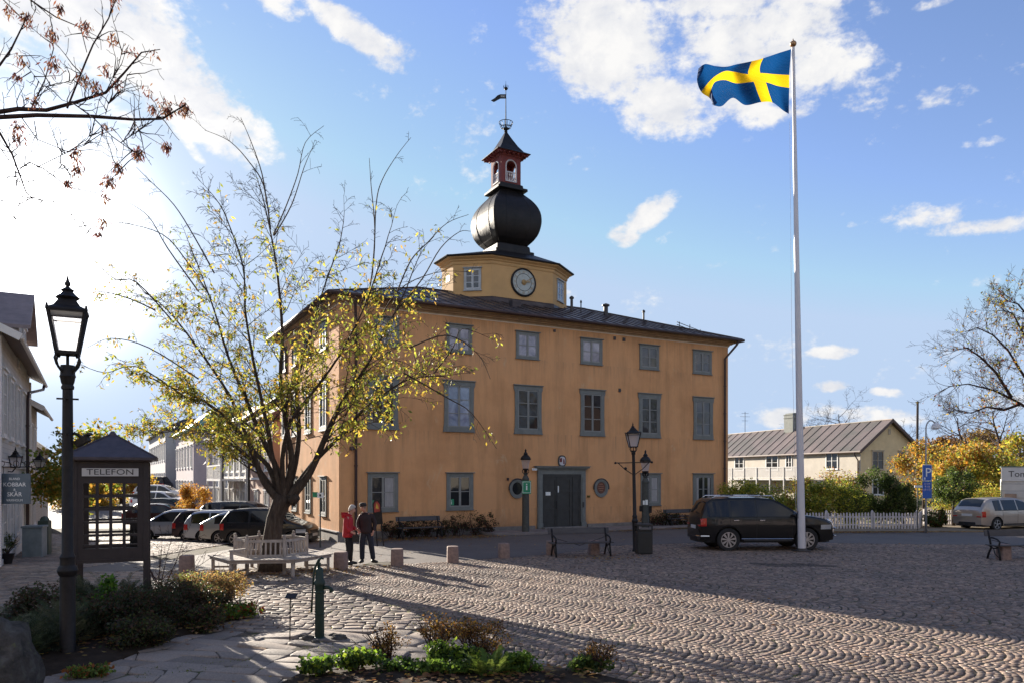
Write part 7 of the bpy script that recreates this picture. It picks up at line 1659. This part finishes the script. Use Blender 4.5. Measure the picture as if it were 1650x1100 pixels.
# picket fence
def picket(name, label, pts, h=.80):
    t = thing(name, label, 'fence', (pts[0][0], pts[0][1], 0)); o = Vector((pts[0][0], pts[0][1], 0)); n_sec = 0
    for a, c_ in zip(pts, pts[1:]):
        a, c_ = Vector((*a, 0))-o, Vector((*c_, 0))-o; L = (c_-a).length; d = (c_-a)/L; ang = math.atan2(d.y, d.x); ns = max(1, round(L/2.2))
        for s in range(ns):
            M = Matrix.Translation(a+d*L*s/ns) @ RZ(ang); l = L/ns; b = MB(); b.M = M
            b.box(0, l, .02, .05, .22, .28); b.box(0, l, .02, .05, .58, .64); q = int(l/.135)
            for k in range(q): x = (k+.5)*l/q; hh = h*random.uniform(.97, 1.02); b.prism([(x-.035, .06), (x+.035, .06), (x+.035, hh-.04), (x, hh), (x-.035, hh-.04)], -.005, .018)
            b.build('picket_panel', PICK, t); b = MB(); b.M = M; b.box(-.05, .05, .05, .14, 0, h+.05); b.lathe([(.06, h+.05), (.0, h+.12)], (0, .095, 0), 4); b.build('post', PICK, t)
    return t
PICK = pmat('picket_white', (.52, .49, .50), .7, .12, 5, .15)
picket('picket_fence', 'white picket fence running from behind the black car to the parking sign', [(PX(1185, 35.4), 35.4), (PX(1481, 35.2), 35.2), (PX(1490, 37.2), 37.4)], .82)
picket('picket_fence', 'short white picket fence set back between the parking sign and the silver hatchback', [(PX(1492, 38.2), 38.2), (PX(1610, 39.5), 39.5)], .80)
b = MB(); b.slab([(9, 33.5), (22.5, 33.9), (40, 35.2), (60, 36), (60, 60), (9, 60)], .0, .07); tag(b.build('verge', pmat('pale_verge', (.22, .17, .11), .9, .35, 2.5, .5, 20), None), kind='structure')  # pale dirt, toned lighter to stand in for a sunlit strip
# white kiosk with lettering at the right edge
kx = PX(1614, 38.5); ko = thing('kiosk_van', 'white sales kiosk with a lettered signboard cut by the right edge', 'kiosk', (kx, 38.5, 0), R(-31)); KW_ = pmat('kiosk_white', (.60, .60, .60), .5, .06, 3, .05)
b = MB(); b.box(0, 4.2, 0, 2, .35, 2.35); b.build('body', boards('kiosk_ribs', (.58, .58, .57), True, .35), ko)
b = MB(); b.box(-.02, 4.22, -.06, -.003, 2.25, 2.95); sgn = b.build('sign_board', KW_, ko, bevel=.01); text_obj('lettering', 'Tomp', .42, pmat('sign_lettering', (.03, .028, .03), .6, 0, 1, 0), sgn, T(.28, -.065, 2.60) @ FRONT, .003, align='LEFT')
b = MB(); b.box(-.03, 4.24, -.08, 2.02, 2.952, 3.0); b.box(-.03, .0, -.075, -.004, .35, 2.24); b.build('edge_trim', pmat('kiosk_green', (.10, .16, .13), .5), ko)
b = MB(); b.box(.12, .62, -.22, -.004, 1.35, 1.62); b.build('vent_box', pmat('kiosk_box', (.30, .22, .17), .7), ko)
b = MB(); b.slab([(.0, -1), (.02, -1), (1.2, -.5), (1.18, -.48)], .3, .32); b.build('step', KW_, ko)
for x in (.8, 3.4): b = MB(); b.M = T(x, .1, .33) @ Matrix.Rotation(R(90), 4, 'X'); b.lathe([(.33, -.1), (.33, .1)], n=18); b.build('wheel', TYRE, ko)
# ------------------------------------------------------------------ left side of the street
SV = math.atan2(.483, .875)           # street runs along local +y when a house is turned by this
def lhouse(t0, t1, eave, ridge, name, label, wallm, roofm, W_=7.0, off=0.0, **k):
    ox_, oy_ = -16.7-.483*t0, 25.6+.875*t0; d = Vector((-.875, -.483)); return gable_house(name, label, (ox_+d.x*(W_+off), oy_+d.y*(W_+off)), SV, W_, t1-t0, eave, ridge, wallm, roofm, **k)
GRYB = boards('grey_clapboard', (.56, .56, .54), True, .15); PALE = boards('pale_clapboard', (.56, .52, .46), True, .15); PINKR = pmat('pale_pink_roof', (.22, .17, .16), .6, .2, 3, .2)  # roof colour is a mottled pale pinkish grey
h1 = lhouse(-5.5, 6.2, 6.5, 8.5, 'wooden_house', 'grey clapboard house with white window frames and a shop sign at the left edge', GRYB, PINKR, 8, ov=.55)
def rw(par, W_, y, z, w, h, **k): return simple_window(par, T(W_, y, z) @ RZ(math.pi/2), w, h, **k)
SH = 3.5
for y in (1.2, 3.4, 5.8, 7.9, 9.9): rw(h1, 8, y, 3.7, .85, 1.7, bars=2)
for y in (1.2, 3.2, 5.5, 9.6): rw(h1, 8, y, .6, .9, 1.6, bars=2)
b = MB(); b.box(7.9, 8.03, 7.5-.5, 7.5+.5, -.6, 2.0); b.box(8.03, 8.06, 7.5-.4, 7.5+.4, -.5, 1.9); b.build('door', HTRIM, h1)
b = MB()
for y in (.05, 11.65): b.box(7.98, 8.06, y-.12, y+.12, -.6, 6.3)
b.box(8.003, 8.05, .18, 11.52, 2.75, 2.95); b.box(8.003, 8.05, .18, 11.52, -.6, .15); b.build('corner_boards', HTRIM, h1)
pipe([(8.55, 11.4, 6.3), (8.5, 11.2, 6.0), (8.15, 8.7, 5.6), (8.13, 8.6, 5.3), (8.13, 8.6, -.3)], par=h1, r=.055)
# cross gable facing the street
b = MB(); b.M = T(0, 5.9, 0); V_ = [(0, 6.2), (3.4, 6.2), (3.4, 7.7), (1.7, 8.9), (0, 7.7)]
b.loft([[(x, y, z) for y, z in V_] for x in (8.05, 4.0)]); b.build('dormer', GRYB, h1)
b = MB(); b.M = T(0, 5.9, 0); V_ = [(-.3, 7.48), (1.7, 8.92), (3.7, 7.48), (3.7, 7.6), (1.7, 9.05), (-.3, 7.6)]
b.loft([[(x, y, z) for y, z in V_] for x in (8.4, 4.0)]); b.build('dormer_roof', PINKR, h1)
rw(h1, 8.06, 7.6, 6.7, .7, .95)
h2_ = lhouse(6.8, 12.8, 5.6, 7.3, 'wooden_house', 'narrow pale clapboard house next behind the grey one, under a small eave', PALE, DROOF, 6, .1, ov=.6)
for y in (1.2, 3.6): rw(h2_, 6, y, 3.1, .7, 1.5, bars=2); rw(h2_, 6, y, .4, .8, 1.4)
h3 = lhouse(15.5, 28, 4.2, 7.3, 'wooden_house', 'low house with a dark red-brown roof further down on the left', PALE, pmat('redbrown_roof', (.10, .045, .04), .7, .25, 3, .3, 20), 8, .3, chim=((4, 3, .9, .9, 8.1),))
for y in (1.5, 4.5, 8): rw(h3, 8, y, 1.2, .9, 1.4)
# shop sign on a wrought bracket, wall lantern, bins
sx_, sy_ = PX(26, 21.0), 21.0
sg = thing('shop_sign', 'blue-grey hanging shop sign reading KOBBAR & SKÄR on a wrought bracket at the left edge', 'sign', (sx_, sy_, 0), 0)
z0, z1 = ZY(811, sy_), ZY(762, sy_); b = MB(); b.box(-.50, .40, -.02, .02, z0, z1); bd = b.build('board', pmat('sign_bluegrey', (.10, .135, .17), .5, .1, 4, .05), sg, bevel=.008)
TXM = pmat('sign_text_pale', (.85, .86, .85), .6)
for s, sz, z in (('BLAND', .09, .70-.03), ('KOBBAR', .155, .54-.03), ('&', .09, .405-.03), ('SKÄR', .165, .26-.02), ('VAXHOLM', .09, .10-.02)): text_obj('lettering', s, sz, TXM, bd, T(-.03, -.023, z0+z+.02) @ FRONT, .001, xs=1.05)
b = MB(); zb = z1+.18; b.tube([(-1.2, 0, zb), (.42, 0, zb)], .016, 6); b.tube([(-1.0, 0, zb-.0), (-.6, 0, zb+.20), (-.2, 0, zb+.12), (0, 0, zb)], .012, 5)
for x in (-.4, 0, .3): b.ring((x, 0, zb+.09), .08, .009, 10, 4)
for x in (-.35, .3): b.tube([(x, 0, zb), (x, 0, z1)], .008, 4)
b.tube([(-1.2, 0, zb-.4), (-1.2, 0, zb+.4)], .02, 5); b.build('bracket', IRON, sg)
wl = thing('wall_lantern', 'small dark wall lantern above the hanging shop sign', 'street lamp', (PX(25, 23), 23.0, 0)); lantern4(wl, ZY(752, 23), .62, wb=.13, wt=.20, h=.5, frog=False)
b = MB(); zb = ZY(752, 23)-.02; b.tube([(0, 0, zb), (-.1, 0, zb-.12), (-.5, .2, zb-.10), (-1.0, .5, zb+.05)], .018, 5); b.build('arm', IRON, wl)
wl = thing('wall_lantern', 'white-glassed lantern by the yellow maple further down the left houses', 'street lamp', (PX(64, 27), 27.0, 0)); lantern4(wl, ZY(752, 27), .62, wb=.12, wt=.24, h=.42, frog=False); b = MB(); zb = ZY(752, 27); b.tube([(0, 0, zb), (-.2, .1, zb-.1), (-1.2, .6, zb+.3)], .016, 5); b.build('arm', IRON, wl)
b = MB(); x, y = PX(56, 24.5), 24.5; b.M = T(x, y, ground_z(x, y)) @ RZ(.3); b.box(-.28, .28, -.3, .3, 0, .95); b.box(-.31, .31, -.33, .33, .95, 1.02); tag(b.build('wheelie_bin', pmat('bin_grey', (.20, .24, .25), .5), None, bevel=.02), 'pale grey bin against the left houses', 'bin')
b = MB(); x, y = PX(72, 25.5), 25.5; b.M = T(x, y, ground_z(x, y)) @ RZ(.3); b.box(-.16, .16, -.2, .2, 0, 1.15); b.lathe([(.16, 1.15), (.10, 1.27), (.01, 1.30)], n=10); tag(b.build('letter_box', pmat('box_green', (.06, .09, .07), .5), None, bevel=.02), 'dark green upright box beside the pale grey bin', 'box')
x, y = PX(10, 21.6), 21.6; shrub('potted_shrub', 'potted dark shrub at the doorstep of the grey clapboard house', (x, y), (.28, .28, .32), 700, .05, GRN, 950, 12, .45, cat='plant', base=.25); b = MB(); b.lathe([(.14, 0), (.20, .26), (.22, .28), (.19, .28)], n=12); pot = tag(b.build('plant_pot', IRON, None, smooth=True, edge=35, loc=(x, y, 0)), 'black plant pot at the left edge below the shop sign', 'pot')
# ------------------------------------------------------------------ right side of the street beyond the town hall
def rblock(t0, t1, h, depth, name, label, wallm, roofm=None, base=-1.5, rh=1.6, setb=0.0):
    ox_, oy_ = AX-.483*t0, AY+.875*t0; t = thing(name, label, 'building', (ox_+.876*setb, oy_+.482*setb, 0), SV); L_ = t1-t0
    b = MB(); b.box(0, depth, 0, L_, base, h); b.build('wall', wallm, t)
    b = MB(); b.loft([[(-.35, -.3, h), (depth+.3, -.3, h), (depth+.3, L_+.3, h), (-.35, L_+.3, h)], [(-.4, -.35, h+.12), (depth+.35, -.35, h+.12), (depth+.35, L_+.35, h+.12), (-.4, L_+.35, h+.12)], [(2.2, 1.2, h+rh), (depth-2, 1.2, h+rh), (depth-2, L_-1.2, h+rh), (2.2, L_-1.2, h+rh)]]); b.build('roof', roofm or DROOF, t); return t
def lw_(par, y, z, w, h, **k): return simple_window(par, T(0, y, z) @ RZ(-math.pi/2), w, h, **k)
TAN = pmat('tan_render', (.46, .30, .22), .85, .1, 1.5, .1); WHB = boards('white_clapboard', (.60, .59, .60), True, .16); LIL = pmat('lilac_render', (.40, .34, .36), .85, .1, 1.5, .1)
r1 = rblock(12.6, 19.6, 5.6, 9, 'building', 'tan rendered building right behind the town hall on the street side', TAN, pmat('brown_tiles', (.09, .05, .04), .8, .2, 4, .4, 25))
for y in (1.5, 4.5): lw_(r1, y, 2.9, .9, 1.4); lw_(r1, y, .2, .9, 1.4)
b = MB(); b.box(-.05, -.003, 0, 7, 2.3, 2.42); b.box(-.05, -.003, 0, 7, 5.2, 5.35); b.build('string_course', HTRIM, r1); pipe([(-.4, .4, 5.4), (-.1, .4, 5.0), (-.1, .4, -1)], par=r1, mat=HTRIM, r=.05)
r2 = rblock(20.0, 34, 5.9, 10, 'wooden_house', 'white clapboard house with carved balconies and pilasters along the street', WHB, DROOF, rh=1.9)
for k in range(6): y = 1.2+2.3*k; lw_(r2, y, 2.9, .85, 1.75, bars=2); lw_(r2, y, -.1, .85, 1.6, bars=1)
b = MB()
for k in range(7): y = .1+2.3*k; b.box(-.14, -.003, y-.13, y+.13, -1.2, 5.7); b.box(-.26, -.003, y-.18, y+.18, 5.3, 5.5); b.box(-.24, -.003, y-.17, y+.17, 2.2, 2.35)
b.box(-.12, -.003, 0, 14, 2.36, 2.5); b.build('pilasters', HTRIM, r2)
b = MB(); y0, y1 = 1.0, 7.5; b.box(-1.5, -.003, y0, y1, 2.2, 2.34); b.box(-1.5, -1.42, y0, y1, 3.15, 3.25)
for k in range(30): y = y0+(y1-y0)*k/29; b.box(-1.48, -1.44, y-.03, y+.03, 2.34, 3.15)
for y in (y0+.1, (y0+y1)/2, y1-.1): b.box(-1.5, -1.38, y-.06, y+.06, -1.2, 5.0)
b.prism([(-1.7, 5.0), (0, 5.4), (0, 5.5), (-1.7, 5.1)], y0-.2, y1+.2); b.box(-1.4, -.2, 10, 12.2, 1.6, 1.72); b.build('balcony', HTRIM, r2)
b = MB(); b.M = T(-.9, 1.2, 1.25); b.slab(ovalpl(.5, .3, 16, 2), -.02, .02); b.v = [(-.8, 1.2+(v[0]+.9), 1.25+(v[1]-1.2)) if i % 2 else (-.84, 1.2+(v[0]+.9), 1.25+(v[1]-1.2)) for i, v in enumerate(b.v)]; 
r3 = rblock(42, 58, 6.6, 12, 'building', 'lilac-grey rendered building with a green copper roof half-way down the street', LIL, pmat('copper_green', (.16, .30, .25), .6, .2, 3, .2), rh=2.2, setb=-.8)
for k in range(6): y = 1.5+2.6*k; lw_(r3, y, 3.4, 1.0, 1.8); lw_(r3, y, .2, 1.0, 1.8)
r4 = rblock(62, 90, 7.6, 12, 'building', 'pale grey building at the far end of the street on the right', pmat('pale_grey_render', (.42, .40, .41), .85, .08, 1.5, .1), DROOF, rh=1.5, setb=-1.5)
for k in range(9): y = 1.5+3*k; lw_(r4, y, 4.4, 1.1, 1.8); lw_(r4, y, 1.0, 1.1, 1.8)
for px_, Y, lb in ((359, 48, 'tall thin dark post before the white clapboard house, left one'), (401, 41, 'tall thin dark post before the tan building, right one')):
    x = PX(px_, Y); b = MB(); b.tube([(0, 0, -1), (0, 0, ZY(700, Y))], .06, 8); b.ball((0, 0, ZY(700, Y)), .09); tag(b.build('lamp_post', IRON, None, loc=(x, Y, 0)), lb, 'post')
# houses and trees across the square, out of the frame, mirrored in the windows
hb = gable_house('house', 'white house out of the frame to the right, across the square', (46, -6), R(100), 9, 14, 6.4, 10.6, PALE, pmat('redbrown_roof', (.10, .045, .04), .7, .25, 3, .3, 20))
for y in (2, 5, 8, 11): simple_window(hb, T(9, y, 3.9) @ RZ(math.pi/2), .9, 1.4); simple_window(hb, T(0, y, 3.9) @ RZ(-math.pi/2), .9, 1.4)
for x in (2.5, 6.5): simple_window(hb, T(x, 0, 2.9), .9, 1.4)
hb = gable_house('house', 'dark brown house out of the frame to the right, beyond the white one', (44, 13), R(80), 9, 12, 6.8, 11.2, pmat('brown_wall', (.12, .07, .045), .8, .2, 2, .2), DROOF)
for y in (2, 5, 8): simple_window(hb, T(0, y, 1.2) @ RZ(-math.pi/2), .9, 1.4); simple_window(hb, T(0, y, 4.2) @ RZ(-math.pi/2), .9, 1.4)
for k, (x, y, h, lb) in enumerate(((27, 7, 13, 'leafless tree out of the frame to the right'), (24, -2, 12, 'leafless tree out of the frame beside the white house'), (33, 17, 13, 'leafless tree out of the frame by the dark brown house'), (37, 26, 12, 'leafless tree out of the frame beyond the dark brown house'))):
    bare_tree('bare_tree', lb, (x, y), h, 71+k, r=.3, kids=(11, 8, 4), leaves=(.45, GRY if k % 2 else YEL), size=.3)

for k, (x, y, rz, w, l, e, r_, wm, lb) in enumerate(((6, -16, 178, 9, 16, 6.6, 10.4, pmat('brown_wall', (.12, .07, .045)), 'added brown house, unseen behind the viewer, across the square'), (-14, -17, 184, 9, 15, 6.0, 9.6, CREAM, 'added cream house, unseen behind the viewer, left of the brown one'), (28, -16, 172, 9, 16, 6.4, 10.2, LIL, 'added lilac house, unseen behind the viewer, right of the brown one'))):  # unseen row added to block low sky and darken reflections
    hb = gable_house('house', lb, (x, y), R(rz-90), w, l, e, r_, wm, DROOF)
    for yy in range(2, int(l)-1, 3):
        for z in (.8, 3.9): simple_window(hb, T(w, yy, z) @ RZ(math.pi/2), .9, 1.5); simple_window(hb, T(0, yy, z) @ RZ(-math.pi/2), .9, 1.5)
for k, (x, y, h, lb) in enumerate(((-8, -11, 9, 'added yellowing tree, unseen behind the viewer on the left'), (9, -10, 10, 'added yellowing tree, unseen behind the viewer in the middle'), (18, -9, 10, 'added yellowing tree, unseen behind the viewer on the right'))):  # unseen trees added to the same row, cutting fill on the facade
    tree('autumn_tree', lb, (x, y), h, (3.2, 3.0, 3.2), 5200, .3, GRN+YEL[3:4], 80+k, .25, 18)
